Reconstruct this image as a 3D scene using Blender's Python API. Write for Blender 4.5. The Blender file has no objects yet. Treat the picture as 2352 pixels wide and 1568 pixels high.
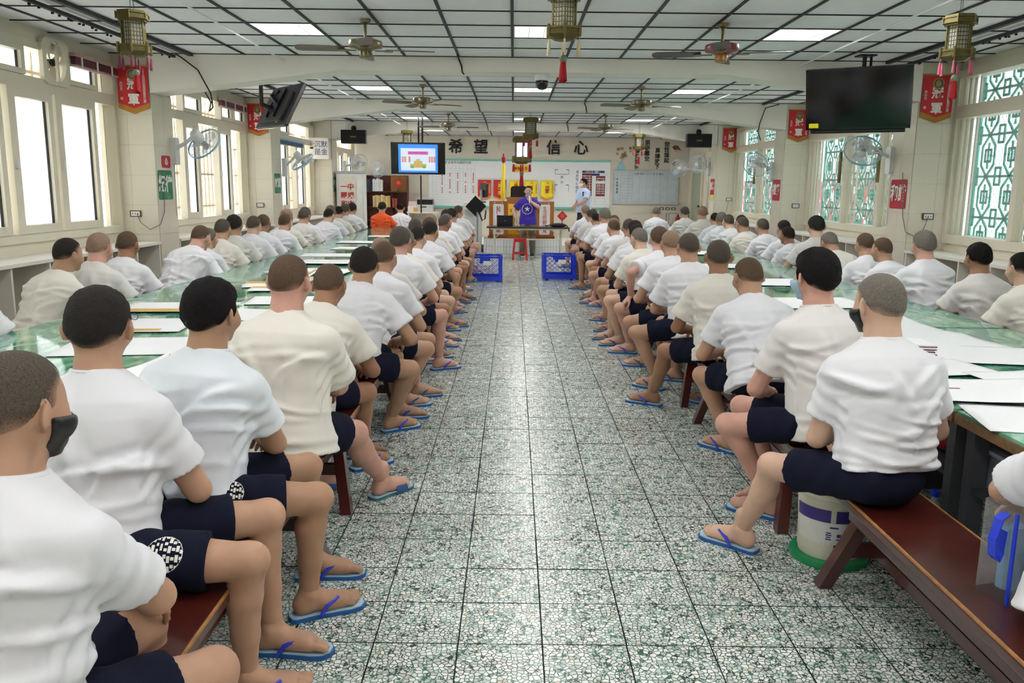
import bpy, math, random
import numpy as np
from mathutils import Vector, Matrix
# ------------------------------------------------------------------ camera, sky, exposure
scn = bpy.context.scene
C = scn.collection
cam_d = bpy.data.cameras.new('camera'); cam = bpy.data.objects.new('camera', cam_d); C.objects.link(cam)
cam_d.sensor_width = 36.0; cam_d.lens = 1930.0/2352*36.0; cam_d.clip_start = 0.05; cam_d.clip_end = 200
cam.matrix_world = Matrix.Translation((0, 0, 1.6)) @ Matrix.Rotation(math.radians(90-10.4), 4, 'X') @ Matrix.Rotation(0.0113, 4, 'Z')
scn.camera = cam
world = bpy.data.worlds.new('daylight'); scn.world = world; world.use_nodes = True
wn = world.node_tree.nodes; wl = world.node_tree.links
wn['Background'].inputs['Color'].default_value = (0.90, 0.96, 1.0, 1)
wn['Background'].inputs['Strength'].default_value = 1.75
sun_d = bpy.data.lights.new('sun', 'SUN'); sun = bpy.data.objects.new('sun', sun_d); C.objects.link(sun)
sun_d.energy = 7.0; sun_d.angle = 0.02; sun_d.color = (1.0, 0.97, 0.92); sun.rotation_euler = (math.radians(32), 0, 0)      # high, along the hall, so it only reaches the yards
scn.view_settings.view_transform = 'Standard'; scn.view_settings.look = 'None'
scn.view_settings.exposure = 0.6; scn.view_settings.gamma = 1.0
scn.view_settings.use_curve_mapping = False
scn.cycles.max_bounces = 5; scn.cycles.diffuse_bounces = 3; scn.cycles.glossy_bounces = 2
scn.cycles.transmission_bounces = 4; scn.cycles.transparent_max_bounces = 8
scn.cycles.sample_clamp_indirect = 6.0; scn.cycles.use_adaptive_sampling = True; scn.cycles.adaptive_threshold = 0.16; scn.cycles.adaptive_min_samples = 12
LAMP_W = 9.0          # ceiling lamp power
PI = math.pi
rng = random.Random(7)
# ------------------------------------------------------------------ materials
MATS = {}
def mat(name, col, rough=0.6, metal=0.0, var=0.06, vscale=6.0, bump=0.0, bscale=60.0, spec=0.5, coat=0.0, emit=None, estr=0.0, objcol=False, alpha=1.0, trans=0.0, sheen=0.0, sss=0.0):
    if name in MATS: return MATS[name]
    m = bpy.data.materials.new(name); m.use_nodes = True
    nt = m.node_tree; n = nt.nodes; l = nt.links; b = n['Principled BSDF']
    c = tuple(col)+(1,)
    b.inputs['Roughness'].default_value = rough; b.inputs['Metallic'].default_value = metal
    b.inputs['Specular IOR Level'].default_value = spec
    b.inputs['Coat Weight'].default_value = coat; b.inputs['Coat Roughness'].default_value = 0.08
    if sheen: b.inputs['Sheen Weight'].default_value = sheen
    if trans: b.inputs['Transmission Weight'].default_value = trans
    b.inputs['Alpha'].default_value = alpha
    tc = n.new('ShaderNodeTexCoord')
    nz = n.new('ShaderNodeTexNoise'); nz.inputs['Scale'].default_value = vscale; nz.inputs['Detail'].default_value = 3
    l.new(tc.outputs['Object'], nz.inputs['Vector'])
    mr = n.new('ShaderNodeMapRange'); mr.inputs['From Min'].default_value = 0.3; mr.inputs['From Max'].default_value = 0.7
    mr.inputs['To Min'].default_value = 1-var; mr.inputs['To Max'].default_value = 1+var
    l.new(nz.outputs['Fac'], mr.inputs['Value'])
    mx = n.new('ShaderNodeVectorMath'); mx.operation = 'SCALE'
    if objcol:
        oi = n.new('ShaderNodeObjectInfo'); l.new(oi.outputs['Color'], mx.inputs[0])
    else:
        mx.inputs[0].default_value = c[:3]
    l.new(mr.outputs['Result'], mx.inputs['Scale'])
    l.new(mx.outputs['Vector'], b.inputs['Base Color'])
    if bump:
        nb = n.new('ShaderNodeTexNoise'); nb.inputs['Scale'].default_value = bscale; nb.inputs['Detail'].default_value = 4
        l.new(tc.outputs['Object'], nb.inputs['Vector'])
        bp = n.new('ShaderNodeBump'); bp.inputs['Strength'].default_value = bump; bp.inputs['Distance'].default_value = 0.004
        l.new(nb.outputs['Fac'], bp.inputs['Height']); l.new(bp.outputs['Normal'], b.inputs['Normal'])
    if emit:
        b.inputs['Emission Color'].default_value = tuple(emit)+(1,); b.inputs['Emission Strength'].default_value = estr
    m.diffuse_color = c
    MATS[name] = m
    return m
def srgb(r, g, b):
    f = lambda v: (v/255/12.92) if v/255 <= 0.04045 else ((v/255+0.055)/1.055)**2.4
    return (f(r), f(g), f(b))
def S(name, r, g, b, **k): return mat(name, srgb(r, g, b), **k)
# ------------------------------------------------------------------ mesh builder
def unit(v):
    v = np.asarray(v, float); return v/(np.linalg.norm(v)+1e-12)
def frame(d):
    d = unit(d); u = np.array([0, 0, 1.]) if abs(d[2]) < 0.9 else np.array([0, 1., 0])
    x = unit(np.cross(u, d)); y = np.cross(d, x)
    return x, y, d
class MB:
    def __init__(s): s.v = []; s.f = []; s.mi = []; s.cur = 0
    def add(s, vs, fs):
        o = len(s.v); s.v.extend([tuple(map(float, p)) for p in vs]); s.f.extend([tuple(i+o for i in f) for f in fs]); s.mi.extend([s.cur]*len(fs)); return s
    def box(s, c, d, rz=0.0, M=None):
        hx, hy, hz = d[0]/2, d[1]/2, d[2]/2
        vs = [(x, y, z) for x in (-hx, hx) for y in (-hy, hy) for z in (-hz, hz)]
        if M is not None: vs = [tuple(M @ Vector(p)) for p in vs]
        elif rz: vs = [(x*math.cos(rz)-y*math.sin(rz), x*math.sin(rz)+y*math.cos(rz), z) for x, y, z in vs]
        vs = [(x+c[0], y+c[1], z+c[2]) for x, y, z in vs]
        return s.add(vs, [(0,1,3,2),(4,6,7,5),(0,4,5,1),(2,3,7,6),(0,2,6,4),(1,5,7,3)])
    def b2(s, a, b):
        return s.box([(a[i]+b[i])/2 for i in range(3)], [abs(b[i]-a[i]) for i in range(3)])
    def rbox(s, c, d, r=0.01, axis=2, n=4, M=None):
        # box rounded around one axis
        ax = [i for i in range(3) if i != axis]
        hx, hy = d[ax[0]]/2, d[ax[1]]/2; r = min(r, hx*0.99, hy*0.99)
        pts = []
        for cx, cy, a0 in ((hx-r, hy-r, 0), (-hx+r, hy-r, PI/2), (-hx+r, -hy+r, PI), (hx-r, -hy+r, 1.5*PI)):
            for k in range(n+1):
                a = a0+PI/2*k/n; pts.append((cx+r*math.cos(a), cy+r*math.sin(a)))
        h = d[axis]/2; vs = []
        for z in (-h, h):
            for p in pts:
                q = [0, 0, 0]; q[ax[0]] = p[0]; q[ax[1]] = p[1]; q[axis] = z
                if M is not None: q = list(M @ Vector(q))
                vs.append((q[0]+c[0], q[1]+c[1], q[2]+c[2]))
        N = len(pts); fs = [(i, (i+1) % N, N+(i+1) % N, N+i) for i in range(N)] + [tuple(range(N))[::-1], tuple(range(N, 2*N))]
        if axis == 1: fs = [f[::-1] for f in fs]
        return s.add(vs, fs)
    def cyl(s, p0, p1, r0, r1=None, n=12, cap=True):
        r1 = r0 if r1 is None else r1; p0 = np.array(p0, float); p1 = np.array(p1, float)
        x, y, d = frame(p1-p0); vs = []
        for p, r in ((p0, r0), (p1, r1)):
            for k in range(n):
                a = 2*PI*k/n; vs.append(p+x*r*math.cos(a)+y*r*math.sin(a))
        fs = [(k, (k+1) % n, n+(k+1) % n, n+k) for k in range(n)]
        if cap: fs += [tuple(range(n))[::-1], tuple(range(n, 2*n))]
        return s.add(vs, fs)
    def tube(s, pts, r, n=6, closed=False):
        pts = [np.array(p, float) for p in pts]; m = len(pts); vs = []; px = None
        for i, p in enumerate(pts):
            a = pts[i-1] if (i > 0 or closed) else pts[i]; b = pts[(i+1) % m] if (i < m-1 or closed) else pts[i]
            x, y, d = frame(b-a)
            if px is not None:
                x = unit(px-d*np.dot(px, d)); y = np.cross(d, x)
            px = x; rr = r[i] if hasattr(r, '__len__') else r
            for k in range(n):
                t = 2*PI*k/n; vs.append(p+x*rr*math.cos(t)+y*rr*math.sin(t))
        fs = []
        for i in range(m if closed else m-1):
            for k in range(n):
                j = (i+1) % m
                fs.append((i*n+k, i*n+(k+1) % n, j*n+(k+1) % n, j*n+k))
        if not closed: fs += [tuple(range(n))[::-1], tuple(range((m-1)*n, m*n))]
        return s.add(vs, fs)
    def lathe(s, prof, n=20, c=(0, 0, 0), M=None, cap=True):
        vs = []; m = len(prof)
        for r, z in prof:
            for k in range(n):
                t = 2*PI*k/n; p = Vector((r*math.cos(t), r*math.sin(t), z))
                if M is not None: p = M @ p
                vs.append((p.x+c[0], p.y+c[1], p.z+c[2]))
        fs = [(i*n+k, i*n+(k+1) % n, (i+1)*n+(k+1) % n, (i+1)*n+k) for i in range(m-1) for k in range(n)]
        if cap and prof[0][0] > 1e-6: fs.append(tuple(range(n))[::-1])
        if cap and prof[-1][0] > 1e-6: fs.append(tuple(range((m-1)*n, m*n)))
        return s.add(vs, fs)
    def prism(s, poly, t, P):
        # poly: list of (a,b); P(a,b,w) -> xyz ; extruded w in [0,t]
        N = len(poly); vs = [P(a, b, 0) for a, b in poly]+[P(a, b, t) for a, b in poly]
        return s.add(vs, [tuple(range(N))[::-1], tuple(range(N, 2*N))]+[(i, (i+1) % N, N+(i+1) % N, N+i) for i in range(N)])
    def sphere(s, c, r, n=12, m=8):
        rx, ry, rz = (r, r, r) if not hasattr(r, '__len__') else r
        vs = [(c[0], c[1], c[2]-rz)]
        for i in range(1, m):
            a = -PI/2+PI*i/m
            for k in range(n):
                t = 2*PI*k/n; vs.append((c[0]+rx*math.cos(a)*math.cos(t), c[1]+ry*math.cos(a)*math.sin(t), c[2]+rz*math.sin(a)))
        vs.append((c[0], c[1], c[2]+rz)); L = len(vs)-1
        fs = [(0, 1+(k+1) % n, 1+k) for k in range(n)]
        fs += [(1+(i-1)*n+k, 1+(i-1)*n+(k+1) % n, 1+i*n+(k+1) % n, 1+i*n+k) for i in range(1, m-1) for k in range(n)]
        fs += [(1+(m-2)*n+k, 1+(m-2)*n+(k+1) % n, L) for k in range(n)]
        return s.add(vs, fs)
    def mesh(s, name, mats, smooth=False):
        me = bpy.data.meshes.new(name); me.from_pydata(s.v, [], s.f)
        for m in (mats if isinstance(mats, (list, tuple)) else [mats]): me.materials.append(m)
        if any(s.mi): me.polygons.foreach_set('material_index', s.mi)
        if smooth:
            me.polygons.foreach_set('use_smooth', [True]*len(s.f))
            try: me.set_sharp_from_angle(angle=math.radians(40))
            except Exception: pass
        me.update(); return me
    def obj(s, name, mats, parent=None, smooth=False, loc=None):
        return link(name, s.mesh(name, mats, smooth), parent, loc)
def link(name, me, parent=None, loc=None, rz=None):
    o = bpy.data.objects.new(name, me); C.objects.link(o)
    if parent is not None: o.parent = parent
    if loc is not None: o.location = loc
    if rz is not None: o.rotation_euler = (0, 0, rz)
    return o
def tag(o, label, cat=None, group=None, kind=None):
    o['label'] = label
    if cat: o['category'] = cat
    if group: o['group'] = group
    if kind: o['kind'] = kind
    return o
def thing(name, label, cat, loc=(0, 0, 0), rz=0.0, group=None):
    o = bpy.data.objects.new(name, None); C.objects.link(o); o.empty_display_size = 0.05
    o.location = loc; o.rotation_euler = (0, 0, rz)
    return tag(o, label, cat, group)
def struct(o, label=None):
    o['kind'] = 'structure'
    if label: o['label'] = label
    return o
def copy_tree(o, parent=None):
    c = o.copy(); C.objects.link(c); c.parent = parent
    for ch in list(o.children): copy_tree(ch, c)
    return c
def text_mesh(body, size, mtl, depth=0.0, bold=0.0, align='CENTER', line=1.0, name='lettering', track=1.0):
    """flat lettering lying in local XY (x right, y up)"""
    cu = bpy.data.curves.new(name, 'FONT'); cu.body = body; cu.size = size; cu.align_x = align; cu.align_y = 'CENTER'
    cu.extrude = depth; cu.offset = bold; cu.space_line = line; cu.space_character = track; cu.resolution_u = 2
    o = bpy.data.objects.new(name, cu)
    me = bpy.data.meshes.new_from_object(o); me.name = name
    bpy.data.objects.remove(o); bpy.data.curves.remove(cu)
    me.materials.clear(); me.materials.append(mtl)
    return me
def put_text(me, parent, loc, right, up, name='lettering'):
    o = link(name, me, parent)
    r = Vector(right).normalized(); u = Vector(up).normalized(); n = r.cross(u)
    o.matrix_local = Matrix.Translation(loc) @ Matrix((r, u, n)).transposed().to_4x4()
    return o
# ------------------------------------------------------------------ people: implicit surfaces -> surface nets
def smin(a, b, k):
    h = np.clip(0.5+0.5*(b-a)/k, 0, 1); return b*(1-h)+a*h-k*h*(1-h)
class Field:
    def __init__(s, lo, hi, h):
        s.h = h; s.lo = np.array(lo, float); n = np.ceil((np.array(hi)-s.lo)/h).astype(int)+1; s.n = n
        s.ax = [s.lo[i]+h*np.arange(n[i]) for i in range(3)]
        s.F = np.full(tuple(n), 1.0, np.float32)
    def sub(s, lo, hi):
        sl = []
        for i in range(3):
            a = max(0, int((lo[i]-s.lo[i])/s.h)); b = min(s.n[i], int((hi[i]-s.lo[i])/s.h)+2)
            if b <= a: return None, None
            sl.append(slice(a, b))
        sl = tuple(sl)
        g = np.meshgrid(s.ax[0][sl[0]], s.ax[1][sl[1]], s.ax[2][sl[2]], indexing='ij')
        return sl, np.stack(g, -1)
    def put(s, lo, hi, fn, k=0.02, mode='u'):
        lo = np.array(lo)-k-2*s.h; hi = np.array(hi)+k+2*s.h
        sl, P = s.sub(lo, hi)
        if sl is None: return
        d = fn(P).astype(np.float32)
        if mode == 'u': s.F[sl] = smin(s.F[sl], d, k)
        else: s.F[sl] = -smin(-s.F[sl], d, k)
    def cap(s, a, b, ra, rb, k=0.02, flat=None, fk=1.0, cut=False):
        a = np.array(a, float); b = np.array(b, float); ab = b-a; L2 = ab@ab; R = max(ra, rb)
        def fn(P):
            q = P-a; t = np.clip(q@ab/L2, 0, 1); v = q-t[..., None]*ab
            if flat is not None:
                n = unit(flat); v = v+(v@n)[..., None]*n*(1/fk-1)
            d = np.sqrt((v*v).sum(-1))-(ra+(rb-ra)*t)
            if cut:
                L = math.sqrt(L2); d = np.maximum(d, (q@ab)/L-L)
            return d
        s.put(np.minimum(a, b)-R*max(1, fk), np.maximum(a, b)+R*max(1, fk), fn, k)
    def chain(s, pts, rs, k=0.015, flat=None, fk=1.0):
        for i in range(len(pts)-1): s.cap(pts[i], pts[i+1], rs[i], rs[i+1], k, flat, fk)
    def ell(s, c, r, R=None, k=0.02, mode='u'):
        c = np.array(c, float); r = np.array(r, float)
        def fn(P):
            q = P-c
            if R is not None: q = q@R
            e = np.sqrt(((q/r)**2).sum(-1)); g = np.sqrt(((q/r**2)**2).sum(-1))+1e-9
            return e*(e-1)/g
        m = r.max(); s.put(c-m, c+m, fn, k, mode)
    def nets(s):
        F = s.F; nx, ny, nz = F.shape; ins = F < 0
        cnt = sum(ins[i:nx-1+i, j:ny-1+j, k:nz-1+k].astype(np.int8) for i in (0, 1) for j in (0, 1) for k in (0, 1))
        act = (cnt > 0) & (cnt < 8); idx = -np.ones(act.shape, np.int64); ids = np.argwhere(act)
        idx[act] = np.arange(len(ids))
        acc = np.zeros((len(ids), 3)); num = np.zeros(len(ids))
        I, J, K = ids.T
        cs = [(i, j, k) for i in (0, 1) for j in (0, 1) for k in (0, 1)]
        for c in cs:
            for a in range(3):
                if c[a]: continue
                e = list(c); e[a] = 1
                f0 = F[I+c[0], J+c[1], K+c[2]]; f1 = F[I+e[0], J+e[1], K+e[2]]
                m = (f0 < 0) != (f1 < 0); t = np.where(m, f0/np.where(m, f0-f1, 1), 0)
                p = np.array(c, float)[None]+np.zeros((len(ids), 3)); p[:, a] += t
                acc[m] += p[m]; num[m] += 1
        V = s.lo+(ids+acc/num[:, None])*s.h
        Q = []
        for a in range(3):
            sl0 = [slice(1, -1)]*3; sl1 = [slice(1, -1)]*3
            sl0[a] = slice(0, -1); sl1[a] = slice(1, None)
            i0 = ins[tuple(sl0)]; i1 = ins[tuple(sl1)]
            w = np.argwhere(i0 != i1)
            if not len(w): continue
            off = np.array([1, 1, 1]); off[a] = 0; w = w+off
            b, c = (a+1) % 3, (a+2) % 3
            def g(db, dc):
                q = w.copy(); q[:, b] -= db; q[:, c] -= dc; return idx[q[:, 0], q[:, 1], q[:, 2]]
            quad = np.stack([g(0, 0), g(1, 0), g(1, 1), g(0, 1)], -1)
            fl = ins[w[:, 0], w[:, 1], w[:, 2]]
            quad[~fl] = quad[~fl][:, ::-1]
            quad = quad[:, ::-1] if False else quad
            Q.append(quad)
        return V, np.concatenate(Q)
def ik(a, b, l1, l2, pole):
    a = np.array(a, float); b = np.array(b, float); d = b-a; D = np.linalg.norm(d)
    D2 = min(D, (l1+l2)*0.999); u = d/D; b = a+u*D2
    x = (l1*l1-l2*l2+D2*D2)/(2*D2); y = math.sqrt(max(1e-6, l1*l1-x*x))
    p = np.array(pole, float); p = unit(p-u*(p@u))
    return a+u*x+p*y, b
def az(deg): a = math.radians(deg); return np.array([math.sin(a), math.cos(a), 0.])   # 0 = +Y, 90 = +X
UP = np.array([0, 0, 1.])
def trunk_fn(sp, A, B, lat, fwd_of, folds=None, off=0.0):
    """sp: spine points (n,3); A,B half width/depth; lat: lateral unit vectors per point"""
    sp = np.array(sp); n = len(sp); ch = unit(sp[-1]-sp[0]); pj = (sp-sp[0])@ch
    sd_ = np.gradient(sp, axis=0); sd_ /= np.linalg.norm(sd_, axis=1)[:, None]; fd_ = np.cross(sd_, lat)
    def fn(P):
        sh = P.shape[:-1]; P2 = P.reshape(-1, 3).astype(np.float32); t = (P2-sp[0].astype(np.float32))@ch.astype(np.float32)
        fi = np.interp(t, pj, np.arange(n))
        ip = lambda X: np.stack([np.interp(fi, np.arange(n), X[:, k]) for k in range(3)], 1).astype(np.float32)
        w = np.maximum(t-pj[-1], -t)
        q = P2-ip(sp); u = np.einsum('ij,ij->i', q, ip(lat)); v = np.einsum('ij,ij->i', q, ip(fd_))
        a = np.interp(fi, np.arange(n), A+off); b = np.interp(fi, np.arange(n), B+off)
        ua = np.abs(u)/a; vb = np.abs(v)/b
        e = np.sqrt(ua*ua+vb*vb+0.9*ua*ua*vb*vb*0)
        e = e-0.07*np.minimum(ua, vb)*2*np.maximum(ua, vb)
        d = (e-1)*np.minimum(a, b)*(0.6+0.4*np.minimum(ua, 1))
        if folds is not None:
            m = np.abs(d) < 0.04
            d[m] -= folds((u/a)[m], (fi/(n-1))[m], (v/b)[m])
        d = np.maximum(d, w)
        return d.reshape(sh)
    return fn
def make_folds(seed, amp=1.0, hem=1.0):
    r = random.Random(seed); L = []
    for sd in (-1, 1):                       # pulls from the armpits
        for k in range(4):
            L.append((sd*r.uniform(0.62, 0.95), r.uniform(0.46, 0.74), -sd*r.uniform(0.5, 1.0), r.uniform(-0.75, 0.1), r.uniform(0.012, 0.02), r.uniform(0.10, 0.2), r.uniform(0.005, 0.010)))
    for k in range(8):                       # bunching over the waist
        L.append((r.uniform(-0.9, 0.9), r.uniform(0.03, 0.36), 1, r.uniform(-0.4, 0.4), r.uniform(0.011, 0.018), r.uniform(0.12, 0.3), r.uniform(0.004, 0.009)))
    for k in range(5):                       # long drapes down the back
        L.append((r.uniform(-0.7, 0.7), r.uniform(0.15, 0.6), r.uniform(-0.35, 0.35), 1, r.uniform(0.018, 0.03), r.uniform(0.16, 0.32), r.uniform(0.003, 0.007)))
    ph = r.uniform(0, 6)
    def fn(u, s, v):
        x = u*0.19; y = s*0.62; o = np.zeros_like(u)
        for (u0, s0, dx, dy, w, l, am) in L:
            n = math.hypot(dx, dy); dx, dy = dx/n, dy/n; qx = x-u0*0.19; qy = y-s0*0.62
            al = qx*dx+qy*dy; pe = qx*dy-qy*dx+0.25*al*al/l
            o += am*np.exp(-(al/l)**2*2)*(np.exp(-(pe/w)**2)-0.55*np.exp(-((pe-1.6*w)/w)**2))
        o *= amp*np.clip((0.93-s)/0.12, 0, 1)
        ang = np.arctan2(u, v)
        o += hem*0.007*np.clip((0.22-s)/0.22, 0, 1)*np.sin(ang*5+ph+2*np.sin(ang*2+ph))
        o += hem*0.004*np.exp(-((s-0.015)/0.02)**2)
        return np.clip(o, -0.007, 0.018)
    return fn
_HF = {}
def hand_raw(wr, d, palm_n, curl=0.6, h=0.0042, side=1):
    """hand from wrist wr pointing along d; palm_n = palm facing; returns V,Q"""
    d = unit(d); pn = unit(np.array(palm_n)-d*np.dot(palm_n, d)); x = np.cross(d, pn)*side
    wr = np.array(wr, float)
    F = Field(wr+d*0.075-0.125, wr+d*0.075+0.125, h)
    F.cap(wr-d*0.03, wr+d*0.02, 0.026, 0.028, 0.01, pn, 0.72)
    for k in range(4):
        o = (k-1.5)*0.019; F.cap(wr+d*0.015+x*o*0.7, wr+d*0.088+x*o, 0.017, 0.0125, 0.012, pn, 0.9)
    for k, ln in enumerate((0.072, 0.082, 0.077, 0.06)):
        o = (k-1.5)*0.0205; p = wr+d*0.088+x*o; a = 0.25*curl; r = 0.0092
        for j, f in enumerate((0.45, 0.3, 0.25)):
            a += curl*0.75; q = p+(d*math.cos(a)+pn*math.sin(a))*ln*f
            F.cap(p, q, r, r*0.92, 0.003); r *= 0.92; p = q
    p = wr+d*0.02-x*0.02; q = p+unit(d*0.6-x*0.75+pn*0.35)*0.045; F.cap(p, q, 0.0145, 0.0115, 0.01)
    q2 = q+unit(d*0.9-x*0.25+pn*0.45)*0.033; F.cap(q, q2, 0.011, 0.0095, 0.005); F.cap(q2, q2+unit(d+pn*0.5)*0.022, 0.0095, 0.008, 0.004)
    return F.nets()
def hand_mesh(wr, d, palm_n, curl=0.6, h=0.0042, side=1):
    k = ('h', round(curl, 2), h, side)
    if k not in _HF: _HF[k] = hand_raw(np.zeros(3), np.array([0, 1., 0]), np.array([0, 0, -1.]), curl, h, side)
    V, Q = _HF[k]; d = unit(d); pn = unit(np.array(palm_n)-d*np.dot(palm_n, d))
    return np.asarray(wr)+V[:, 0:1]*np.cross(d, -pn)+V[:, 1:2]*d-V[:, 2:3]*pn, Q
def foot_mesh(ank, yaw, h=0.0045, side=1):
    k = ('f', h, side)
    if k not in _HF: _HF[k] = foot_raw(np.zeros(3), 0.0, h, side)
    V, Q = _HF[k]; f = az(yaw); r = np.array([f[1], -f[0], 0.])
    return np.asarray(ank)+V[:, 0:1]*r+V[:, 1:2]*f+V[:, 2:3]*UP, Q
def foot_raw(ank, yaw, h=0.0045, side=1):
    """ank: ankle joint (z about 0.1 above sole); yaw: toe azimuth deg; sole at ank.z-0.075"""
    f = az(yaw); r = np.array([f[1], -f[0], 0.])*side; ank = np.array(ank, float); so = ank-UP*0.078
    F = Field(ank-[0.08, 0.1, 0.1], ank+[0.08, 0.23, 0.11], h)
    F.cap(ank+UP*0.06, ank-UP*0.015, 0.037, 0.037, 0.02)
    F.ell(so-f*0.028+UP*0.032, (0.034, 0.034, 0.034), k=0.03)
    F.cap(so-f*0.02+UP*0.03, so+f*0.12+UP*0.026, 0.030, 0.024, 0.03)
    F.cap(ank-UP*0.02, so+f*0.135+UP*0.022, 0.034, 0.019, 0.03)
    F.cap(so+f*0.06+r*0.015+UP*0.024, so+f*0.135+r*0.024+UP*0.017, 0.024, 0.016, 0.025)
    F.cap(so+f*0.05-r*0.012+UP*0.026, so+f*0.135-r*0.026+UP*0.022, 0.025, 0.020, 0.025)
    F.ell(ank+r*0.03-UP*0.005, (0.014, 0.014, 0.014), k=0.02); F.ell(ank-r*0.03, (0.014, 0.014, 0.014), k=0.02)
    for k in range(5):
        o = (-0.033, -0.012, 0.005, 0.02, 0.034)[k]; rr = (0.0135, 0.0095, 0.009, 0.0085, 0.008)[k]; ln = (0.192, 0.194, 0.184, 0.172, 0.157)[k]
        b = so+f*0.128+r*o*0.85+UP*0.018; m = so+f*(ln-0.022)+r*o+UP*(rr+0.007); e = so+f*ln+r*o+UP*(rr+0.001)
        F.cap(b, m, rr, rr*0.95, 0.004); F.cap(m, e, rr*0.95, rr, 0.003)
    sl = F.F; zz = F.ax[2]; F.F[:] = np.maximum(F.F, (so[2]+0.001-zz)[None, None, :])
    return F.nets()
def head_field(F, c, fw, up, sc=1.0, face=True):
    """c: centre of the cranium; fw face direction, up head up"""
    up = unit(up); fw = unit(fw-up*np.dot(fw, up)); rt = np.cross(fw, up); R = np.stack([rt, fw, up], 1)
    P = lambda x, y, z: c+(rt*x+fw*y+up*z)*sc
    e = lambda p, r, k, m='u': F.ell(P(*p), np.array(r)*sc, R, k*sc, m)
    e((0, -0.012, 0.012), (0.077, 0.094, 0.088), 0.02)
    e((0, 0.018, -0.028), (0.066, 0.074, 0.075), 0.03)
    e((0, -0.03, -0.03), (0.067, 0.065, 0.06), 0.03)
    F.cap(P(0, 0.045, -0.085), P(0, 0.035, -0.05), 0.034*sc, 0.05*sc, 0.03, rt, 1.25)
    e((0, 0.07, -0.105), (0.024, 0.02, 0.018), 0.02)
    if face:
        for s_ in (-1, 1):
            e((s_*0.032, 0.088, -0.012), (0.019, 0.016, 0.013), 0.012, 's')
            e((s_*0.032, 0.076, -0.012), (0.014, 0.013, 0.012), 0.004)
            e((s_*0.045, 0.062, -0.045), (0.022, 0.02, 0.022), 0.02)
        F.cap(P(0, 0.086, -0.008), P(0, 0.108, -0.046), 0.009*sc, 0.015*sc, 0.012)
        e((0, 0.088, -0.077), (0.024, 0.013, 0.006), 0.006); e((0, 0.087, -0.09), (0.021, 0.012, 0.006), 0.006)
    for s_ in (-1, 1):                        # ears
        rr = np.stack([unit(rt*s_*0.7+fw*0.7), unit(-fw+rt*s_*0.9), up], 1)
        F.ell(P(s_*0.089, -0.016, -0.022), np.array((0.009, 0.025, 0.036))*sc, rr, 0.006)
    return R
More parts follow.
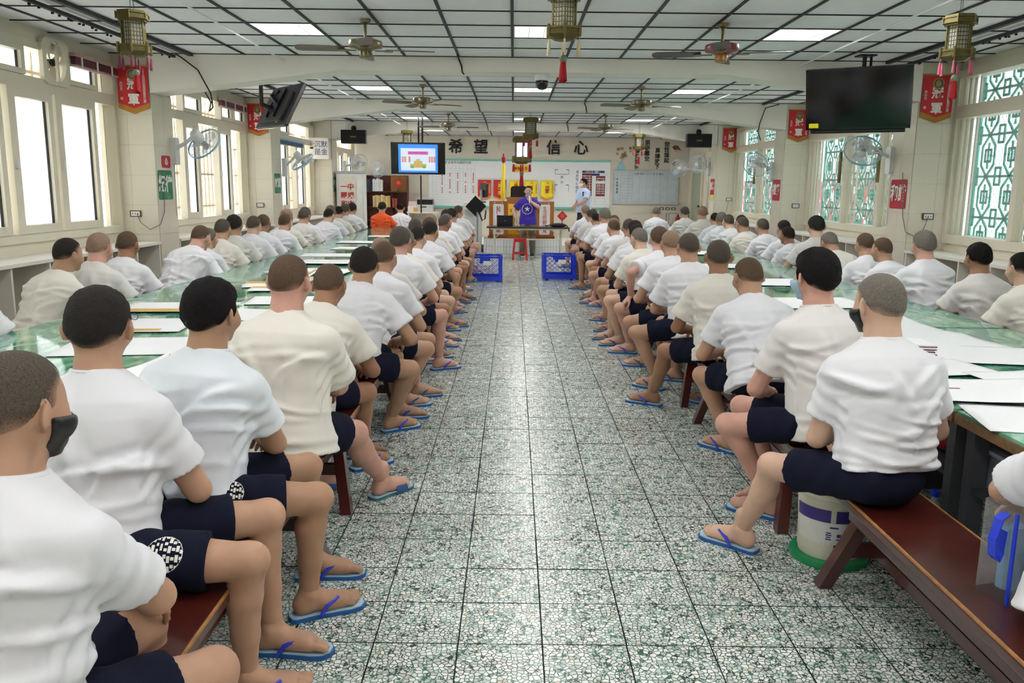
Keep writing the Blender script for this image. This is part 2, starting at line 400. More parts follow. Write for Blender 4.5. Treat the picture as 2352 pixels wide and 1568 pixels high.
def person_mesh(p):
    """p: pose dict in world axes, origin at the floor under the pelvis. Returns dict of (V,Q)."""
    g = p.get; hh = g('h', 0.009); seat = g('seat', 0.43); sc = g('scale', 1.0); bulk = g('bulk', 1.0)
    la = g('legaz', 80.0); ta = g('az', 5.0); lean0 = math.radians(g('lean0', 8)); lean1 = math.radians(g('lean1', 22)); side = math.radians(g('side', 0))
    base = np.array([0, 0, seat+0.01]); pel = base+UP*0.095*sc
    n = 13; Ls = 0.605*sc; sp = [base.copy()]; lat = []
    tw0 = la*g('pelfrac', 0.45)+ta*(1-g('pelfrac', 0.45))
    for i in range(n):
        t = i/(n-1); a = tw0+(ta-tw0)*min(1, t*1.5); f = az(a); r = np.array([f[1], -f[0], 0.])
        th = lean0+(lean1-lean0)*t; d = f*math.sin(th)+UP*math.cos(th)*math.cos(side)+r*math.sin(side)
        lat.append(r)
        if i: sp.append(sp[-1]+unit(d)*Ls/(n-1))
    sp = np.array(sp); lat = np.array(lat); fT = az(ta); rT = lat[-1]; dT = unit(sp[-1]-sp[-3])
    ss = np.linspace(0, 1, n); bw = bulk
    A = np.interp(ss, [0, .1, .25, .42, .58, .72, .83, .89, .94, .97, 1], np.array([.188, .188, .174, .168, .178, .192, .188, .162, .105, .075, .06]))*(0.5+0.5*sc)
    B = np.interp(ss, [0, .1, .25, .42, .58, .72, .83, .89, .94, .97, 1], np.array([.150, .144, .124, .116, .12, .122, .108, .09, .07, .064, .06]))*(0.5+0.5*sc)
    m_ = np.interp(ss, [0, .8, 1], [bw, 1+(bw-1)*0.5, 1]); A = A*m_; B = B*m_**1.4
    out = {}
    neck0 = sp[-1]-dT*0.03
    hy = ta+g('hyaw', 0); hp = math.radians(g('hpitch', 8)); fH = az(hy); uH = unit(UP*math.cos(hp)+fH*math.sin(hp)+rT*math.sin(math.radians(g('htilt', 0)))); fH = unit(fH*math.cos(hp)-UP*math.sin(hp))
    hs = sc*g('hscale', 0.99)
    hc = sp[-1]+unit(dT+uH*0.8)*0.138*hs+fH*0.012
    sh = {}; arm = {}
    for s_ in (-1, 1):
        sh[s_] = sp[-4]*0.55+sp[-3]*0.45+rT*s_*0.163*(0.5+0.5*sc)*(1+(bw-1)*0.5)+fT*0.005
    key = {1: 'r', -1: 'l'}
    lu, lf = 0.285*sc, 0.25*sc
    for s_ in (-1, 1):
        ht = np.array(g('hand_'+key[s_], (0.14*rT*s_*0.5+fT*0.30+UP*(seat+0.17))), float)
        pole = g('pole_'+key[s_], rT*s_*0.8-fT*0.35-UP*0.6)
        el, wr = ik(sh[s_], ht, lu, lf, pole); arm[s_] = (el, wr)
    hipj = {}; leg = {}
    fL = az(tw0); rL = np.array([az(la)[1], -az(la)[0], 0.])
    for s_ in (-1, 1):
        hipj[s_] = pel+rL*s_*0.085*sc+az(la)*0.02
        ft = np.array(g('foot_'+key[s_], az(la)*0.42+rL*s_*0.12), float)
        ank = np.array([ft[0], ft[1], g('footz_'+key[s_], 0.022)+0.078])
        pole = np.array(g('kpole_'+key[s_], UP*1.0+az(la)*0.5+rL*s_*0.15))
        kn, ak = ik(hipj[s_], ank, 0.43*sc, 0.41*sc, pole); leg[s_] = (kn, ak)
    # ---- skin
    allp = [base, hc+UP*0.16, hc+fH*0.14, hc-fH*0.13, hc+rT*0.11, hc-rT*0.11]+[x for s_ in (-1, 1) for x in (sh[s_], *arm[s_], *leg[s_], hipj[s_])]
    lo = np.min(allp, 0)-0.11; hi = np.max(allp, 0)+0.11
    F = Field(lo, hi, hh)
    F.cap(sp[2], sp[8], 0.10*bw, 0.10, 0.03, lat[4], 1.35); F.cap(sp[8]-lat[8]*0.09, sp[8]+lat[8]*0.09, 0.09, 0.09, 0.03); F.cap(sp[9], sp[-1], 0.085, 0.055, 0.03)
    F.cap(neck0-dT*0.05, hc-uH*0.05*hs-fH*0.02, 0.068*hs*(1+(bw-1)*.5), 0.059*hs*(1+(bw-1)*.4), 0.035)
    head_field(F, hc, fH, uH, hs, g('face', True))
    for s_ in (-1, 1):
        el, wr = arm[s_]; S_ = sh[s_]; am = g('arm', 1.0)
        F.chain([S_, S_*0.5+el*0.5, el], [0.052*am, 0.047*am, 0.040*am], 0.012)
        F.chain([el, el*0.68+wr*0.32, wr], [0.039*am, 0.042*am, 0.027*am], 0.012)
        kn, ak = leg[s_]; H = hipj[s_]; lm = g('leg', 1.0)
        cd = unit(np.cross(rL, unit(ak-kn))); cb = -cd if np.dot(cd, az(la)) > 0 else cd
        F.chain([H, H*0.45+kn*0.55, kn], [0.085*lm, 0.073*lm, 0.053*lm], 0.02)
        F.ell(kn+unit(kn-(H+ak)/2)*0.006, (0.05*lm,)*3, k=0.03)
        F.chain([kn, kn*0.7+ak*0.3+cb*0.014, kn*0.35+ak*0.65+cb*0.006, ak], [0.05*lm, 0.055*lm, 0.043*lm, 0.034], 0.015)
    parts = [F.nets()]; nb = len(parts[0][1])
    for s_ in (-1, 1):
        kn, ak = leg[s_]
        if g('feet', True):
            yw = g('fyaw_'+key[s_], la)
            parts.append(foot_mesh(ak, yw, g('fh', 0.008), s_))
        el, wr = arm[s_]
        if g('hands', True):
            hd = g('hdir_'+key[s_], unit(wr-el)+fT*0.2-UP*0.2); parts.append(hand_mesh(wr, hd, g('hpalm_'+key[s_], -UP-rT*s_*0.5), g('curl_'+key[s_], 0.45), g('hh', 0.009), s_))
    o = 0; VV = []; QQ = []
    for V, Q in parts: VV.append(V); QQ.append(Q+o); o += len(V)
    out['body'] = (np.concatenate(VV), np.concatenate(QQ))
    # ---- hair
    style = g('hair', 'buzz'); R = np.stack([np.cross(fH, uH), fH, uH], 1)
    hk = {'buzz': 0.0045, 'short': 0.012, 'full': 0.02}[style]
    F = Field(hc-0.16, hc+0.16, min(hh, 0.008))
    F.ell(hc+(fH*-0.012+uH*0.012)*hs, (np.array((0.077, 0.094, 0.088))+hk)*hs, R, 0.02)
    F.ell(hc+(fH*-0.03-uH*0.03)*hs, (np.array((0.067, 0.065, 0.06))+hk*0.85)*hs, R, 0.03)
    sl, P = F.sub(hc-0.3, hc+0.3); q = (P-hc)@R/hs; x, y, z = q[..., 0], q[..., 1], q[..., 2]
    fl = 0.028+np.where(z > 0.03, 0.035*np.clip((z-0.03)/0.03, 0, 1), 0)+0.02*np.clip((z-0.055)/0.02, 0, 1.5)   # how far forward the hair reaches
    line = np.maximum(y-fl, (-0.084+7*np.minimum(x*x, 0.004)+0.25*np.clip(y+0.05, 0, 1)*1.3)-z)
    line = np.maximum(line, np.where(np.abs(x) > 0.06, np.maximum(np.abs(y+0.012)-0.02, -1)*-1.0-0.02+(-0.004-z)*0.8, -1))
    nz = 0.0025*np.sin(x*140+3*np.sin(z*90))*np.sin(z*120+y*80) if style != 'buzz' else 0
    th = hk*(1-np.clip(-line/0.022, 0, 1)**0.7)*0.9          # the cut thins out towards the hairline
    F.F[sl] = np.maximum(F.F[sl]-nz+th, line*hs*0.8)
    out['hair'] = F.nets()
    q = (out['hair'][0]-hc)@R/hs; x, y, z = q.T
    fl = 0.028+np.where(z > 0.03, 0.035*np.clip((z-0.03)/0.03, 0, 1), 0)+0.02*np.clip((z-0.055)/0.02, 0, 1.5)
    line = np.maximum(y-fl, (-0.084+7*np.minimum(x*x, 0.004)+0.25*np.clip(y+0.05, 0, 1)*1.3)-z)
    out['hair_fade'] = np.clip(-line/{'buzz': 0.05, 'short': 0.03, 'full': 0.016}[style], 0, 1)
    if g('mask'):
        F = Field(hc-0.15, hc+0.16, 0.007)
        head_field(F, hc, fH, uH, hs*1.0, True)
        sl, P = F.sub(hc-0.3, hc+0.3); q = (P-hc)@R/hs; y, z = q[..., 1], q[..., 2]
        F.F[sl] = np.maximum(F.F[sl]-0.008, np.maximum(0.018-y-0.25*np.abs(z+0.07), np.abs(z+0.072)-0.045))
        out['mask'] = F.nets()
    # ---- shirt
    fo = make_folds(g('seed', 1), g('fold', 1.0), g('hem', 1.0))
    As = A+0.012; Bs = B+0.012; As[-1] = A[-1]+0.008; Bs[-1] = B[-1]+0.008
    hemd = g('hemdrop', -0.035)
    pts = [sp.min(0), sp.max(0)]+[sh[1], sh[-1]]+[sh[s_]+(arm[s_][0]-sh[s_])*0.75 for s_ in (-1, 1)]
    F = Field(np.min(pts, 0)-[0.24, 0.24, 0.06], np.max(pts, 0)+[0.24, 0.24, 0.06], g('sh', hh))
    if hemd < 0:                              # the shirt ends higher up the back
        u0 = -hemd/Ls; uu = np.linspace(u0, 1, n)*(n-1); rs_ = lambda X: np.stack([np.interp(uu, np.arange(n), X[:, k]) for k in range(3)], 1)
        sps = rs_(sp); lats = rs_(lat); As = np.interp(uu, np.arange(n), As); Bs = np.interp(uu, np.arange(n), Bs)
    else:
        sps = sp.copy(); sps[0] = sps[0]-UP*hemd; lats = lat
    F.put(sp.min(0)-[0.23, 0.23, 0.05], sp.max(0)+[0.23, 0.23, 0.03], trunk_fn(sps, As, Bs, lats, None, fo), 0.01)
    for s_ in (-1, 1):
        el, wr = arm[s_]; S_ = sh[s_]; e2 = S_+(el-S_)*g('sleeve', 0.66)
        am = g('arm', 1.0); fl = unit(np.cross(el-S_, fT))
        F.cap(S_-rT*s_*0.04, S_+(el-S_)*0.05, 0.066, 0.061*am, 0.04)
        F.cap(S_, e2, 0.060*am, 0.060*am+g('loose', 0.006), 0.03, fl, 1.12, cut=True)
        F.cap(S_+(el-S_)*(g('sleeve', 0.66)-0.075), e2, 0.0605*am+g('loose', 0.006), 0.062*am+g('loose', 0.006), 0.004, fl, 1.12, cut=True)
    # sleeve creases
    r_ = random.Random(g('seed', 1)+50)
    for s_ in (-1, 1):
        el = arm[s_][0]; S_ = sh[s_]; d_ = unit(el-S_); L_ = np.linalg.norm(el-S_)*g('sleeve', 0.66); ph = r_.uniform(0, 6)
        sl, P = F.sub(np.minimum(S_, S_+d_*L_)-0.1, np.maximum(S_, S_+d_*L_)+0.1)
        q = P-S_; t = q@d_; x_ = q@rT*s_; y_ = q@fT; wgt = np.clip(t/0.05, 0, 1)*np.clip((L_+0.02-t)/0.05, 0, 1)*np.exp(-((x_)**2)/0.02)
        F.F[sl] -= (0.0035*wgt*np.sin(t*95+ph+y_*28+2.2*np.sin(x_*30+ph))).astype(np.float32)
    FS1 = F; out['shirt'] = F.nets()
    # ---- shorts
    pts = [pel]+[x for s_ in (-1, 1) for x in (hipj[s_], leg[s_][0])]+([leg[1][1]+UP*0.13, leg[-1][1]+UP*0.13] if g('pants') else [])
    F = Field(np.min(pts, 0)-0.19, np.max(pts, 0)+0.19, hh)
    Rl = np.stack([rL, az(la), UP], 1)
    F.ell(base+UP*0.085, (0.160*bw, 0.128*bw, 0.098), Rl, 0.02)
    F.ell(base+UP*0.11+fL*-0.0, (0.154*bw, 0.118*bw, 0.10), np.stack([lat[0], fL, UP], 1), 0.02)
    rs = random.Random(g('seed', 1)+9)
    for s_ in (-1, 1):
        H = hipj[s_]; kn = leg[s_][0]; lm = g('leg', 1.0); e2 = H+(kn-H)*g('shortl', 0.74)
        fl = UP; F.cap(H, e2, 0.094*lm, 0.084*lm, 0.03, None, 1.0, cut=True)
        F.cap(H+(kn-H)*(g('shortl', 0.74)-0.08), e2, 0.088*lm, 0.087*lm, 0.006, None, 1.0, cut=True)
    if g('pants'):
        for s_ in (-1, 1):
            kn, ak = leg[s_]; F.chain([kn, kn*0.5+ak*0.5, ak+UP*0.0], [0.075, 0.072, 0.066], 0.02)
    sl, P = F.sub(np.min(pts, 0)-0.3, np.max(pts, 0)+0.3)
    ph = rs.uniform(0, 6); k1 = az(la); s1 = P@k1; c1 = P@rL
    F.F[sl] -= (0.0035*np.sin(s1*70+ph+3*np.sin(c1*13+ph)+P[..., 2]*30)*np.clip(1-np.abs(s1-0.15)/0.3, 0, 1)).astype(np.float32)
    FS2 = F; out['shorts'] = F.nets()
    V, Q = out['body']; hid = np.zeros(len(V), bool)
    for FF, lim in ((FS1, -0.022), (FS2, -0.016)):
        ii = np.round((V-FF.lo)/FF.h).astype(int); ok = ((ii >= 0) & (ii < FF.n)).all(1); ii = np.clip(ii, 0, FF.n-1)
        hid |= ok & (FF.F[ii[:, 0], ii[:, 1], ii[:, 2]] < lim)
    Q = Q[~hid[Q].all(1)]; us = np.zeros(len(V), bool); us[Q.ravel()] = True; mp = np.cumsum(us)-1
    out['body'] = (V[us], mp[Q])
    out['info'] = dict(hip=hipj, leg=leg, arm=arm, sh=sh, hc=hc, fH=fH, uH=uH, la=la, rL=rL, neck=sp[-1], dT=dT, fT=fT, rT=rT)
    return out
def np_mesh(name, VQ, m, smooth=True, mirror=False):
    V, Q = VQ; V = np.array(V, np.float32)
    if mirror: V = V*np.array([-1, 1, 1], np.float32); Q = Q[:, ::-1]
    me = bpy.data.meshes.new(name); nq = len(Q)
    me.vertices.add(len(V)); me.vertices.foreach_set('co', V.ravel())
    me.loops.add(nq*4); me.loops.foreach_set('vertex_index', np.ascontiguousarray(Q).ravel().astype(np.int32))
    me.polygons.add(nq); me.polygons.foreach_set('loop_start', (np.arange(nq)*4).astype(np.int32))
    me.update(calc_edges=True); me.validate()
    me.polygons.foreach_set('use_smooth', [True]*len(me.polygons))
    me.materials.append(m); return me
# ------------------------------------------------------------------ shared materials
def terrazzo():
    m = bpy.data.materials.new('terrazzo'); m.use_nodes = True; n = m.node_tree.nodes; l = m.node_tree.links; b = n['Principled BSDF']
    ge = n.new('ShaderNodeNewGeometry')
    nz = n.new('ShaderNodeTexNoise'); nz.inputs['Scale'].default_value = 40; nz.inputs['Detail'].default_value = 2
    l.new(ge.outputs['Position'], nz.inputs['Vector'])
    sc = n.new('ShaderNodeVectorMath'); sc.operation = 'SCALE'; sc.inputs['Scale'].default_value = 0.012; l.new(nz.outputs['Color'], sc.inputs[0])
    ad = n.new('ShaderNodeVectorMath'); l.new(ge.outputs['Position'], ad.inputs[0]); l.new(sc.outputs['Vector'], ad.inputs[1])
    def vor(scale, feat):
        v = n.new('ShaderNodeTexVoronoi'); v.feature = feat; v.inputs['Scale'].default_value = scale; v.voronoi_dimensions = '2D'; l.new(ad.outputs['Vector'], v.inputs['Vector']); return v
    e = vor(56, 'DISTANCE_TO_EDGE'); c = vor(56, 'F1'); e2 = vor(150, 'DISTANCE_TO_EDGE'); c2 = vor(150, 'F1')
    # large chips where the cell says so, else a field of small chips
    r1 = n.new('ShaderNodeValToRGB'); r1.color_ramp.elements[0].position = 0.06; r1.color_ramp.elements[1].position = 0.13; l.new(e.outputs['Distance'], r1.inputs['Fac'])
    r2 = n.new('ShaderNodeValToRGB'); r2.color_ramp.elements[0].position = 0.09; r2.color_ramp.elements[1].position = 0.2; l.new(e2.outputs['Distance'], r2.inputs['Fac'])
    sp = n.new('ShaderNodeSeparateColor'); l.new(c.outputs['Color'], sp.inputs['Color'])
    th = n.new('ShaderNodeMath'); th.operation = 'GREATER_THAN'; th.inputs[1].default_value = 0.22; l.new(sp.outputs['Red'], th.inputs[0])
    sp2 = n.new('ShaderNodeSeparateColor'); l.new(c2.outputs['Color'], sp2.inputs['Color'])
    th2 = n.new('ShaderNodeMath'); th2.operation = 'GREATER_THAN'; th2.inputs[1].default_value = 0.45; l.new(sp2.outputs['Green'], th2.inputs[0])
    sm = n.new('ShaderNodeMath'); sm.operation = 'MULTIPLY'; l.new(r2.outputs['Color'], sm.inputs[0]); l.new(th2.outputs['Value'], sm.inputs[1])
    mf = n.new('ShaderNodeMix'); mf.data_type = 'FLOAT'; l.new(th.outputs['Value'], mf.inputs[0]); l.new(sm.outputs['Value'], mf.inputs[2]); l.new(r1.outputs['Color'], mf.inputs[3])
    chip = n.new('ShaderNodeValToRGB'); cr = chip.color_ramp; cr.elements[0].color = srgb(190, 198, 192)+(1,); cr.elements[1].color = srgb(240, 242, 238)+(1,); cr.elements[0].position = 0.1; cr.elements[1].position = 0.7
    e3 = cr.elements.new(0.985); e3.color = srgb(236, 236, 228)+(1,); e4 = cr.elements.new(0.995); e4.color = srgb(205, 190, 165)+(1,)
    l.new(sp.outputs['Blue'], chip.inputs['Fac'])
    gr = n.new('ShaderNodeTexNoise'); gr.inputs['Scale'].default_value = 9; l.new(ge.outputs['Position'], gr.inputs['Vector'])
    gc = n.new('ShaderNodeValToRGB'); gc.color_ramp.elements[0].position = 0.35; gc.color_ramp.elements[1].position = 0.65
    gc.color_ramp.elements[0].color = srgb(44, 62, 58)+(1,); gc.color_ramp.elements[1].color = srgb(78, 122, 106)+(1,); l.new(gr.outputs['Fac'], gc.inputs['Fac'])
    mx = n.new('ShaderNodeMix'); mx.data_type = 'RGBA'; l.new(mf.outputs[0], mx.inputs[0]); l.new(gc.outputs['Color'], mx.inputs[6]); l.new(chip.outputs['Color'], mx.inputs[7])
    l.new(mx.outputs[2], b.inputs['Base Color'])
    rn = n.new('ShaderNodeMapRange'); rn.inputs['To Min'].default_value = 0.16; rn.inputs['To Max'].default_value = 0.34; l.new(gr.outputs['Fac'], rn.inputs['Value']); l.new(rn.outputs['Result'], b.inputs['Roughness'])
    b.inputs['Specular IOR Level'].default_value = 0.55
    return m
M_terr = terrazzo()
M_grout = S('grout', 44, 52, 50, rough=0.9)
M_panel = S('ceiling_panel_white', 240, 241, 244, rough=0.85, var=0.02, bump=0.25, bscale=90)
M_grid = S('ceiling_grid_black', 38, 38, 42, rough=0.6)
M_cream = S('cream_paint', 238, 234, 224, rough=0.6, var=0.03, vscale=1.5)
M_wall = S('wall_plaster', 226, 218, 196, rough=0.7, var=0.04, vscale=1.2, bump=0.08, bscale=30)
M_tile = S('cream_wall_tile', 226, 219, 200, rough=0.22, var=0.03, vscale=3)
M_tgrout = S('tile_joint', 168, 160, 142, rough=0.9)
M_alu = S('cream_aluminium', 228, 221, 200, rough=0.35, var=0.02)
M_seal = S('black_seal', 30, 30, 32, rough=0.5)
M_green = S('green_grille_paint', 44, 178, 158, rough=0.45, var=0.1)
M_brass = S('aged_brass', 120, 104, 58, rough=0.35, metal=0.7, var=0.15)
M_black = S('black_plastic', 22, 22, 24, rough=0.35)
M_white = S('white_plastic', 235, 236, 236, rough=0.35, var=0.02)
M_grey = S('grey_plastic', 150, 154, 158, rough=0.4)
M_teal = S('teal_trim', 120, 200, 184, rough=0.4)
M_red = S('red_satin', 205, 28, 38, rough=0.55, sheen=0.3)
M_gold = S('gold_fringe', 190, 132, 45, rough=0.6, bump=0.4, bscale=120)
M_ink = S('ink_black', 20, 20, 22, rough=0.6)
M_inkw = S('ink_white', 240, 238, 230, rough=0.6)
M_inkr = S('ink_red', 190, 40, 36, rough=0.6)
M_inkb = S('ink_blue', 44, 48, 140, rough=0.6)
M_blue = S('crate_blue', 30, 62, 215, rough=0.35, var=0.05)
M_navy = S('navy_shorts', 19, 22, 42, rough=0.9, var=0.08, spec=0.2, bump=0.1, bscale=200)
M_wood = S('bench_lacquer', 72, 26, 20, rough=0.28, var=0.25, vscale=9, coat=0.4, bump=0.05, bscale=40)
M_woodw = S('worn_wood', 168, 118, 66, rough=0.6, var=0.25, vscale=25)
def glassmat(name, col, tr, rough=0.0, diff=0.5):
    """window pane: part clear, part frosted"""
    m = bpy.data.materials.new(name); m.use_nodes = True; n = m.node_tree.nodes; l = m.node_tree.links
    n.remove(n['Principled BSDF']); o = n['Material Output']
    t = n.new('ShaderNodeBsdfTransparent'); t.inputs['Color'].default_value = (tr, tr, tr, 1)
    d = n.new('ShaderNodeBsdfTranslucent'); d.inputs['Color'].default_value = tuple(col)+(1,)
    g = n.new('ShaderNodeBsdfGlossy'); g.inputs['Roughness'].default_value = 0.05; g.inputs['Color'].default_value = (1, 1, 1, 1)
    a = n.new('ShaderNodeMixShader'); a.inputs['Fac'].default_value = diff; l.new(t.outputs[0], a.inputs[1]); l.new(d.outputs[0], a.inputs[2])
    b = n.new('ShaderNodeMixShader'); b.inputs['Fac'].default_value = 0.06; l.new(a.outputs[0], b.inputs[1]); l.new(g.outputs[0], b.inputs[2])
    l.new(b.outputs[0], o.inputs['Surface']); return m
M_frost = glassmat('frosted_pane', (0.95, 0.96, 0.98), 0.95, diff=0.75)
M_clear = glassmat('clear_pane', (0.9, 0.95, 0.95), 0.95, diff=0.06)
# ------------------------------------------------------------------ room shell
XL, XR, WL, WR = -4.12, 4.58, -4.55, 5.02
Y0, Y1, ZC = -3.0, 24.6, 3.03
SILL, HEAD, TR0, TR1 = 1.07, 2.88, 2.45, 2.57
BEAMS = [(0.25, 0.65), (5.05, 5.45), (9.82, 10.22), (14.58, 14.98), (19.42, 19.82)]
floor = struct(MB().box((0.23, (Y0+Y1)/2, -0.06), (10.2, Y1-Y0+0.4, 0.1)).obj('floor', M_grout), 'pale green terrazzo tile floor')
tm = MB().box((0, 0, -0.006), (0.2948, 0.2948, 0.012)).mesh('floor_tile', [M_terr, M_grout])
tm.polygons.foreach_set('material_index', [1, 1, 1, 1, 1, 0])
tiles = []
for i in range(-16, 17):
    for j in range(0, 92):
        cx = 0.27+0.3*i; cy = -2.85+0.05+0.3*j
        if cx < WL or cx > WR: continue
        tiles.append((cx, cy))
ax = [t for t in tiles if -0.95 < t[0] < 1.5 and t[1] > 2.3]
ax.sort(key=lambda t: t[1]); near = set(ax[:296])
rest = MB(); tr = random.Random(3)
for t in tiles:
    dz = tr.uniform(-0.0008, 0.0008)
    if t in near: link('floor_tile', tm, floor, (t[0]+tr.uniform(-.0008, .0008), t[1]+tr.uniform(-.0008, .0008), dz))
    else:
        a = 0.1474; x, y = t
        rest.cur = 0; rest.add([(x-a, y-a, dz), (x+a, y-a, dz), (x+a, y+a, dz), (x-a, y+a, dz), (x-a, y-a, -0.012), (x+a, y-a, -0.012), (x+a, y+a, -0.012), (x-a, y+a, -0.012)], [(0, 1, 2, 3), (0, 4, 5, 1), (1, 5, 6, 2), (2, 6, 7, 3), (3, 7, 4, 0)]); rest.mi[-4:] = [1]*4
rf = rest.obj('floor_tile_field', [M_terr, M_grout], floor); rf['kind'] = 'stuff'
# stage at the far end
struct(MB().b2((-4.5, 21.3, 0), (5.0, 24.59, 0.17)).obj('floor_stage', M_cream), 'low cream stage in front of the whiteboard')
# ceiling with panels and black grid
ceil = struct(MB().box((0.23, (Y0+Y1)/2, ZC+0.14), (10.2, Y1-Y0+0.4, 0.1)).obj('ceiling', M_cream), 'suspended ceiling of white panels in a black grid')
grid = MB(); LIGHTS = []
bays = [(Y0, 0.25)]+[(BEAMS[i][1], BEAMS[i+1][0]) for i in range(4)]+[(19.82, Y1)]
lk = {0: [1, 3], 1: [1, 4], 2: [1, 4], 3: [1, 4], 4: [2, 5], 5: [1, 4]}
xs = [-0.03+0.6*k for k in range(-8, 9)]
panels = []
for bi, (a, b) in enumerate(bays):
    n_ = max(1, round((b-a)/0.614)); p = (b-a)/n_
    for r_ in range(n_+1): grid.b2((WL, a+p*r_-0.007, ZC-0.006), (WR, a+p*r_+0.007, ZC+0.02))
    for k, x in enumerate(xs):
        w = 0.013 if k not in (2, 15) else 0.024
        grid.b2((x-w, a, ZC-0.008 if k not in (2, 15) else ZC-0.03), (x+w, b, ZC+0.02))
    for r_ in range(n_):
        for k in range(-1, len(xs)):
            x0 = xs[k] if k >= 0 else WL; x1 = xs[k+1] if k+1 < len(xs) else WR
            if r_ in lk[bi] and k in (4, 8, 12):
                LIGHTS.append(((x0+x1)/2, a+p*(r_+0.5), x1-x0, p)); continue
            panels.append((x0, x1, a+p*r_, a+p*(r_+1)))
g_ = grid.obj('ceiling_grid', M_grid, ceil)
vis = sorted([p for p in panels if p[2] > 6.3], key=lambda p: p[2])[:298]; vs_ = set(vis); pr = MB(); pcache = {}
for q in panels:
    c = ((q[0]+q[1])/2, (q[2]+q[3])/2); d = (q[1]-q[0]-0.014, q[3]-q[2]-0.01, 0.02)
    if q in vs_:
        k = tuple(round(v, 3) for v in d)
        if k not in pcache: pcache[k] = MB().box((0, 0, 0), d).mesh('ceiling_panel', M_panel)
        link('ceiling_panel', pcache[k], ceil, (c[0], c[1], ZC+0.013))
    else: pr.box((c[0], c[1], ZC+0.013), d)
po = pr.obj('ceiling_panel_field', M_panel, ceil); po['kind'] = 'stuff'
# beams with haunches
for i, (a, b) in enumerate(BEAMS):
    poly = [(XL+0.006, ZC+0.1), (XL+0.006, 2.60), (-1.95, 2.87), (2.35, 2.87), (XR-0.006, 2.60), (XR-0.006, ZC+0.1)]
    o = MB().prism(poly, b-a, lambda x, z, w: (x, a+w, z)).obj('trim_%d' % (i+1), M_cream)
    struct(o, 'cream ceiling beam with haunched ends, %s from the camera' % ('behind', 'overhead', 'first', 'second', 'third')[i])
# walls
def wall_bits(x0, x1, side):
    mb = MB(); mb.b2((x0, Y0-0.2, 0), (x1, Y1+0.2, SILL-0.02)); mb.b2((x0, Y0-0.2, HEAD), (x1, Y1+0.2, ZC+0.1)); return mb
wl_ = wall_bits(WL-0.2, WL, -1); wl_.b2((WL-0.2, Y0-0.2, 0), (WL, 0.3, ZC)); struct(wl_.obj('wall_left', M_wall), 'cream wall under and over the left windows')
wr_ = wall_bits(WR, WR+0.2, 1); wr_.b2((WR, Y0-0.2, 0), (WR+0.2, 0.3, ZC)); wr_.b2((WR, 22.2, 0), (WR+0.2, Y1+0.2, ZC)); struct(wr_.obj('wall_right', M_wall), 'cream wall under and over the right windows')
struct(MB().b2((WL-0.2, Y1, 0), (WR+0.2, Y1+0.2, ZC+0.1)).obj('wall_back', S('back_wall_paint', 222, 214, 198, rough=0.7, var=0.03, vscale=1)), 'plain pale wall behind the stage')
struct(MB().b2((WL-0.2, Y0-0.2, 0), (WR+0.2, Y0, ZC+0.1)).obj('wall_front', M_wall), 'cream wall behind the camera')
# pillars clad in wall tiles
TH = 0.338
def pillar(side, a, b):
    x0, x1 = (WL-0.02, XL) if side < 0 else (XR, WR+0.02)
    o = MB().b2((x0, a, 0), (x1, b, 2.6 if a > 9 else ZC)).b2((x0 if side < 0 else x0+0.0, a+0.0, 2.6), (x1, b, ZC)).obj('pillar', M_tgrout)
    struct(o, 'cream tiled pillar between windows')
    w1 = 0.29; segs = [(x0+0.02, x1-w1) if side < 0 else (x0+w1, x1-0.02), (x1-w1, x1) if side < 0 else (x0, x0+w1)]
    for (p, q) in segs:                                        # face towards the camera
        m = MB().b2((p+0.001, -0.006, 0.001), (q-0.001, 0, TH-0.001)).mesh('wall_tile', M_tile)
        for r in range(9): link('wall_tile', m, o, (0, a, r*TH)) if r < 8 else link('wall_tile', MB().b2((p+0.001, -0.006, 0.001), (q-0.001, 0, ZC-8*TH)).mesh('wall_tile', M_tile), o, (0, a, r*TH))
    fx = x1 if side < 0 else x0; half = (b-a)/2                  # face towards the aisle
    m = MB().b2((0 if side < 0 else -0.006, 0.001, 0.001), (0.006 if side < 0 else 0, half-0.001, TH-0.001)).mesh('wall_tile', M_tile)
    for r in range(8):
        for k in range(2): link('wall_tile', m, o, (fx, a+k*half, r*TH if r < 7 else 2.6-TH))
    return o
for side in (-1, 1):
    for a in (5.1, 9.86, 14.6, 19.42): pillar(side, a, a+0.55)
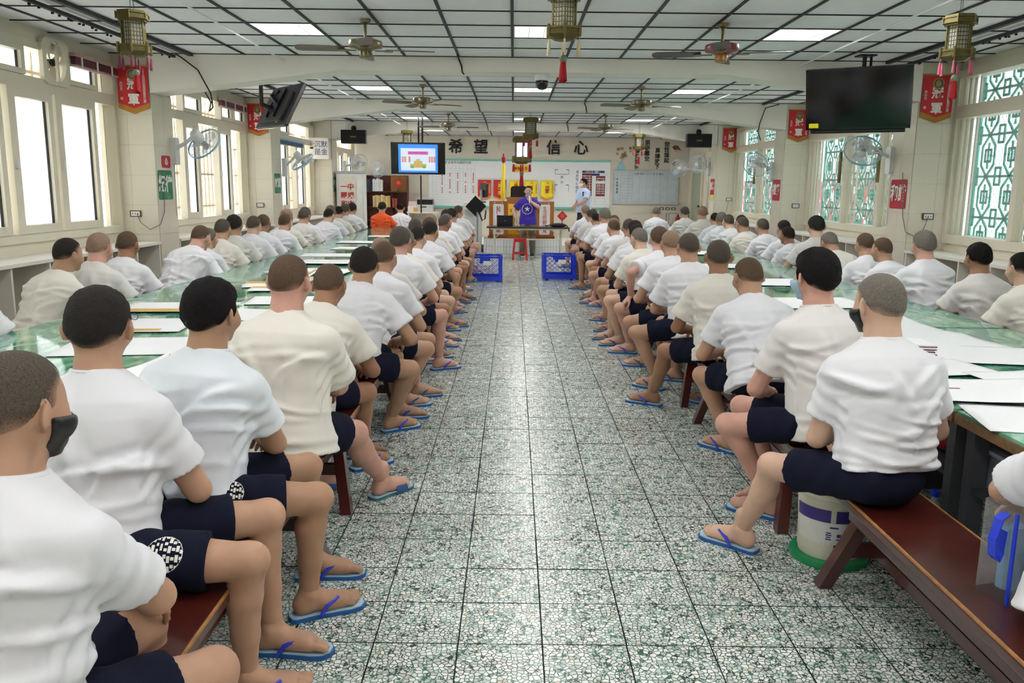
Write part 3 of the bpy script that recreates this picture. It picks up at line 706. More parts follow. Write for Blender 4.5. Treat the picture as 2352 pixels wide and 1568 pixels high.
# ------------------------------------------------------------------ windows
wcount = [0]
def new_window(label, xs_, y0, y1):
    wcount[0] += 1
    o = bpy.data.objects.new('window_%d' % wcount[0], None); C.objects.link(o); o.location = (xs_, (y0+y1)/2, 0); o['kind'] = 'structure'; o['label'] = label
    return o
def wpart(w, mb, name, m, smooth=False):
    o = mb.obj(name, m, w, smooth); o.location = (-w.location[0], -w.location[1], -w.location[2]); return o
def left_window(y0, y1, sashes, label, blind=None, tsash=()):
    """sashes: list of (ya, yb) frosted; the rest is open to the bars outside"""
    w = new_window(label, WL, y0, y1)
    f = MB(); x0, x1 = WL-0.14, WL+0.03
    f.b2((x0, y0, SILL-0.03), (x1, y1, SILL+0.05)); f.b2((x0, y0, HEAD-0.05), (x1, y1, HEAD+0.02)); f.b2((x0, y0+0.06, TR0), (x1, y1-0.06, TR1))
    f.b2((x0, y0, SILL+0.05), (x1, y0+0.06, HEAD-0.05)); f.b2((x0, y1-0.06, SILL+0.05), (x1, y1, HEAD-0.05))
    wpart(w, f, 'window_frame', M_alu)
    posts = sorted(set([s[0] for s in sashes[1:]]))
    for (ya, yb) in sashes:
        fr = MB(); t = 0.075; xa, xb = WL-0.05, WL+0.045
        fr.b2((xa, ya, SILL+0.052), (xb, ya+t*1.5, TR0-0.002)); fr.b2((xa, yb-t, SILL+0.052), (xb, yb, TR0-0.002)); fr.b2((xa, ya+t*1.5, SILL+0.052), (xb, yb-t, SILL+0.13)); fr.b2((xa, ya+t*1.5, TR0-0.09), (xb, yb-t, TR0-0.002))
        s_ = wpart(w, fr, 'sash', M_alu)
        p_ = wpart(w, MB().b2((WL-0.012, ya+t*1.5, SILL+0.13), (WL-0.006, yb-t, TR0-0.09)), 'pane', M_frost)
        wpart(w, MB().b2((WL-0.006, yb-t-0.013, SILL+0.131), (WL+0.012, yb-t-0.001, TR0-0.091)), 'seal', M_seal)
        wpart(w, MB().b2((WL+0.045, ya+0.03, 1.72), (WL+0.07, ya+0.06, 1.80)), 'latch', M_white)
    for (ya, yb) in tsash:
        fr = MB(); t = 0.06; xa, xb = WL-0.05, WL+0.045
        fr.b2((xa, ya, TR1+0.002), (xb, ya+t, HEAD-0.052)); fr.b2((xa, yb-t, TR1+0.002), (xb, yb, HEAD-0.052)); fr.b2((xa, ya+t, TR1+0.002), (xb, yb-t, TR1+0.05)); fr.b2((xa, ya+t, HEAD-0.1), (xb, yb-t, HEAD-0.052))
        wpart(w, fr, 'sash', M_alu); wpart(w, MB().b2((WL-0.012, ya+t, TR1+0.05), (WL-0.006, yb-t, HEAD-0.1)), 'pane', M_frost)
        wpart(w, MB().b2((WL-0.006, yb-t-0.011, TR1+0.051), (WL+0.012, yb-t-0.001, HEAD-0.101)), 'seal', M_seal)
    # sliding tracks folded together at the far end: ribbed uprights
    for k in range(4): wpart(w, MB().b2((WL-0.13+0.02*k, y1-0.10-0.045*k, SILL+0.052), (WL-0.11+0.03*k, y1-0.075-0.045*k, HEAD-0.052)), 'track_post', M_alu)
    # security bars outside
    b = MB()
    for y in np.arange(y0+0.1, y1, 0.16): b.b2((WL-0.42, y-0.012, SILL-0.1), (WL-0.40, y+0.012, HEAD+0.1))
    for z in (1.25, 1.75, 2.2, 2.7): b.b2((WL-0.425, y0, z-0.015), (WL-0.395, y1, z+0.015))
    wpart(w, b, 'security_bars', S('beige_bars', 205, 186, 150, rough=0.5))
    return w
left_window(0.7, 5.1, [(1.0, 1.9), (2.0, 2.9), (3.2, 4.1)], 'left window beside the camera')
left_window(5.66, 9.86, [(5.75, 6.65), (6.75, 7.62), (7.72, 8.46), (8.52, 9.32)], 'left window nearest the camera with frosted sashes', tsash=[(5.8, 6.7), (7.2, 8.05), (8.76, 9.42)])
left_window(10.42, 14.6, [(10.55, 11.4), (11.75, 12.32), (13.12, 13.72)], 'second left window behind the caged wall fan', tsash=[(11.8, 12.5), (13.3, 13.85), (13.9, 14.5)])
left_window(15.15, 19.42, [(15.3, 16.1), (16.5, 17.15), (17.75, 18.5)], 'third left window, further down the hall', tsash=[(15.5, 16.3), (16.6, 17.3)])
left_window(19.97, 24.4, [(20.1, 20.9), (21.1, 21.8), (22.0, 22.7), (23.2, 23.9)], 'last left window beside the stage', tsash=[(20.3, 21.1)])
def lattice(y0, y1, z0, z1, x, cw=0.44, ch=0.44):
    mb = MB(); ny = max(1, round((y1-y0)/cw)); nz = max(1, round((z1-z0)/ch)); cw = (y1-y0)/ny; ch = (z1-z0)/nz; t = 0.0135
    U = [((-1, 0), (1, 0)), ((0, 0), (.55, .55)), ((0, 0), (-.55, .55)), ((0, 0), (.55, -.55)), ((0, 0), (-.55, -.55)), ((.55, .55), (.55, 1)), ((-.55, .55), (-.55, 1)), ((.55, -.55), (.55, -1)), ((-.55, -.55), (-.55, -1)),
         ((0, .4), (0, 1)), ((0, -.4), (0, -1)), ((-.25, .72), (.25, .72)), ((-.25, .72), (-.25, 1)), ((.25, .72), (.25, 1)), ((-.25, -.72), (.25, -.72)), ((-.25, -.72), (-.25, -1)), ((.25, -.72), (.25, -1)),
         ((.78, .4), (1, .4)), ((.78, -.4), (1, -.4)), ((.78, -.4), (.78, .4)), ((-.78, .4), (-1, .4)), ((-.78, -.4), (-1, -.4)), ((-.78, -.4), (-.78, .4))]
    for i in range(ny):
        for j in range(nz):
            cy = y0+cw*(i+.5); cz = z0+ch*(j+.5)
            for (a, b), (c, d) in U:
                p = np.array([x, cy+a*cw/2, cz+b*ch/2]); q = np.array([x, cy+c*cw/2, cz+d*ch/2]); L = np.linalg.norm(q-p)
                M = Matrix.Rotation(math.atan2(q[2]-p[2], q[1]-p[1]), 3, 'X')
                mb.box((p+q)/2, (0.012, L+t, 2*t), M=M)
    for y in (y0, y1): mb.b2((x-0.01, y-0.018, z0), (x+0.01, y+0.018, z1))
    for z in (z0, z1): mb.b2((x-0.01, y0, z-0.018), (x+0.01, y1, z+0.018))
    return mb
M_wire = S('wire_mesh_grey', 120, 110, 105, rough=0.5)
def right_window(y0, y1, posts, label, handles=(), mesh_=True):
    w = new_window(label, WR, y0, y1); f = MB(); x0, x1 = WR-0.03, WR+0.16
    f.b2((x0, y0, SILL-0.05), (x1, y1, SILL+0.05)); f.b2((x0, y0, HEAD-0.03), (x1, y1, HEAD+0.06)); f.b2((x0, y0+0.06, TR0-0.04), (x1, y1-0.06, TR1-0.02))
    f.b2((x0, y0, SILL+0.05), (x1, y0+0.06, HEAD-0.03)); f.b2((x0, y1-0.06, SILL+0.05), (x1, y1, HEAD-0.03))
    wpart(w, f, 'window_frame', M_alu)
    for y in posts:
        wpart(w, MB().b2((x0-0.006, y-0.045, SILL+0.052), (x1-0.08, y+0.045, HEAD-0.032)), 'mullion', M_alu)
        for k in range(3): wpart(w, MB().b2((WR+0.03+0.035*k, y-0.09-0.04*k, SILL+0.05), (WR+0.05+0.035*k, y-0.07-0.04*k, TR0)), 'track_post', M_alu)
    for k in range(4): wpart(w, MB().b2((WR+0.02+0.03*k, y1-0.1-0.05*k, SILL+0.05), (WR+0.04+0.03*k, y1-0.075-0.05*k, HEAD)), 'track_post', M_alu)
    ys = [y0]+list(posts)+[y1]
    for a, b in zip(ys[:-1], ys[1:]):
        if b-a > 0.3:
            wpart(w, MB().b2((WR+0.07, a+0.04, SILL+0.05), (WR+0.075, b-0.04, TR0-0.04)), 'pane', M_clear)
            wpart(w, MB().b2((WR+0.07, a+0.04, TR1), (WR+0.075, b-0.04, HEAD-0.03)), 'pane', M_clear)
    wpart(w, lattice(y0+0.05, y1-0.12, SILL+0.03, TR0, WR+0.22), 'lattice_grille', M_green)
    wpart(w, lattice(y0+0.05, y1-0.12, TR1-0.06, HEAD+0.02, WR+0.22, 0.44, 0.42), 'lattice_grille', M_green)
    for y in handles:
        wpart(w, MB().b2((WR-0.06, y-0.03, 1.72), (WR-0.03, y+0.03, 2.18)), 'pull_handle', M_brass)
    if mesh_:
        mb = MB(); p = 0.075; X = WR+0.42; t = 0.0022
        ny = int((y1-y0)/p); nz = int((HEAD-SILL)/p/1.25)
        for k in range(-nz, ny):
            for s_ in (1, -1):
                ya = y0+k*p if s_ > 0 else y0+(k+nz)*p; yb = ya+s_*nz*p
                a = np.array([X, ya, SILL]); b = np.array([X, yb, SILL+nz*p*1.25])
                # clip to the window
                def cl(P, Q):
                    for lim, sg in ((y0, 1), (y1, -1)):
                        if (P[1]-lim)*sg < 0:
                            if (Q[1]-lim)*sg <= 0: return None
                            u = (lim-P[1])/(Q[1]-P[1]); P = P+(Q-P)*u
                    return P
                P = cl(a, b); Q = cl(b, a)
                if P is None or Q is None or np.linalg.norm(Q-P) < 0.05: continue
                mb.cyl(P, Q, t, n=3, cap=False)
        wpart(w, mb, 'wire_mesh', M_wire)
    return w
right_window(0.7, 5.1, [2.1, 3.5], 'right window beside the camera', mesh_=False)
right_window(5.66, 9.86, [7.1, 8.52], 'right window nearest the camera with green lattice and wire mesh')
right_window(10.42, 14.6, [11.72, 12.97], 'second right window behind the caged wall fan', handles=[11.72, 13.1])
right_window(15.15, 19.42, [16.4, 17.6], 'third right window, further down the hall', handles=[17.75])
right_window(19.97, 22.2, [21.1], 'last right window before the stage door', mesh_=False)
# outside: a walkway wall on the right, a yard wall on the left
def brickmat():
    m = bpy.data.materials.new('outside_brick'); m.use_nodes = True; n = m.node_tree.nodes; l = m.node_tree.links; b = n['Principled BSDF']
    tc = n.new('ShaderNodeTexCoord'); mp = n.new('ShaderNodeMapping'); mp.inputs['Rotation'].default_value = (0, PI/2, 0); l.new(tc.outputs['Object'], mp.inputs['Vector'])
    v = n.new('ShaderNodeTexVoronoi'); v.inputs['Scale'].default_value = 7; l.new(tc.outputs['Object'], v.inputs['Vector'])
    r = n.new('ShaderNodeValToRGB'); r.color_ramp.interpolation = 'CONSTANT'
    r.color_ramp.elements[0].color = srgb(186, 84, 84)+(1,); r.color_ramp.elements[1].position = 0.4; r.color_ramp.elements[1].color = srgb(232, 228, 226)+(1,)
    e = r.color_ramp.elements.new(0.7); e.color = srgb(160, 110, 108)+(1,)
    sp = n.new('ShaderNodeSeparateColor'); l.new(v.outputs['Color'], sp.inputs['Color']); l.new(sp.outputs['Red'], r.inputs['Fac']); l.new(r.outputs['Color'], b.inputs['Base Color']); b.inputs['Roughness'].default_value = 0.8
    return m
M_out = S('outside_white_wall', 225, 225, 225, rough=0.8)
struct(MB().b2((WR+0.25, Y0, -0.1), (WR+6, Y1+2, 0)).obj('ground_right', S('outside_paving', 205, 203, 198, rough=0.9)), 'paved yard outside the right windows')
struct(MB().b2((WL-6, Y0, -0.1), (WL-0.25, Y1+2, 0)).obj('ground_left', S('outside_paving2', 214, 210, 200, rough=0.9)), 'paved yard outside the left windows')
ow = MB(); ow.b2((WR+3.4, 2, 0), (WR+3.6, 11.6, 2.3)); ow.b2((WR+3.4, 19.5, 0), (WR+3.6, 26, 2.6))
struct(ow.obj('yard_wall', M_out), 'white yard wall seen through the right windows')
struct(MB().b2((WR+3.0, 17.5, 0), (WR+3.2, 30, 1.9)).obj('yard_brick_wall', brickmat()), 'red and white patterned wall seen through the lattice')
# wall below the windows: tile band and low cubby shelf
def shelf_run(side, y0, y1, label):
    xw = WL if side < 0 else WR; xf = XL if side < 0 else XR; s_ = 1 if side < 0 else -1
    t = thing('cubby_shelf', label, 'shelf', (xf, (y0+y1)/2, 0), group='low cubby shelves under the windows')
    def P(mb, nm, m): o = mb.obj(nm, m, t); o.location = (-xf, -(y0+y1)/2, 0); return o
    P(MB().b2((xw, y0, 0.90), (xf+0.02*s_, y1, 0.93)), 'shelf_top', M_cream)
    P(MB().b2((xw, y0, 0.10), (xf, y1, 0.13)), 'shelf_bottom', M_cream)
    P(MB().b2((xw+0.0*s_, y0, 0.13), (xw+0.02*s_, y1, 0.9)), 'back_panel', S('cubby_back', 214, 190, 150, rough=0.6))
    n_ = max(2, round((y1-y0)/0.6))
    m = MB().b2((min(xw, xf), -0.012, 0.13), (max(xw, xf), 0.012, 0.90)).mesh('divider', M_cream)
    for k in range(n_+1):
        o = link('divider', m, t, (-xf, y0+0.012+(y1-y0-0.024)*k/n_-(y0+y1)/2, 0))
shelf_run(-1, 5.7, 9.84, 'cream cubby shelf under the left window nearest the camera')
shelf_run(-1, 10.44, 14.58, 'cream cubby shelf under the second left window')
shelf_run(-1, 15.18, 19.4, 'cream cubby shelf under the third left window')
shelf_run(1, 5.7, 9.84, 'cream cubby shelf under the right window nearest the camera')
shelf_run(1, 10.44, 14.58, 'cream cubby shelf under the second right window')
shelf_run(1, 15.18, 19.4, 'cream cubby shelf under the third right window')

for k, (x, y, nm) in enumerate(((-0.16, 10.8, 'middle'), (0.62, 10.8, 'right'), (-0.78, 10.8, 'left'))):
    o = MB().b2((x-0.16, y-0.012, 0.001), (x+0.16, y+0.012, 0.0022)).obj('floor_tape', M_inkw); tag(o, 'short strip of white tape across the aisle floor, %s of three' % nm, 'floor tape')
# ------------------------------------------------------------------ ceiling lamps
M_lamp = mat('lamp_diffuser', (1, 1, 1), rough=0.5, emit=(1.0, 0.99, 0.97), estr=2.6)
M_louv = S('louver_white', 235, 236, 238, rough=0.3)
ORD = ['first', 'second', 'third', 'fourth', 'fifth', 'sixth', 'seventh', 'eighth', 'ninth', 'tenth', 'eleventh', 'twelfth', 'thirteenth', 'fourteenth', 'fifteenth', 'sixteenth', 'seventeenth', 'eighteenth', 'nineteenth', 'twentieth', 'twenty-first', 'twenty-second', 'twenty-third', 'twenty-fourth', 'twenty-fifth', 'twenty-sixth', 'twenty-seventh', 'twenty-eighth']
lm = {}
LY = sorted(set(round(l[1], 2) for l in LIGHTS))
for (x, y, w, d) in LIGHTS:
    col = 'left' if x < -1 else ('right' if x > 1.5 else 'middle'); iy = LY.index(round(y, 2))
    seen = [v for v in LY if v > 6]
    lab = ('recessed louvred ceiling lamp, %s row along the hall, %s from the camera' % (col, ORD[seen.index(round(y, 2))])) if y > 6 else 'recessed louvred ceiling lamp, %s row, %s overhead behind the frame' % (col, ORD[iy])
    t = thing('ceiling_light', lab, 'ceiling lamp', (x, y, ZC), group='recessed ceiling lamps')
    k = round(d, 3)
    if k not in lm:
        w_, d_ = w-0.03, d-0.02
        h = MB(); 
        for s_ in (-1, 1): h.b2((s_*w_/2-0.008, -d_/2, 0), (s_*w_/2+0.008, d_/2, 0.09)); h.b2((-w_/2, s_*d_/2-0.008, 0), (w_/2, s_*d_/2+0.008, 0.09))
        h.b2((-w_/2, -d_/2, 0.088), (w_/2, d_/2, 0.092))
        lv = MB()
        for q in range(1, 9): lv.b2((-w_/2, -d_/2+d_*q/9-0.002, 0.004), (w_/2, -d_/2+d_*q/9+0.002, 0.03))
        for q in range(1, 4): lv.b2((-w_/2+w_*q/4-0.003, -d_/2, 0.0), (-w_/2+w_*q/4+0.003, d_/2, 0.04))
        tb = MB()
        for q in (-0.17, 0, 0.17): tb.cyl((q, -d_/2+0.02, 0.058), (q, d_/2-0.02, 0.058), 0.02, n=8)
        df = MB().b2((-w_/2+0.01, -d_/2+0.01, 0.078), (w_/2-0.01, d_/2-0.01, 0.086))
        lm[k] = (h.mesh('housing', M_white), lv.mesh('louver', M_louv), tb.mesh('tube', M_lamp, True), df.mesh('reflector', M_lamp))
    for nm, m in zip(('housing', 'louver', 'tube', 'reflector'), lm[k]): link(nm, m, t)
    L = bpy.data.lights.new('lamp_light', 'AREA'); L.shape = 'RECTANGLE'; L.size = w*0.9; L.size_y = d*0.9; L.energy = LAMP_W; L.color = (1.0, 0.985, 0.96)
    lo = bpy.data.objects.new('lamp_light', L); C.objects.link(lo); lo.parent = t; lo.location = (0, 0, -0.012)
# ------------------------------------------------------------------ ceiling fans
M_bronze = S('fan_bronze', 128, 118, 92, rough=0.3, metal=0.75, var=0.08)
M_fred = S('fan_red', 120, 26, 30, rough=0.3, coat=0.3)
M_blade = S('fan_blade', 120, 104, 92, rough=0.5, var=0.12)
M_bladed = S('fan_blade_dark', 88, 72, 76, rough=0.5, var=0.12)
def ceiling_fan(x, y, label, body, blade, drop=0.0, rot=0.3):
    t = thing('ceiling_fan', label, 'ceiling fan', (x, y, ZC), group='ceiling fans')
    MB().lathe([(0.0, 0), (0.05, 0), (0.045, -0.03), (0.014, -0.045), (0.012, -0.12-drop), (0.0, -0.12-drop)], 14).obj('rod', M_brass if body is M_fred else body, t, True)
    z = -0.12-drop
    MB().lathe([(0, z+0.0), (0.03, z), (0.10, z-0.008), (0.145, z-0.022), (0.15, z-0.055), (0.145, z-0.075), (0.09, z-0.085), (0.07, z-0.10), (0.05, z-0.105), (0, z-0.105)], 26).obj('motor_housing', body, t, True)
    MB().lathe([(0, z-0.10), (0.05, z-0.105), (0.055, z-0.12), (0.05, z-0.155), (0.035, z-0.165), (0, z-0.165)], 16).obj('hub_cap', S('fan_copper', 168, 122, 70, rough=0.3, metal=0.6) if body is M_fred else body, t, True)
    am = MB(); am.b2((0.08, -0.018, z-0.105), (0.21, 0.018, z-0.098))
    am.rbox((0.20, 0, z-0.1015), (0.08, 0.09, 0.006), 0.03)
    ame = am.mesh('blade_arm', M_brass)
    bm_ = MB(); poly = [(0.18, -0.055), (0.30, -0.065), (0.56, -0.07), (0.60, -0.05), (0.61, 0), (0.60, 0.05), (0.56, 0.07), (0.30, 0.065), (0.18, 0.055)]
    bm_.prism(poly, 0.007, lambda a, b, w: (a, b, z-0.095+w+b*0.18)); bme = bm_.mesh('blade', blade)
    for k in range(4):
        b = link('blade', bme, t, rz=rot+k*PI/2); link('blade_arm', ame, b)
    return t
ceiling_fan(-1.32, 7.75, 'bronze ceiling fan in the first bay, left of the middle lantern', M_bronze, M_blade, 0.04, 0.15)
ceiling_fan(1.82, 7.75, 'dark red ceiling fan with copper hub near the camera', M_fred, M_bladed, 0.04, -0.25)
ceiling_fan(-1.32, 12.5, 'bronze ceiling fan in the second bay, left side', M_bronze, M_blade, 0.05, 0.5)
ceiling_fan(1.82, 12.5, 'bronze ceiling fan in the second bay, right side', M_bronze, M_blade, 0.05, 0.2)
ceiling_fan(-1.32, 17.3, 'bronze ceiling fan in the third bay, left side', M_bronze, M_blade, 0.05, 0.1)
ceiling_fan(1.82, 17.3, 'bronze ceiling fan in the third bay, right side', M_bronze, M_blade, 0.05, 0.35)
# ------------------------------------------------------------------ lanterns
M_lant = S('lantern_bronze', 96, 86, 40, rough=0.45, metal=0.35, var=0.25, vscale=30)
M_crys = S('lantern_crystal', 205, 208, 205, rough=0.1, spec=0.8)
M_tasp = S('tassel_pink', 196, 96, 120, rough=0.8); M_tasr = S('tassel_red', 175, 26, 34, rough=0.8); M_jade = S('jade_bead', 120, 130, 108, rough=0.3); M_tasg = S('tassel_beaded', 200, 190, 150, rough=0.5)
M_cord = S('cord_dark', 40, 34, 30, rough=0.7)
def hexprism(mb, r, z0, z1, r1=None, n=6, rot=PI/6):
    r1 = r if r1 is None else r1
    vs = [(rr*math.cos(rot+2*PI*k/n), rr*math.sin(rot+2*PI*k/n), z) for z, rr in ((z0, r), (z1, r1)) for k in range(n)]
    return mb.add(vs, [tuple(range(n))[::-1], tuple(range(n, 2*n))]+[(k, (k+1) % n, n+(k+1) % n, n+k) for k in range(n)])
def lantern(x, y, zt, label, sc=1.0, tas=None, rot=0.0, pic=False, drop=None):
    t = thing('hanging_lantern', label, 'lantern', (x, y, zt), rot, group='hanging palace lanterns'); tas = tas or M_tasp
    def O(mb, nm, m, par=t, sm=False): o = mb.obj(nm, m, par, sm); return o
    s = sc; cordm = MB(); top = (ZC-zt)/1.0
    for dx in (-0.012, 0.012): cordm.cyl((dx*s, 0, 0), (dx*0.6, 0, top), 0.0022, n=5)
    O(cordm, 'cord', M_cord)
    a = MB(); hexprism(a, 0.105*s, -0.012*s, 0); hexprism(a, 0.112*s, -0.058*s, -0.012*s); hexprism(a, 0.10*s, -0.07*s, -0.058*s)
    cap = O(a, 'lantern_cap', M_lant)
    rim = MB()
    for k in range(6):
        c0 = PI/6+2*PI*k/6; c1 = c0+PI/3; p = np.array([math.cos(c0), math.sin(c0), 0])*0.115*s; q = np.array([math.cos(c1), math.sin(c1), 0])*0.115*s
        for zz in (-0.018, -0.053): rim.cyl(p+[0, 0, zz*s], q+[0, 0, zz*s], 0.005*s, n=5)
        rim.cyl(p+[0, 0, -0.06*s], p+[0, 0, -0.01*s], 0.006*s, n=5)
    O(rim, 'cap_rim', M_lant, cap)
    zb = -0.23*s; inner = MB(); hexprism(inner, 0.068*s, zb, -0.065*s); O(inner, 'glass_body', M_crys if not pic else mat('lantern_picture', (0.75, 0.65, 0.85), rough=0.4, emit=(0.75, 0.68, 0.95), estr=0.7, var=0.3, vscale=40))
    lat = MB()
    for k in range(6):
        c0 = PI/6+2*PI*k/6; c1 = c0+PI/3; p = np.array([math.cos(c0), math.sin(c0), 0])*0.082*s; q = np.array([math.cos(c1), math.sin(c1), 0])*0.082*s
        lat.cyl(p+[0, 0, zb], p+[0, 0, -0.06*s], 0.006*s, n=5)
        if not pic:
            for u in (0.25, 0.5, 0.75): r_ = p+(q-p)*u; lat.cyl(r_+[0, 0, zb], r_+[0, 0, -0.06*s], 0.003*s, n=4)
            for u in (0.17, 0.34, 0.5, 0.66, 0.83): zz = zb+(-0.06*s-zb)*u; lat.cyl(p+[0, 0, zz], q+[0, 0, zz], 0.003*s, n=4)
    O(lat, 'fretwork', M_lant)
    b = MB(); hexprism(b, 0.112*s, zb-0.055*s, zb); hexprism(b, 0.06*s, zb-0.078*s, zb-0.055*s, 0.105*s)
    base = O(b, 'lantern_base', M_lant)
    cor = MB()
    for k in range(6):
        c0 = PI/6+2*PI*k/6; p = np.array([math.cos(c0), math.sin(c0), 0])*0.113*s
        cor.cyl(p+[0, 0, zb-0.06*s], p+[0, 0, zb+0.012*s], 0.011*s, n=6)
        for zz in (-0.01, -0.045):
            c1 = c0+PI/3; q = np.array([math.cos(c1), math.sin(c1), 0])*0.114*s; cor.cyl(p+[0, 0, zb+zz*s], q+[0, 0, zb+zz*s], 0.005*s, n=5)
    O(cor, 'base_rim', M_lant, base)
    tm_ = MB(); tm_.cyl((0, 0, 0), (0, 0, -0.035*s), 0.0015, n=4); tm_.lathe([(0, -0.03*s), (0.006*s, -0.035*s), (0.007*s, -0.05*s), (0.011*s, -0.115*s), (0, -0.118*s)], 8)
    tme = tm_.mesh('side_tassel', tas)
    for k in range(6):
        c0 = PI/6+2*PI*k/6; link('side_tassel', tme, t, (math.cos(c0)*0.11*s, math.sin(c0)*0.11*s, zb-0.05*s))
    ct = MB(); z0 = zb-0.075*s; ct.cyl((0, 0, z0), (0, 0, z0-0.10*s), 0.0025, n=5); O(ct, 'tassel_cord', M_cord)
    O(MB().sphere((0, 0, z0-0.115*s), 0.026*s, 10, 8), 'bead', M_jade, sm=True)
    tt = MB(); rr = random.Random(5)
    for k in range(14):
        a_ = 2*PI*k/14; tt.cyl((0.012*s*math.cos(a_), 0.012*s*math.sin(a_), z0-0.135*s), (0.022*s*math.cos(a_), 0.022*s*math.sin(a_), z0-(0.25+rr.uniform(-0.012, 0.012))*s), 0.0055*s, n=4)
    O(tt, 'centre_tassel', M_tasr)
    return t
lantern(-2.73, 6.3, 2.80, 'bronze hexagonal lantern with purple tassels above the left window row', 1.0, S('tassel_plum', 132, 52, 78, rough=0.8), 0.2)
lantern(0.345, 6.3, 2.98, 'bronze hexagonal lantern with beaded tassels hanging over the middle aisle', 1.12, M_tasg, 0.0)
lantern(3.165, 6.3, 2.835, 'bronze hexagonal lantern with pink and magenta tassels above the right window row', 1.02, M_tasp, 0.45)
lantern(0.29, 15.4, 2.82, 'small dark lantern halfway down the aisle, in front of the third bay', 1.25, M_tasr, 0.1)
lantern(0.18, 20.0, 2.75, 'large picture lantern with pink panels above the speaker', 2.0, M_tasr, 0.1, pic=True)
lantern(-2.35, 18.9, 2.80, 'small bronze lantern above the lit television', 1.15, M_tasr, 0.3)
lantern(2.75, 19.0, 2.78, 'small bronze lantern beside the painted verses', 1.15, M_tasr, 0.3)
# ------------------------------------------------------------------ wall fans
M_cage = S('fan_cage_white', 225, 230, 232, rough=0.3); M_fblade = mat('fan_blade_clear', srgb(215, 222, 228), rough=0.15, alpha=0.4); M_lblue = S('pale_blue', 150, 200, 225, rough=0.35)
fan_me = None
def wall_fan(x, y, z, wallx, label, yaw, pitch=0.35, r=0.215, back=False):
    """x,y,z centre of the grille; yaw azimuth (deg) the fan blows to"""
    global fan_me
    t = thing('wall_fan', label, 'wall fan', (x, y, z), group='caged wall fans')
    if fan_me is None:
        c = MB(); n_ = 44
        for rr, zz in ((0.215, 0.0), (0.205, 0.035), (0.205, -0.035), (0.15, 0.052), (0.09, 0.06), (0.15, -0.05), (0.09, -0.055)):
            c.tube([(rr*math.cos(2*PI*k/30), rr*math.sin(2*PI*k/30), zz) for k in range(30)], 0.0022, 4, True)
        for k in range(n_):
            a = 2*PI*k/n_; ca, sa = math.cos(a), math.sin(a)
            c.tube([(0.05*ca, 0.05*sa, 0.062), (0.13*ca, 0.13*sa, 0.056), (0.195*ca, 0.195*sa, 0.038), (0.213*ca, 0.213*sa, 0.0), (0.195*ca, 0.195*sa, -0.038), (0.12*ca, 0.12*sa, -0.053), (0.05*ca, 0.05*sa, -0.058)], 0.0011, 3)
        band = MB().lathe([(0.217, -0.012), (0.223, -0.012), (0.223, 0.012), (0.217, 0.012), (0.217, -0.012)], 36, cap=False)
        cap_ = MB().lathe([(0, 0.07), (0.04, 0.068), (0.05, 0.06), (0.05, 0.055), (0, 0.055)], 18)
        bl = MB(); pl = [(0.03, -0.02), (0.09, -0.075), (0.17, -0.07), (0.185, -0.02), (0.16, 0.04), (0.08, 0.05), (0.03, 0.025)]
        bl.prism(pl, 0.003, lambda a, b, w: (a, b, b*0.35+w))
        hub = MB().lathe([(0, -0.02), (0.03, -0.02), (0.03, 0.03), (0, 0.035)], 14)
        hd = MB().lathe([(0, -0.06), (0.055, -0.06), (0.065, -0.09), (0.065, -0.17), (0.05, -0.205), (0, -0.21)], 20)
        fan_me = (c.mesh('cage', M_cage), band.mesh('cage_rim', M_lblue, True), cap_.mesh('cage_badge', M_white, True), bl.mesh('blade', M_fblade), hub.mesh('hub', M_grey, True), hd.mesh('motor_head', M_white, True))
    d = Vector(az(yaw))*math.cos(pitch)-Vector((0, 0, 1))*math.sin(pitch); q = d.to_track_quat('Z', 'Y')
    for i, nm in enumerate(('cage', 'cage_rim', 'cage_badge', 'blade', 'hub', 'motor_head')):
        for k in range(3 if nm == 'blade' else 1):
            o = link(nm, fan_me[i], t); o.rotation_mode = 'QUATERNION'; o.rotation_quaternion = q @ Matrix.Rotation(k*2*PI/3, 3, 'Z').to_quaternion()
    b = Vector((0, 0, 0))-d*0.17                             # arm from the head to the wall
    if back: wx = Vector((0, wallx-y, -0.08)); bx = ((0, wallx-y-0.03, -0.1), (0.12, 0.06, 0.3))
    else: s_ = 1 if wallx < x else -1; wx = Vector((wallx-x+s_*0.05, b.y, -0.06)); bx = ((wallx-x+s_*0.03, b.y, -0.10), (0.06, 0.13, 0.32))
    MB().tube([tuple(b), tuple((b+wx)/2+Vector((0, 0, -0.02))), tuple(wx)], 0.022, 8).obj('arm', M_white, t, True)
    MB().rbox(bx[0], bx[1], 0.03, axis=0 if not back else 1).obj('wall_mount', M_white, t, True)
    pc = MB(); p0 = (bx[0][0], bx[0][1]-0.06, bx[0][2]-0.15)
    pc.tube([p0, (p0[0], p0[1], p0[2]-0.3), (p0[0], p0[1]-0.01, p0[2]-0.62)], 0.003, 4); pc.obj('pull_cord', M_grey, t)
    return t
wall_fan(-3.78, 10.5, 2.08, XL, 'white caged wall fan on the first left pillar, seen from behind', 25, 0.65)
wall_fan(-3.78, 15.35, 2.0, XL, 'white caged wall fan on the second left pillar', 55, 0.9)
wall_fan(-3.72, 20.6, 2.12, XL, 'white caged wall fan on the third left pillar beside the notice cabinet', 150, 0.25)
wall_fan(4.17, 10.3, 2.07, XR, 'white caged wall fan on the first right pillar, grille tipped to the floor', 215, 0.75)
wall_fan(4.22, 15.0, 2.03, XR, 'white caged wall fan on the second right pillar', 215, 0.5)
wall_fan(4.25, 19.9, 2.18, XR, 'white caged wall fan on the third right pillar', 215, 0.15)
wall_fan(4.12, 21.4, 2.12, XR+0.4, 'white caged wall fan beyond the third right pillar, near the door', 190, 0.1)
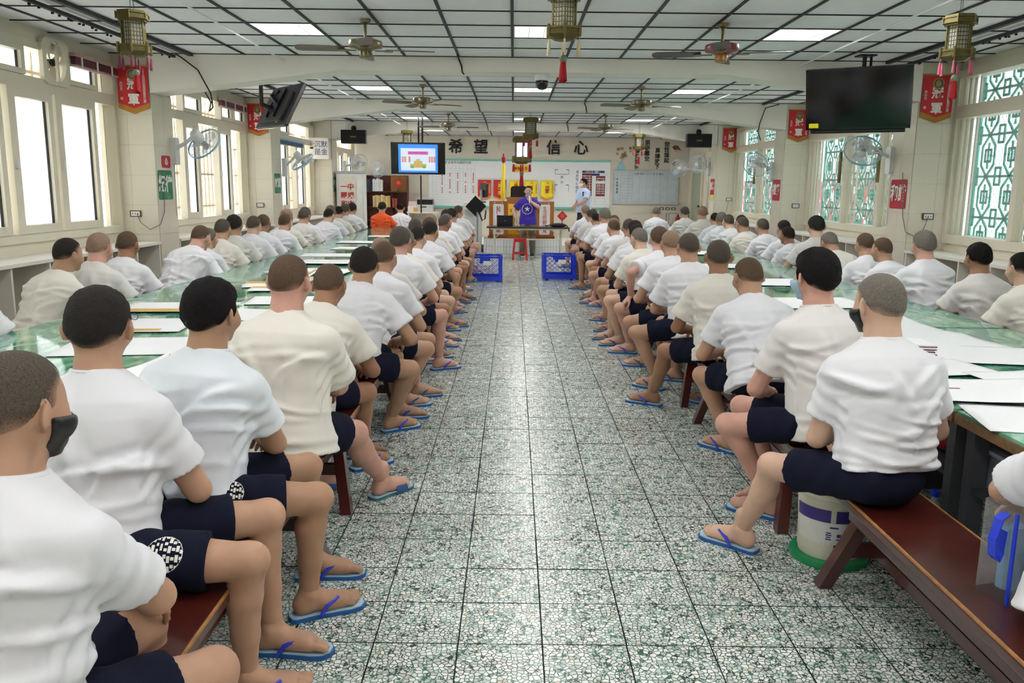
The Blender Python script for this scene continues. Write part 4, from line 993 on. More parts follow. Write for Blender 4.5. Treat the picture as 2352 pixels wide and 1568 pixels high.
wall_fan(-3.85, 24.25, 2.05, 24.6, 'white caged wall fan on the back wall left of the television', 180, 0.1, back=True)
# ------------------------------------------------------------------ red champion pennants
M_seal2 = S('pennant_seal', 96, 92, 84, rough=0.5); M_pgold = S('pennant_gold', 196, 168, 90, rough=0.5)
tx_guan = text_mesh('冠\n\n軍', 0.135, M_inkw, bold=0.004, line=0.62); tx_r = text_mesh('\n'.join('105年第四季禮節整潔比賽'), 0.036, M_inkw, line=0.82); tx_l = text_mesh('\n'.join('典獄長  贈'), 0.036, M_inkw, line=0.95)
def pennant(x, y, label, w=0.35, zt=2.89, h=0.46):
    t = thing('pennant', label, 'pennant', (x, y, zt), group='red champion pennants')
    fr = MB(); n_ = 10
    P = lambda a, b, k: (a, -0.004+0.004*math.sin(a*30+b*9)-k, b)
    poly = [(-w/2, 0), (w/2, 0), (w/2, -h*0.86), (0, -h), (-w/2, -h*0.86)]
    MB().prism(poly, 0.006, lambda a, b, k: (a, -0.008-k, b)).obj('cloth', M_red, t)
    for k in range(24):
        a = -w/2+w*(k+.5)/24; zb = -h*0.86-(h*0.14)*(1-abs(a)/(w/2)); fr.b2((a-w/52, -0.013, zb-0.062), (a+w/52, -0.009, zb+0.012))
    fr.obj('fringe', M_gold, t)
    MB().cyl((-w/2-0.015, -0.01, 0.004), (w/2+0.015, -0.01, 0.004), 0.008, n=8).obj('hanging_rod', M_gold, t)
    MB().cyl((0, -0.014, -0.09), (0, -0.019, -0.09), 0.062, n=24).obj('seal_ring', M_pgold, t); MB().cyl((0, -0.019, -0.09), (0, -0.021, -0.09), 0.054, n=24).obj('seal', M_seal2, t)
    sg = MB()
    for k in range(5): sg.b2((-0.03+0.012*k, -0.023, -0.13+0.008*abs(k-2)), (-0.024+0.012*k, -0.021, -0.05-0.008*abs(k-2)))
    sg.b2((-0.035, -0.023, -0.093), (0.035, -0.021, -0.087)); sg.obj('seal_mark', M_pgold, t)
    put_text(tx_guan, t, (0, -0.0155, -0.285), (1, 0, 0), (0, 0, 1)); put_text(tx_r, t, (w*0.36, -0.0155, -0.21), (1, 0, 0), (0, 0, 1)); put_text(tx_l, t, (-w*0.38, -0.0155, -0.27), (1, 0, 0), (0, 0, 1))
    return t
pennant(-4.31, 9.85, 'red satin pennant with gold fringe on the first left pillar')
pennant(4.77, 9.85, 'red satin pennant with gold fringe on the first right pillar')
pennant(-4.32, 14.59, 'red satin pennant on the second left pillar, half behind the television', 0.34, 2.92)
pennant(4.79, 14.59, 'red satin pennant on the second right pillar', 0.35, 2.92)
pennant(4.87, 19.41, 'red satin pennant on the third right pillar', 0.36, 2.95)
# ------------------------------------------------------------------ televisions
M_scr = S('screen_off', 8, 8, 10, rough=0.12, spec=0.6, var=0.0); M_tvg = S('tv_back_grey', 48, 48, 50, rough=0.5); M_yel = S('yellow_sticker', 235, 225, 40, rough=0.5)
def tv_body(t, M, w=1.05, h=0.64, back=False, screen=None):
    """M: matrix placing the panel; local x right (seen from the front), z up, -y front"""
    def O(mb, nm, m, par=t, sm=False):
        o = mb.obj(nm, m, par, sm); o.matrix_local = M if par is t else Matrix.Identity(4); return o
    b = MB(); b.rbox((0, 0.02, 0), (w, 0.04, h), 0.02, axis=1); b.rbox((0, 0.055, -0.03), (w*0.7, 0.05, h*0.7), 0.05, axis=1)
    O(b, 'casing', M_black if not back else M_tvg)
    fr = MB()
    for s_ in (-1, 1): fr.b2((s_*(w/2-0.012)-0.012, -0.006, -h/2), (s_*(w/2-0.012)+0.012, 0.002, h/2)); fr.b2((-w/2, -0.006, s_*(h/2-0.012)-0.014), (w/2, 0.002, s_*(h/2-0.012)+0.014))
    O(fr, 'bezel', S('gloss_black', 14, 14, 16, rough=0.12, coat=0.5))
    O(MB().b2((-w/2+0.022, -0.003, -h/2+0.026), (w/2-0.022, 0.0, h/2-0.026)), 'screen', M_scr)
    v = MB(); v.b2((-0.14, 0.08, -0.12), (0.14, 0.10, 0.16)); v.cyl((0, 0.10, 0.03), (0, 0.20, 0.08), 0.03, n=10)
    for s_ in (-1, 1): v.b2((s_*0.12-0.02, 0.08, -0.2), (s_*0.12+0.02, 0.11, 0.22))
    O(v, 'bracket', M_black); return O
def tvmat(x, y, z, face, tilt):
    n = az(face); R = Matrix.Rotation(math.radians(180-face), 4, 'Z')   # front (-y) towards azimuth face
    return Matrix.Translation((x, y, z)) @ R @ Matrix.Rotation(math.radians(tilt), 4, 'X')
t = thing('television', 'large black television switched off, hanging at the right with a yellow sticker', 'television', (3.75, 9.42, ZC))
Ml = Matrix.Translation((-3.75, -9.42, -ZC))
O = tv_body(t, Ml @ tvmat(3.62, 9.2, 2.56, 210, 18))
O(MB().b2((-0.49, -0.009, -0.30), (-0.39, -0.006, -0.25)), 'sticker', M_yel); O(MB().rbox((0, 0.03, -0.345), (0.95, 0.05, 0.05), 0.02, axis=0), 'speaker_bar', M_black)
pl = MB(); pl.cyl((0.0, 0, 0), (0.0, 0, -0.32), 0.022, n=10); pl.cyl((0.07, 0.0, 0), (0.07, 0, -0.25), 0.015, n=8); pl.b2((-0.08, -0.08, -0.012), (0.1, 0.08, 0)); pl.obj('ceiling_pole', M_black, t, True)
t = thing('television', 'dark television seen from behind, hanging beside the left windows', 'television', (-3.38, 11.6, ZC))
O = tv_body(t, Matrix.Translation((3.38, -11.6, -ZC)) @ tvmat(-3.14, 11.7, 2.62, 52, 28), 1.0, 0.62, back=True)
O(MB().b2((-0.2, 0.041, -0.26), (-0.15, 0.044, -0.21)), 'sticker', M_yel)
O(MB().tube([(0.1, 0.1, 0.05), (0.02, 0.16, -0.02), (-0.08, 0.14, 0.0), (-0.12, 0.09, -0.05)], 0.006, 5), 'cable', S('cable_blue', 40, 60, 150, rough=0.5))
pl = MB(); pl.cyl((0, 0, 0), (0, 0, -0.40), 0.028, n=10); pl.cyl((0, 0, -0.38), (0.13, 0.06, -0.42), 0.03, n=8); pl.b2((-0.15, -0.06, -0.015), (0.15, 0.06, 0)); pl.obj('ceiling_pole', M_black, t, True)
t = thing('television', 'lit television with a cartoon slide beside the whiteboard', 'television', (-2.0, 18.3, ZC))
Mt = Matrix.Translation((2.0, -18.3, -ZC)) @ tvmat(-2.01, 18.0, 2.17, 176, 8)
O = tv_body(t, Mt, 1.13, 0.65)
def scrmat(nm, r, g, b): return mat(nm, srgb(r, g, b), rough=0.4, emit=srgb(r, g, b), estr=0.55, var=0.0)
E_ = lambda a, b, c, d, nm, m: O(MB().b2((a, -0.005-0.0006*len(nm), b), (c, -0.004, d)), nm, m)
E_(-0.41, -0.29, 0.41, 0.29, 'slide', scrmat('scr_blue', 64, 132, 232)); E_(-0.36, -0.25, 0.36, 0.21, 'slide_panel', scrmat('scr_pale', 190, 200, 245))
E_(-0.21, 0.08, 0.21, 0.145, 'slide_title_bar', scrmat('scr_red', 200, 90, 110))
put_text(text_mesh('關懷生命教育', 0.06, scrmat('scr_purple', 110, 70, 190)), t, (0, 0, 0), (1, 0, 0), (0, 0, 1)).matrix_local = Mt @ Matrix.Translation((0, -0.0145, 0.112)) @ Matrix.Rotation(PI/2, 4, 'X')
bd = MB(); bd.b2((-0.17, -0.015, -0.19), (0.17, -0.0135, -0.11)); bd.b2((-0.09, -0.015, -0.11), (0.09, -0.0135, -0.05)); bd.b2((-0.04, -0.015, -0.05), (0.04, -0.0135, -0.01)); O(bd, 'slide_building', scrmat('scr_tan', 176, 150, 90))
gb = MB(); gb.b2((-0.15, -0.016, -0.2), (-0.09, -0.0152, -0.15)); gb.b2((0.09, -0.016, -0.2), (0.15, -0.0152, -0.15)); O(gb, 'slide_bushes', scrmat('scr_green', 60, 170, 60))
for px in (-0.32, -0.27, -0.18, 0.24, 0.29, 0.34): O(MB().b2((px-0.02, -0.015, -0.08), (px+0.02, -0.0135, 0.0)).cyl((px, -0.015, 0.02), (px, -0.0135, 0.02), 0.024, n=10), 'slide_figure', scrmat('scr_orange', 190, 130, 100))
pl = MB(); pl.cyl((-0.03, 0, 0), (-0.03, 0, -0.9), 0.02, n=8); pl.cyl((0.05, 0, 0), (0.05, 0, -0.9), 0.02, n=8); pl.obj('ceiling_pole', M_black, t, True)
pl = MB(); pl.cyl((0, 0.1, -1.2), (0, 0.12, -2.0), 0.016, n=8); pl.obj('cable_pole', M_black, t, True)
# ------------------------------------------------------------------ speakers, dome camera, exhaust fan
for x, lab in ((-3.57, 'black loudspeaker under the third beam, left of the television'), (4.1, 'black loudspeaker under the third beam, above the right wall fans')):
    t = thing('loudspeaker', lab, 'loudspeaker', (x, 19.2, 2.66), 0.06 if x < 0 else -0.06)
    MB().rbox((0, 0, 0), (0.55, 0.26, 0.29), 0.02, axis=2).obj('cabinet', M_black, t); MB().b2((-0.265, -0.136, -0.135), (0.265, -0.13, 0.135)).obj('grille', S('speaker_cloth', 18, 18, 20, rough=0.9, bump=0.5, bscale=300), t)
    MB().b2((-0.06, -0.14, -0.02), (0.06, -0.136, 0.015)).obj('badge', M_brass, t)
    m = MB(); m.sphere((-0.0, 0.02, 0.19), 0.06, 12, 8); m.cyl((0, 0.02, 0.14), (0, 0.02, 0.2), 0.03, n=8); m.cyl((0, 0.02, 0.2), (0, 0.30, 0.26), 0.02, n=8); m.obj('ball_mount', M_black, t, True)
t = thing('dome_camera', 'white and black dome camera under the first beam', 'security camera', (0.31, 10.02, 2.87))
MB().lathe([(0, 0), (0.075, 0), (0.082, -0.02), (0.082, -0.06), (0.07, -0.07), (0, -0.07)], 24).obj('base', M_white, t, True)
MB().lathe([(0.074, -0.07), (0.076, -0.09), (0.072, -0.115), (0.055, -0.15), (0.03, -0.165), (0, -0.168)], 24).obj('dome', S('dome_black', 12, 12, 14, rough=0.1), t, True)
t = thing('exhaust_fan', 'cream exhaust fan set in the left transom window nearest the camera', 'exhaust fan', (WL, 8.58, 2.75))
fr = MB(); Rr = 0.2
n_ = 32
ring = [(0.22*max(-1, min(1, 1.25*math.cos(2*PI*k/n_))), 0.22*max(-1, min(1, 1.25*math.sin(2*PI*k/n_)))) for k in range(n_)]
vs = []; 
for xx in (0.02, 0.06):
    for (a, b) in ring: vs.append((xx, a*1.12, b*1.0))
    for k in range(n_): vs.append((xx, 0.18*math.cos(2*PI*k/n_), 0.18*math.sin(2*PI*k/n_)))
fs = []
for k in range(n_):
    j = (k+1) % n_; fs += [(2*n_+k, 2*n_+j, 3*n_+j, 3*n_+k), (k, n_+k, n_+j, j), (k, j, 2*n_+j, 2*n_+k), (n_+k, 3*n_+k, 3*n_+j, n_+j)]
MB().add(vs, fs).obj('frame', M_alu, t)
MB().lathe([(0, -0.03), (0.035, -0.03), (0.035, 0.03), (0, 0.035)], 14, M=Matrix.Rotation(PI/2, 3, 'Y')).obj('hub', M_black, t, True)
bl = MB().prism([(0.03, -0.02), (0.1, -0.07), (0.17, -0.06), (0.17, 0.05), (0.03, 0.03)], 0.004, lambda a, b, w: (0.02*b/0.07+w, a, b)).mesh('blade', S('fan_cream', 214, 200, 170, rough=0.4))
for k in range(4):
    o = link('blade', bl, t); o.rotation_euler = (k*PI/2+0.4, 0, 0)
st = MB(); st.b2((0.05, -0.012, -0.2), (0.075, 0.012, 0.19)); st.b2((0.05, -0.1, 0.17), (0.075, 0.012, 0.19)); st.obj('bracket', M_alu, t)
# rolled venetian blinds over the windows
def blind(y0, y1, label, col):
    t = thing('rolled_blind', label, 'window blind', (WL+0.05, (y0+y1)/2, 2.86)); L = (y1-y0)/2
    MB().b2((-0.01, -L, -0.005), (0.05, L, 0.03)).obj('headrail', S('blind_rail', 196, 160, 156, rough=0.5), t); MB().b2((-0.008, -L+0.02, -0.085), (0.045, L-0.02, -0.005)).obj('slat_stack', col, t); MB().b2((-0.01, -L, -0.105), (0.05, L, -0.085)).obj('bottom_rail', S('blind_rail', 196, 160, 156), t)
    cl = MB().b2((-0.012, -0.012, -0.1), (0.054, 0.012, 0.0)).mesh('clip', M_inkw)
    for k in (-0.7, 0, 0.7): link('clip', cl, t, (0, k*L, 0))
blind(8.86, 9.8, 'maroon blind rolled up over the left window nearest the camera', S('blind_maroon', 92, 44, 56, rough=0.5))
blind(13.2, 14.45, 'maroon blind rolled up over the second left window', S('blind_maroon', 92, 44, 56))
t_ = None
def blind2(y0, y1, z, label, col):
    t = thing('rolled_blind', label, 'window blind', (WL+0.05, (y0+y1)/2, z)); L = (y1-y0)/2
    MB().b2((-0.01, -L, -0.005), (0.05, L, 0.03)).obj('headrail', M_lblue, t); MB().b2((-0.008, -L+0.02, -0.085), (0.045, L-0.02, -0.005)).obj('slat_stack', col, t)
blind2(16.2, 18.2, 2.45, 'blue blind rolled up at the third left window', S('blind_blue', 50, 84, 120, rough=0.5))
# ------------------------------------------------------------------ posters on the pillars, outlets, cables
def poster(side, y, z, w, h, label, txt, bg, size, cat='poster', extra=None):
    X = XL+0.008 if side < 0 else XR-0.008; s_ = 1 if side < 0 else -1
    t = thing('wall_poster', label, cat, (X, y, z)); o = MB().rbox((0, 0, 0), (0.006, w, h), 0.03, axis=0); o.obj('sheet', bg, t)
    put_text(text_mesh(txt, size, M_inkw, bold=0.006), t, (s_*0.0045, 0, 0), (0, s_, 0), (0, 0, 1)); return t
M_pg = S('poster_green', 52, 130, 92, rough=0.5, var=0.35, vscale=8); M_pr = S('poster_red', 186, 22, 48, rough=0.5)
poster(-1, 10.08, 1.58, 0.4, 0.34, 'green poster with white brushed characters on the first left pillar', '紀律', M_pg, 0.2)
poster(-1, 14.88, 1.62, 0.36, 0.34, 'green poster with white characters on the second left pillar', '誠實', M_pg, 0.18)
poster(-1, 19.65, 1.62, 0.36, 0.34, 'green poster with white characters on the third left pillar', '勤勞', M_pg, 0.18)
poster(-1, 10.14, 1.85, 0.25, 0.14, 'small red sign above the green poster on the first left pillar', '心', M_pr, 0.09)
poster(1, 10.15, 1.57, 0.42, 0.34, 'red poster with white brushed characters on the first right pillar', '和諧', M_pr, 0.2)
poster(1, 14.88, 1.60, 0.40, 0.36, 'red poster with white characters on the second right pillar', '禮節', M_pr, 0.19)
poster(1, 19.68, 1.66, 0.40, 0.36, 'red poster with white characters on the third right pillar', '榮譽', M_pr, 0.19)
poster(1, 19.68, 1.42, 0.34, 0.12, 'small yellow sign below the red poster on the third right pillar', '安靜', M_yel, 0.09)
M_ofr = S('outlet_frame', 96, 84, 46, rough=0.4, metal=0.4); M_cab = S('cable_grey', 120, 118, 112, rough=0.6)
def outlet(x, y, z, label, cable=None):
    t = thing('wall_outlet', label, 'outlet', (x, y-0.006, z), group='wall outlets'); MB().rbox((0, -0.006, 0), (0.13, 0.012, 0.075), 0.008, axis=1).obj('frame', M_ofr, t)
    MB().b2((-0.05, -0.016, -0.026), (0.05, -0.011, 0.026)).obj('socket_plate', M_white, t)
    sl = MB()
    for dx in (-0.03, 0.0, 0.03): sl.b2((dx-0.004, -0.018, -0.008), (dx+0.004, -0.0155, 0.008))
    sl.obj('slots', M_ink, t)
    if cable: MB().tube(cable, 0.0045, 5).obj('plug_cable', M_cab, t, True)
outlet(-4.38, 9.855, 1.25, 'brass framed outlet with a plug on the first left pillar', [(0.02, -0.02, 0), (0.06, -0.03, -0.1), (0.16, -0.02, -0.18), (0.28, 0.0, -0.12), (0.285, 0.12, 0.02), (0.285, 0.18, 0.4)])
outlet(4.80, 9.855, 1.32, 'brass framed outlet with a plug on the first right pillar', [(0, -0.02, 0), (-0.05, -0.03, -0.15), (-0.14, -0.02, -0.23), (-0.24, 0, -0.18), (-0.245, 0.1, 0.0), (-0.245, 0.2, 0.5)])
outlet(4.83, 14.595, 1.34, 'brass framed outlet on the second right pillar')
outlet(4.9, 19.415, 1.38, 'brass framed outlet on the third right pillar', [(0, -0.02, 0), (-0.05, -0.02, -0.3)])
outlet(-4.34, 14.595, 1.25, 'brass framed outlet on the second left pillar')
def cable(name, label, pts, r=0.008, m=M_cord):
    o = MB().tube(pts, r, 6).obj(name, m, smooth=True); tag(o, label, 'cable'); return o
cable('hanging_cable', 'black cable looping down the first left beam', [(-3.74, 9.66, 3.0), (-3.72, 9.78, 2.98), (-3.55, 9.79, 2.85), (-3.42, 9.79, 2.6), (-3.4, 9.79, 2.45), (-3.5, 9.95, 2.42), (-3.6, 10.3, 2.55), (-3.8, 10.6, 2.75)])
cable('hanging_cable', 'black cable looping down the second right beam', [(4.38, 14.4, 3.0), (4.2, 14.55, 2.95), (4.12, 14.55, 2.7), (4.1, 14.56, 2.55), (4.25, 14.9, 2.45)])
def track(x, label):
    t = thing('cable_tray', label, 'cable', (x, 6.0, ZC-0.02))
    MB().b2((-0.016, -0.4, -0.03), (0.016, 3.8, 0.0)).obj('tray', M_grid, t)
    c = MB().b2((-0.02, -0.006, -0.045), (0.0, 0.006, -0.028)).mesh('cable_tie', M_black); r = random.Random(int(x*10)+100)
    for k in range(22): link('cable_tie', c, t, (r.uniform(-.01, .02), r.uniform(-0.3, 3.7), r.uniform(-0.012, 0.0)))
track(-3.81, 'black cable tray along the ceiling over the left windows'); track(4.39, 'black cable tray along the ceiling over the right windows')
for sx, pts, lab in ((0, [(-2.62, 4.5, 3.0), (-2.60, 9.7, 2.97), (-2.55, 14.5, 2.96), (-2.5, 19.3, 2.92)], 'thin white conduit along the ceiling on the left'), (1, [(3.22, 4.5, 3.0), (3.18, 9.7, 2.97), (3.1, 14.5, 2.96), (3.05, 19.3, 2.92)], 'thin white conduit along the ceiling on the right')):
    o = MB().tube(pts, 0.009, 6).obj('ceiling_conduit', M_white, smooth=True); tag(o, lab, 'conduit')
# dark cables dropping over each beam above the aisle
for i, (a, b) in enumerate(BEAMS[2:]):
    for x in (-0.63,) if i == 0 else (-0.63, 1.17):
        o = MB().tube([(x, a-0.25, ZC-0.02), (x, a-0.02, ZC-0.03), (x+0.03, a-0.015, 2.93), (x+0.04, a-0.012, 2.86), (x+0.05, a+0.1, 2.855)], 0.009, 5).obj('beam_cable', M_cord, smooth=True)
        tag(o, 'dark cable running down the %s beam over the %s of the aisle' % (ORD[i], 'left' if x < 0 else 'right'), 'cable')
# ------------------------------------------------------------------ back wall: boards, lettering, banners
YB = 24.6
M_wb = S('whiteboard', 240, 243, 245, rough=0.18, var=0.01); M_line = S('board_line', 96, 104, 120, rough=0.6); M_dred = S('label_red', 128, 22, 34, rough=0.5); M_dnav = S('label_navy', 34, 36, 110, rough=0.5)
def on_back(t, mb, nm, m, sm=False): return mb.obj(nm, m, t, sm)
t = thing('whiteboard', 'wide whiteboard with teal frame behind the speaker', 'whiteboard', (0.16, YB, 1.05))
MB().b2((-2.6, -0.02, 0), (2.6, 0, 1.28)).obj('board', M_wb, t)
fr = MB(); fr.b2((-2.62, -0.05, -0.04), (2.62, -0.0, 0.0)); fr.b2((-2.62, -0.04, 1.28), (2.62, 0, 1.33)); fr.obj('frame', M_teal, t)
MB().b2((-2.62, -0.09, -0.06), (2.62, -0.05, -0.04)).obj('pen_tray', M_teal, t)
gl = MB()
for k in range(13): gl.b2((-2.5, -0.022, 0.36+0.058*k), (-1.27, -0.0205, 0.362+0.058*k))
for k in range(12): gl.b2((-2.5+0.1118*k, -0.0225, 0.36), (-2.498+0.1118*k, -0.0205, 1.16))
for k in range(4): gl.b2((-2.5, -0.022, 0.1+0.07*k), (-1.27, -0.0205, 0.102+0.07*k))
gl.obj('ruled_lines', M_line, t)
put_text(text_mesh('常規表現 全舍平內務評分表', 0.085, M_ink), t, (-1.9, -0.024, 1.22), (1, 0, 0), (0, 0, 1))
mk = MB(); mr_ = random.Random(4)
for k in range(10):
    for j in range(3, 12, 2):
        if mr_.random() < 0.85: mk.box((-2.5+0.1118*(j-0.5), -0.023, 0.39+0.058*k), (0.035, 0.002, 0.028))
mk.obj('tally_marks', M_inkr, t)
put_text(text_mesh('\n'.join('本月中心德目'), 0.095, M_inkb, line=1.15), t, (1.66, -0.023, 0.72), (1, 0, 0), (0, 0, 1))
bk = MB()
for (a, b, c, d) in ((1.02, 1.05, 1.10, 1.06), (1.34, 1.05, 1.42, 1.06), (1.02, 0.62, 1.1, 0.63), (1.34, 0.62, 1.42, 0.63)): bk.b2((a, -0.023, b), (c, -0.0205, d+0.006))
for (a, b, d) in ((1.02, 0.94, 1.06), (1.415, 0.94, 1.06), (1.02, 0.45, 0.63), (1.415, 0.45, 0.63)): bk.b2((a, -0.0235, b), (a+0.008, -0.0205, d))
bk.b2((1.02, -0.0232, 0.925), (1.42, -0.0205, 0.935)); bk.obj('hand_drawn_brackets', M_inkb, t)
put_text(text_mesh('嚴\n\n忠', 0.09, M_line, line=0.8), t, (1.22, -0.023, 0.77), (1, 0, 0), (0, 0, 1))
hc_ = MB(); hc_.b2((1.80, -0.026, 0.98), (2.2, -0.0205, 1.04)); hc_.b2((2.22, -0.026, 0.98), (2.44, -0.0205, 1.04)); hc_.b2((2.08, -0.026, 0.90), (2.30, -0.0205, 0.96)); hc_.obj('navy_labels', M_dnav, t)
hr = MB(); hr2 = MB()
for k in range(9): hr.b2((1.80, -0.026, 0.90-0.072*k), (2.08, -0.0205, 0.962-0.072*k))
for k in (1, 2, 4, 5, 6, 7, 8): hr.b2((2.2, -0.026, 0.90-0.072*k), (2.46, -0.0205, 0.962-0.072*k))
hr.obj('red_labels', M_dred, t)
put_text(text_mesh('10月31日  星期一', 0.058, M_inkw), t, (2.1, -0.0275, 1.01), (1, 0, 0), (0, 0, 1))
put_text(text_mesh('\n'.join(['總計人數', '出庭人數', '接見人數', '現有人數', '看診人數', '教室人數', '作業人數', '病舍人數', '其他人數']), 0.056, M_inkw, line=0.072/0.056*0.833), t, (1.94, -0.0275, 0.643), (1, 0, 0), (0, 0, 1))
put_text(text_mesh('\n'.join(['返押人數', '借入人數', '', '看護人數', '就診人數', '炊場人數', '調查人數', '和區人數']), 0.056, M_inkw, line=0.072/0.056*0.833), t, (2.33, -0.0275, 0.607), (1, 0, 0), (0, 0, 1))
ll = MB()
for k in range(13): ll.b2((1.80, -0.0215, 0.965-0.072*k), (2.58, -0.0203, 0.967-0.072*k))
for x in (2.08, 2.2, 2.46): ll.b2((x, -0.0218, 0.1), (x+0.003, -0.0203, 0.97))
ll.obj('board_rules', M_line, t)
# yellow name plate and pennant row in front of the board
t = thing('sign_plate', 'yellow plate with brown characters on top of the whiteboard', 'sign', (0.2, YB-0.03, 2.12)); MB().b2((-0.2, -0.01, -0.1), (0.2, 0, 0.1)).obj('plate', S('plate_yellow', 246, 190, 30, rough=0.4), t)
put_text(text_mesh('美智學忠', 0.1, S('ink_brown', 120, 60, 20, rough=0.6), bold=0.002), t, (0, -0.0115, 0), (1, 0, 0), (0, 0, 1))
M_ban = {'r': S('banner_red', 208, 40, 36, rough=0.5, sheen=0.3), 'y': S('banner_yellow', 248, 226, 40, rough=0.5, sheen=0.3)}
for i, (x, c, tx, lab) in enumerate(((-0.84, 'r', '第\n一', 'red award banner, leftmost of the five on the whiteboard'), (-0.40, 'r', '第\n一\n名', 'red award banner behind the furled flag'), (0.06, 'y', '第\n二\n名', 'yellow award banner in the middle of the five'), (0.50, 'y', '第\n二', 'yellow award banner behind the speaker head'), (0.96, 'y', '亞\n軍', 'yellow award banner, rightmost of the five on the whiteboard'))):
    t = thing('award_banner', lab, 'banner', (x, YB-0.06, 1.80), group='award banners on the whiteboard')
    w = 0.37; h = 0.52; n_ = 12
    P = lambda a, b, k: (a, -0.012*math.sin(a*22)-k, b)
    mb = MB(); rows = 8; vs = []
    for r in range(rows+1):
        for k in range(n_+1):
            a = -w/2+w*k/n_; d = -h*(0.86+0.14*(1-abs(2*a/w))); vs.append((a, -0.02-0.010*math.sin(a*26+i), d*r/rows))
    mb.add(vs, [(r*(n_+1)+k, r*(n_+1)+k+1, (r+1)*(n_+1)+k+1, (r+1)*(n_+1)+k) for r in range(rows) for k in range(n_)]); o = mb.obj('cloth', M_ban[c], t, True); md = o.modifiers.new('thick', 'SOLIDIFY'); md.thickness = 0.004
    fg = MB()
    for k in range(14): a = -w/2+w*(k+.5)/14; d = -h*(0.86+0.14*(1-abs(2*a/w))); fg.b2((a-0.012, -0.022, d-0.045), (a+0.012, -0.016, d+0.01))
    fg.obj('fringe', S('banner_orange', 240, 150, 40, rough=0.6), t)
    put_text(text_mesh(tx, 0.12, M_inkr if c == 'y' else M_ban['y'], bold=0.002, line=0.85), t, (0, -0.036, -0.27), (1, 0, 0), (0, 0, 1))
    put_text(text_mesh('人誠', 0.05, M_inkr if c == 'y' else M_ban['y']), t, (0, -0.036, -0.07), (1, 0, 0), (0, 0, 1))
    put_text(text_mesh('\n'.join('一四年第四季整潔比賽'), 0.035, M_inkr if c == 'y' else M_ban['y'], line=0.85), t, (0.145, -0.036, -0.22), (1, 0, 0), (0, 0, 1))
# second whiteboard with a printed table
t = thing('whiteboard', 'small whiteboard with a printed table right of the wide one', 'whiteboard', (3.79, YB, 1.17))
MB().b2((-0.93, -0.025, 0), (0.93, 0, 0.93)).obj('board', S('whiteboard_grey', 205, 216, 222, rough=0.25), t)
fr = MB(); fr.b2((-0.95, -0.04, -0.02), (0.95, 0, 0.0)); fr.b2((-0.95, -0.04, 0.93), (0.95, 0, 0.95)); fr.b2((-0.95, -0.04, 0.0), (-0.93, 0, 0.93)); fr.b2((0.93, -0.04, 0.0), (0.95, 0, 0.93)); fr.obj('frame', S('alu_silver', 190, 196, 200, rough=0.3, metal=0.6), t)
gl = MB()
for k in range(11): gl.b2((-0.72 if k else -0.9, -0.0275, 0.05+0.083*k), (-0.38 if 0 < k < 10 else 0.9, -0.0255, 0.053+0.083*k))
for x in (-0.9, -0.72, -0.5, -0.38, -0.18, 0.02, 0.22, 0.42, 0.62, 0.9): gl.b2((x, -0.0272, 0.05), (x+0.003, -0.0255, 0.885))
gl.b2((0.02, -0.0276, 0.42), (0.62, -0.0255, 0.423)); gl.b2((0.02, -0.0276, 0.48), (0.62, -0.0255, 0.483)); gl.obj('ruled_lines', M_line, t)
put_text(text_mesh('時 間   星期一  二  三  四  五  備 註', 0.055, M_ink), t, (0.08, -0.028, 0.84), (1, 0, 0), (0, 0, 1))
put_text(text_mesh('\n'.join('作息時間表'), 0.07, M_ink, line=1.3), t, (-0.82, -0.028, 0.5), (1, 0, 0), (0, 0, 1))
# calligraphy on the wall
for ch, x in (('希', -1.67), ('望', -0.95), ('信', 1.13), ('心', 1.91)):
    o = put_text(text_mesh(ch, 0.42, M_ink, depth=0.008, bold=0.009), None, (x, YB-0.012, 2.70), (1, 0, 0), (0, 0, 1), 'wall_character'); tag(o, 'large black brush character %s on the back wall' % {'希': 'leftmost', '望': 'second from left', '信': 'third from left', '心': 'rightmost'}[ch], 'lettering', 'large brush characters above the whiteboard')
for k, (tx, x, z, d) in enumerate((('空\n性\n緣\n起', 4.36, 2.62, 'rightmost'), ('萬\n緣\n放\n下', 4.10, 2.44, 'second from right'), ('煩\n惱\n盡\n空', 3.80, 2.66, 'third from right'), ('得\n失\n如\n何', 3.52, 2.42, 'leftmost'))):
    o = put_text(text_mesh(tx, 0.15, M_ink, depth=0.003, bold=0.003, line=1.0), None, (x, YB-0.006, z), (1, 0, 0), (0, 0, 1), 'wall_verse'); tag(o, 'column of black characters of the painted verse, %s' % d, 'lettering', 'painted verse on the back wall')
t = thing('wall_painting', 'painted flowers and vase beside the verse on the back wall', 'wall painting', (3.1, YB-0.004, 2.3))
fl = MB(); pr_ = random.Random(2)
for k in range(14): fl.cyl((pr_.uniform(-0.18, 0.2), -0.004, pr_.uniform(0.1, 0.42)), (0, 0, 0) if False else (0, 0, 0), 0.0, n=3) if False else None
for k in range(12):
    cx, cz = pr_.uniform(-0.16, 0.22), pr_.uniform(0.12, 0.45); fl.cyl((cx, -0.006, cz), (cx, 0.002, cz), pr_.uniform(0.025, 0.055), n=8)
fl.obj('blossoms', S('paint_ochre', 176, 140, 92, rough=0.7, var=0.2), t)
MB().prism([(-0.12, -0.22), (0.06, -0.22), (0.09, -0.1), (0.02, 0.0), (0.04, 0.05), (-0.1, 0.05), (-0.08, 0.0), (-0.15, -0.1)], 0.004, lambda a, b, w: (a, -0.004+w, b)).obj('vase', S('paint_blue', 160, 205, 220, rough=0.7), t)
MB().tube([(-0.02, -0.002, 0.05), (0.03, -0.002, 0.2), (0.1, -0.002, 0.35)], 0.006, 4).obj('stems', S('paint_green', 120, 150, 110, rough=0.7), t)
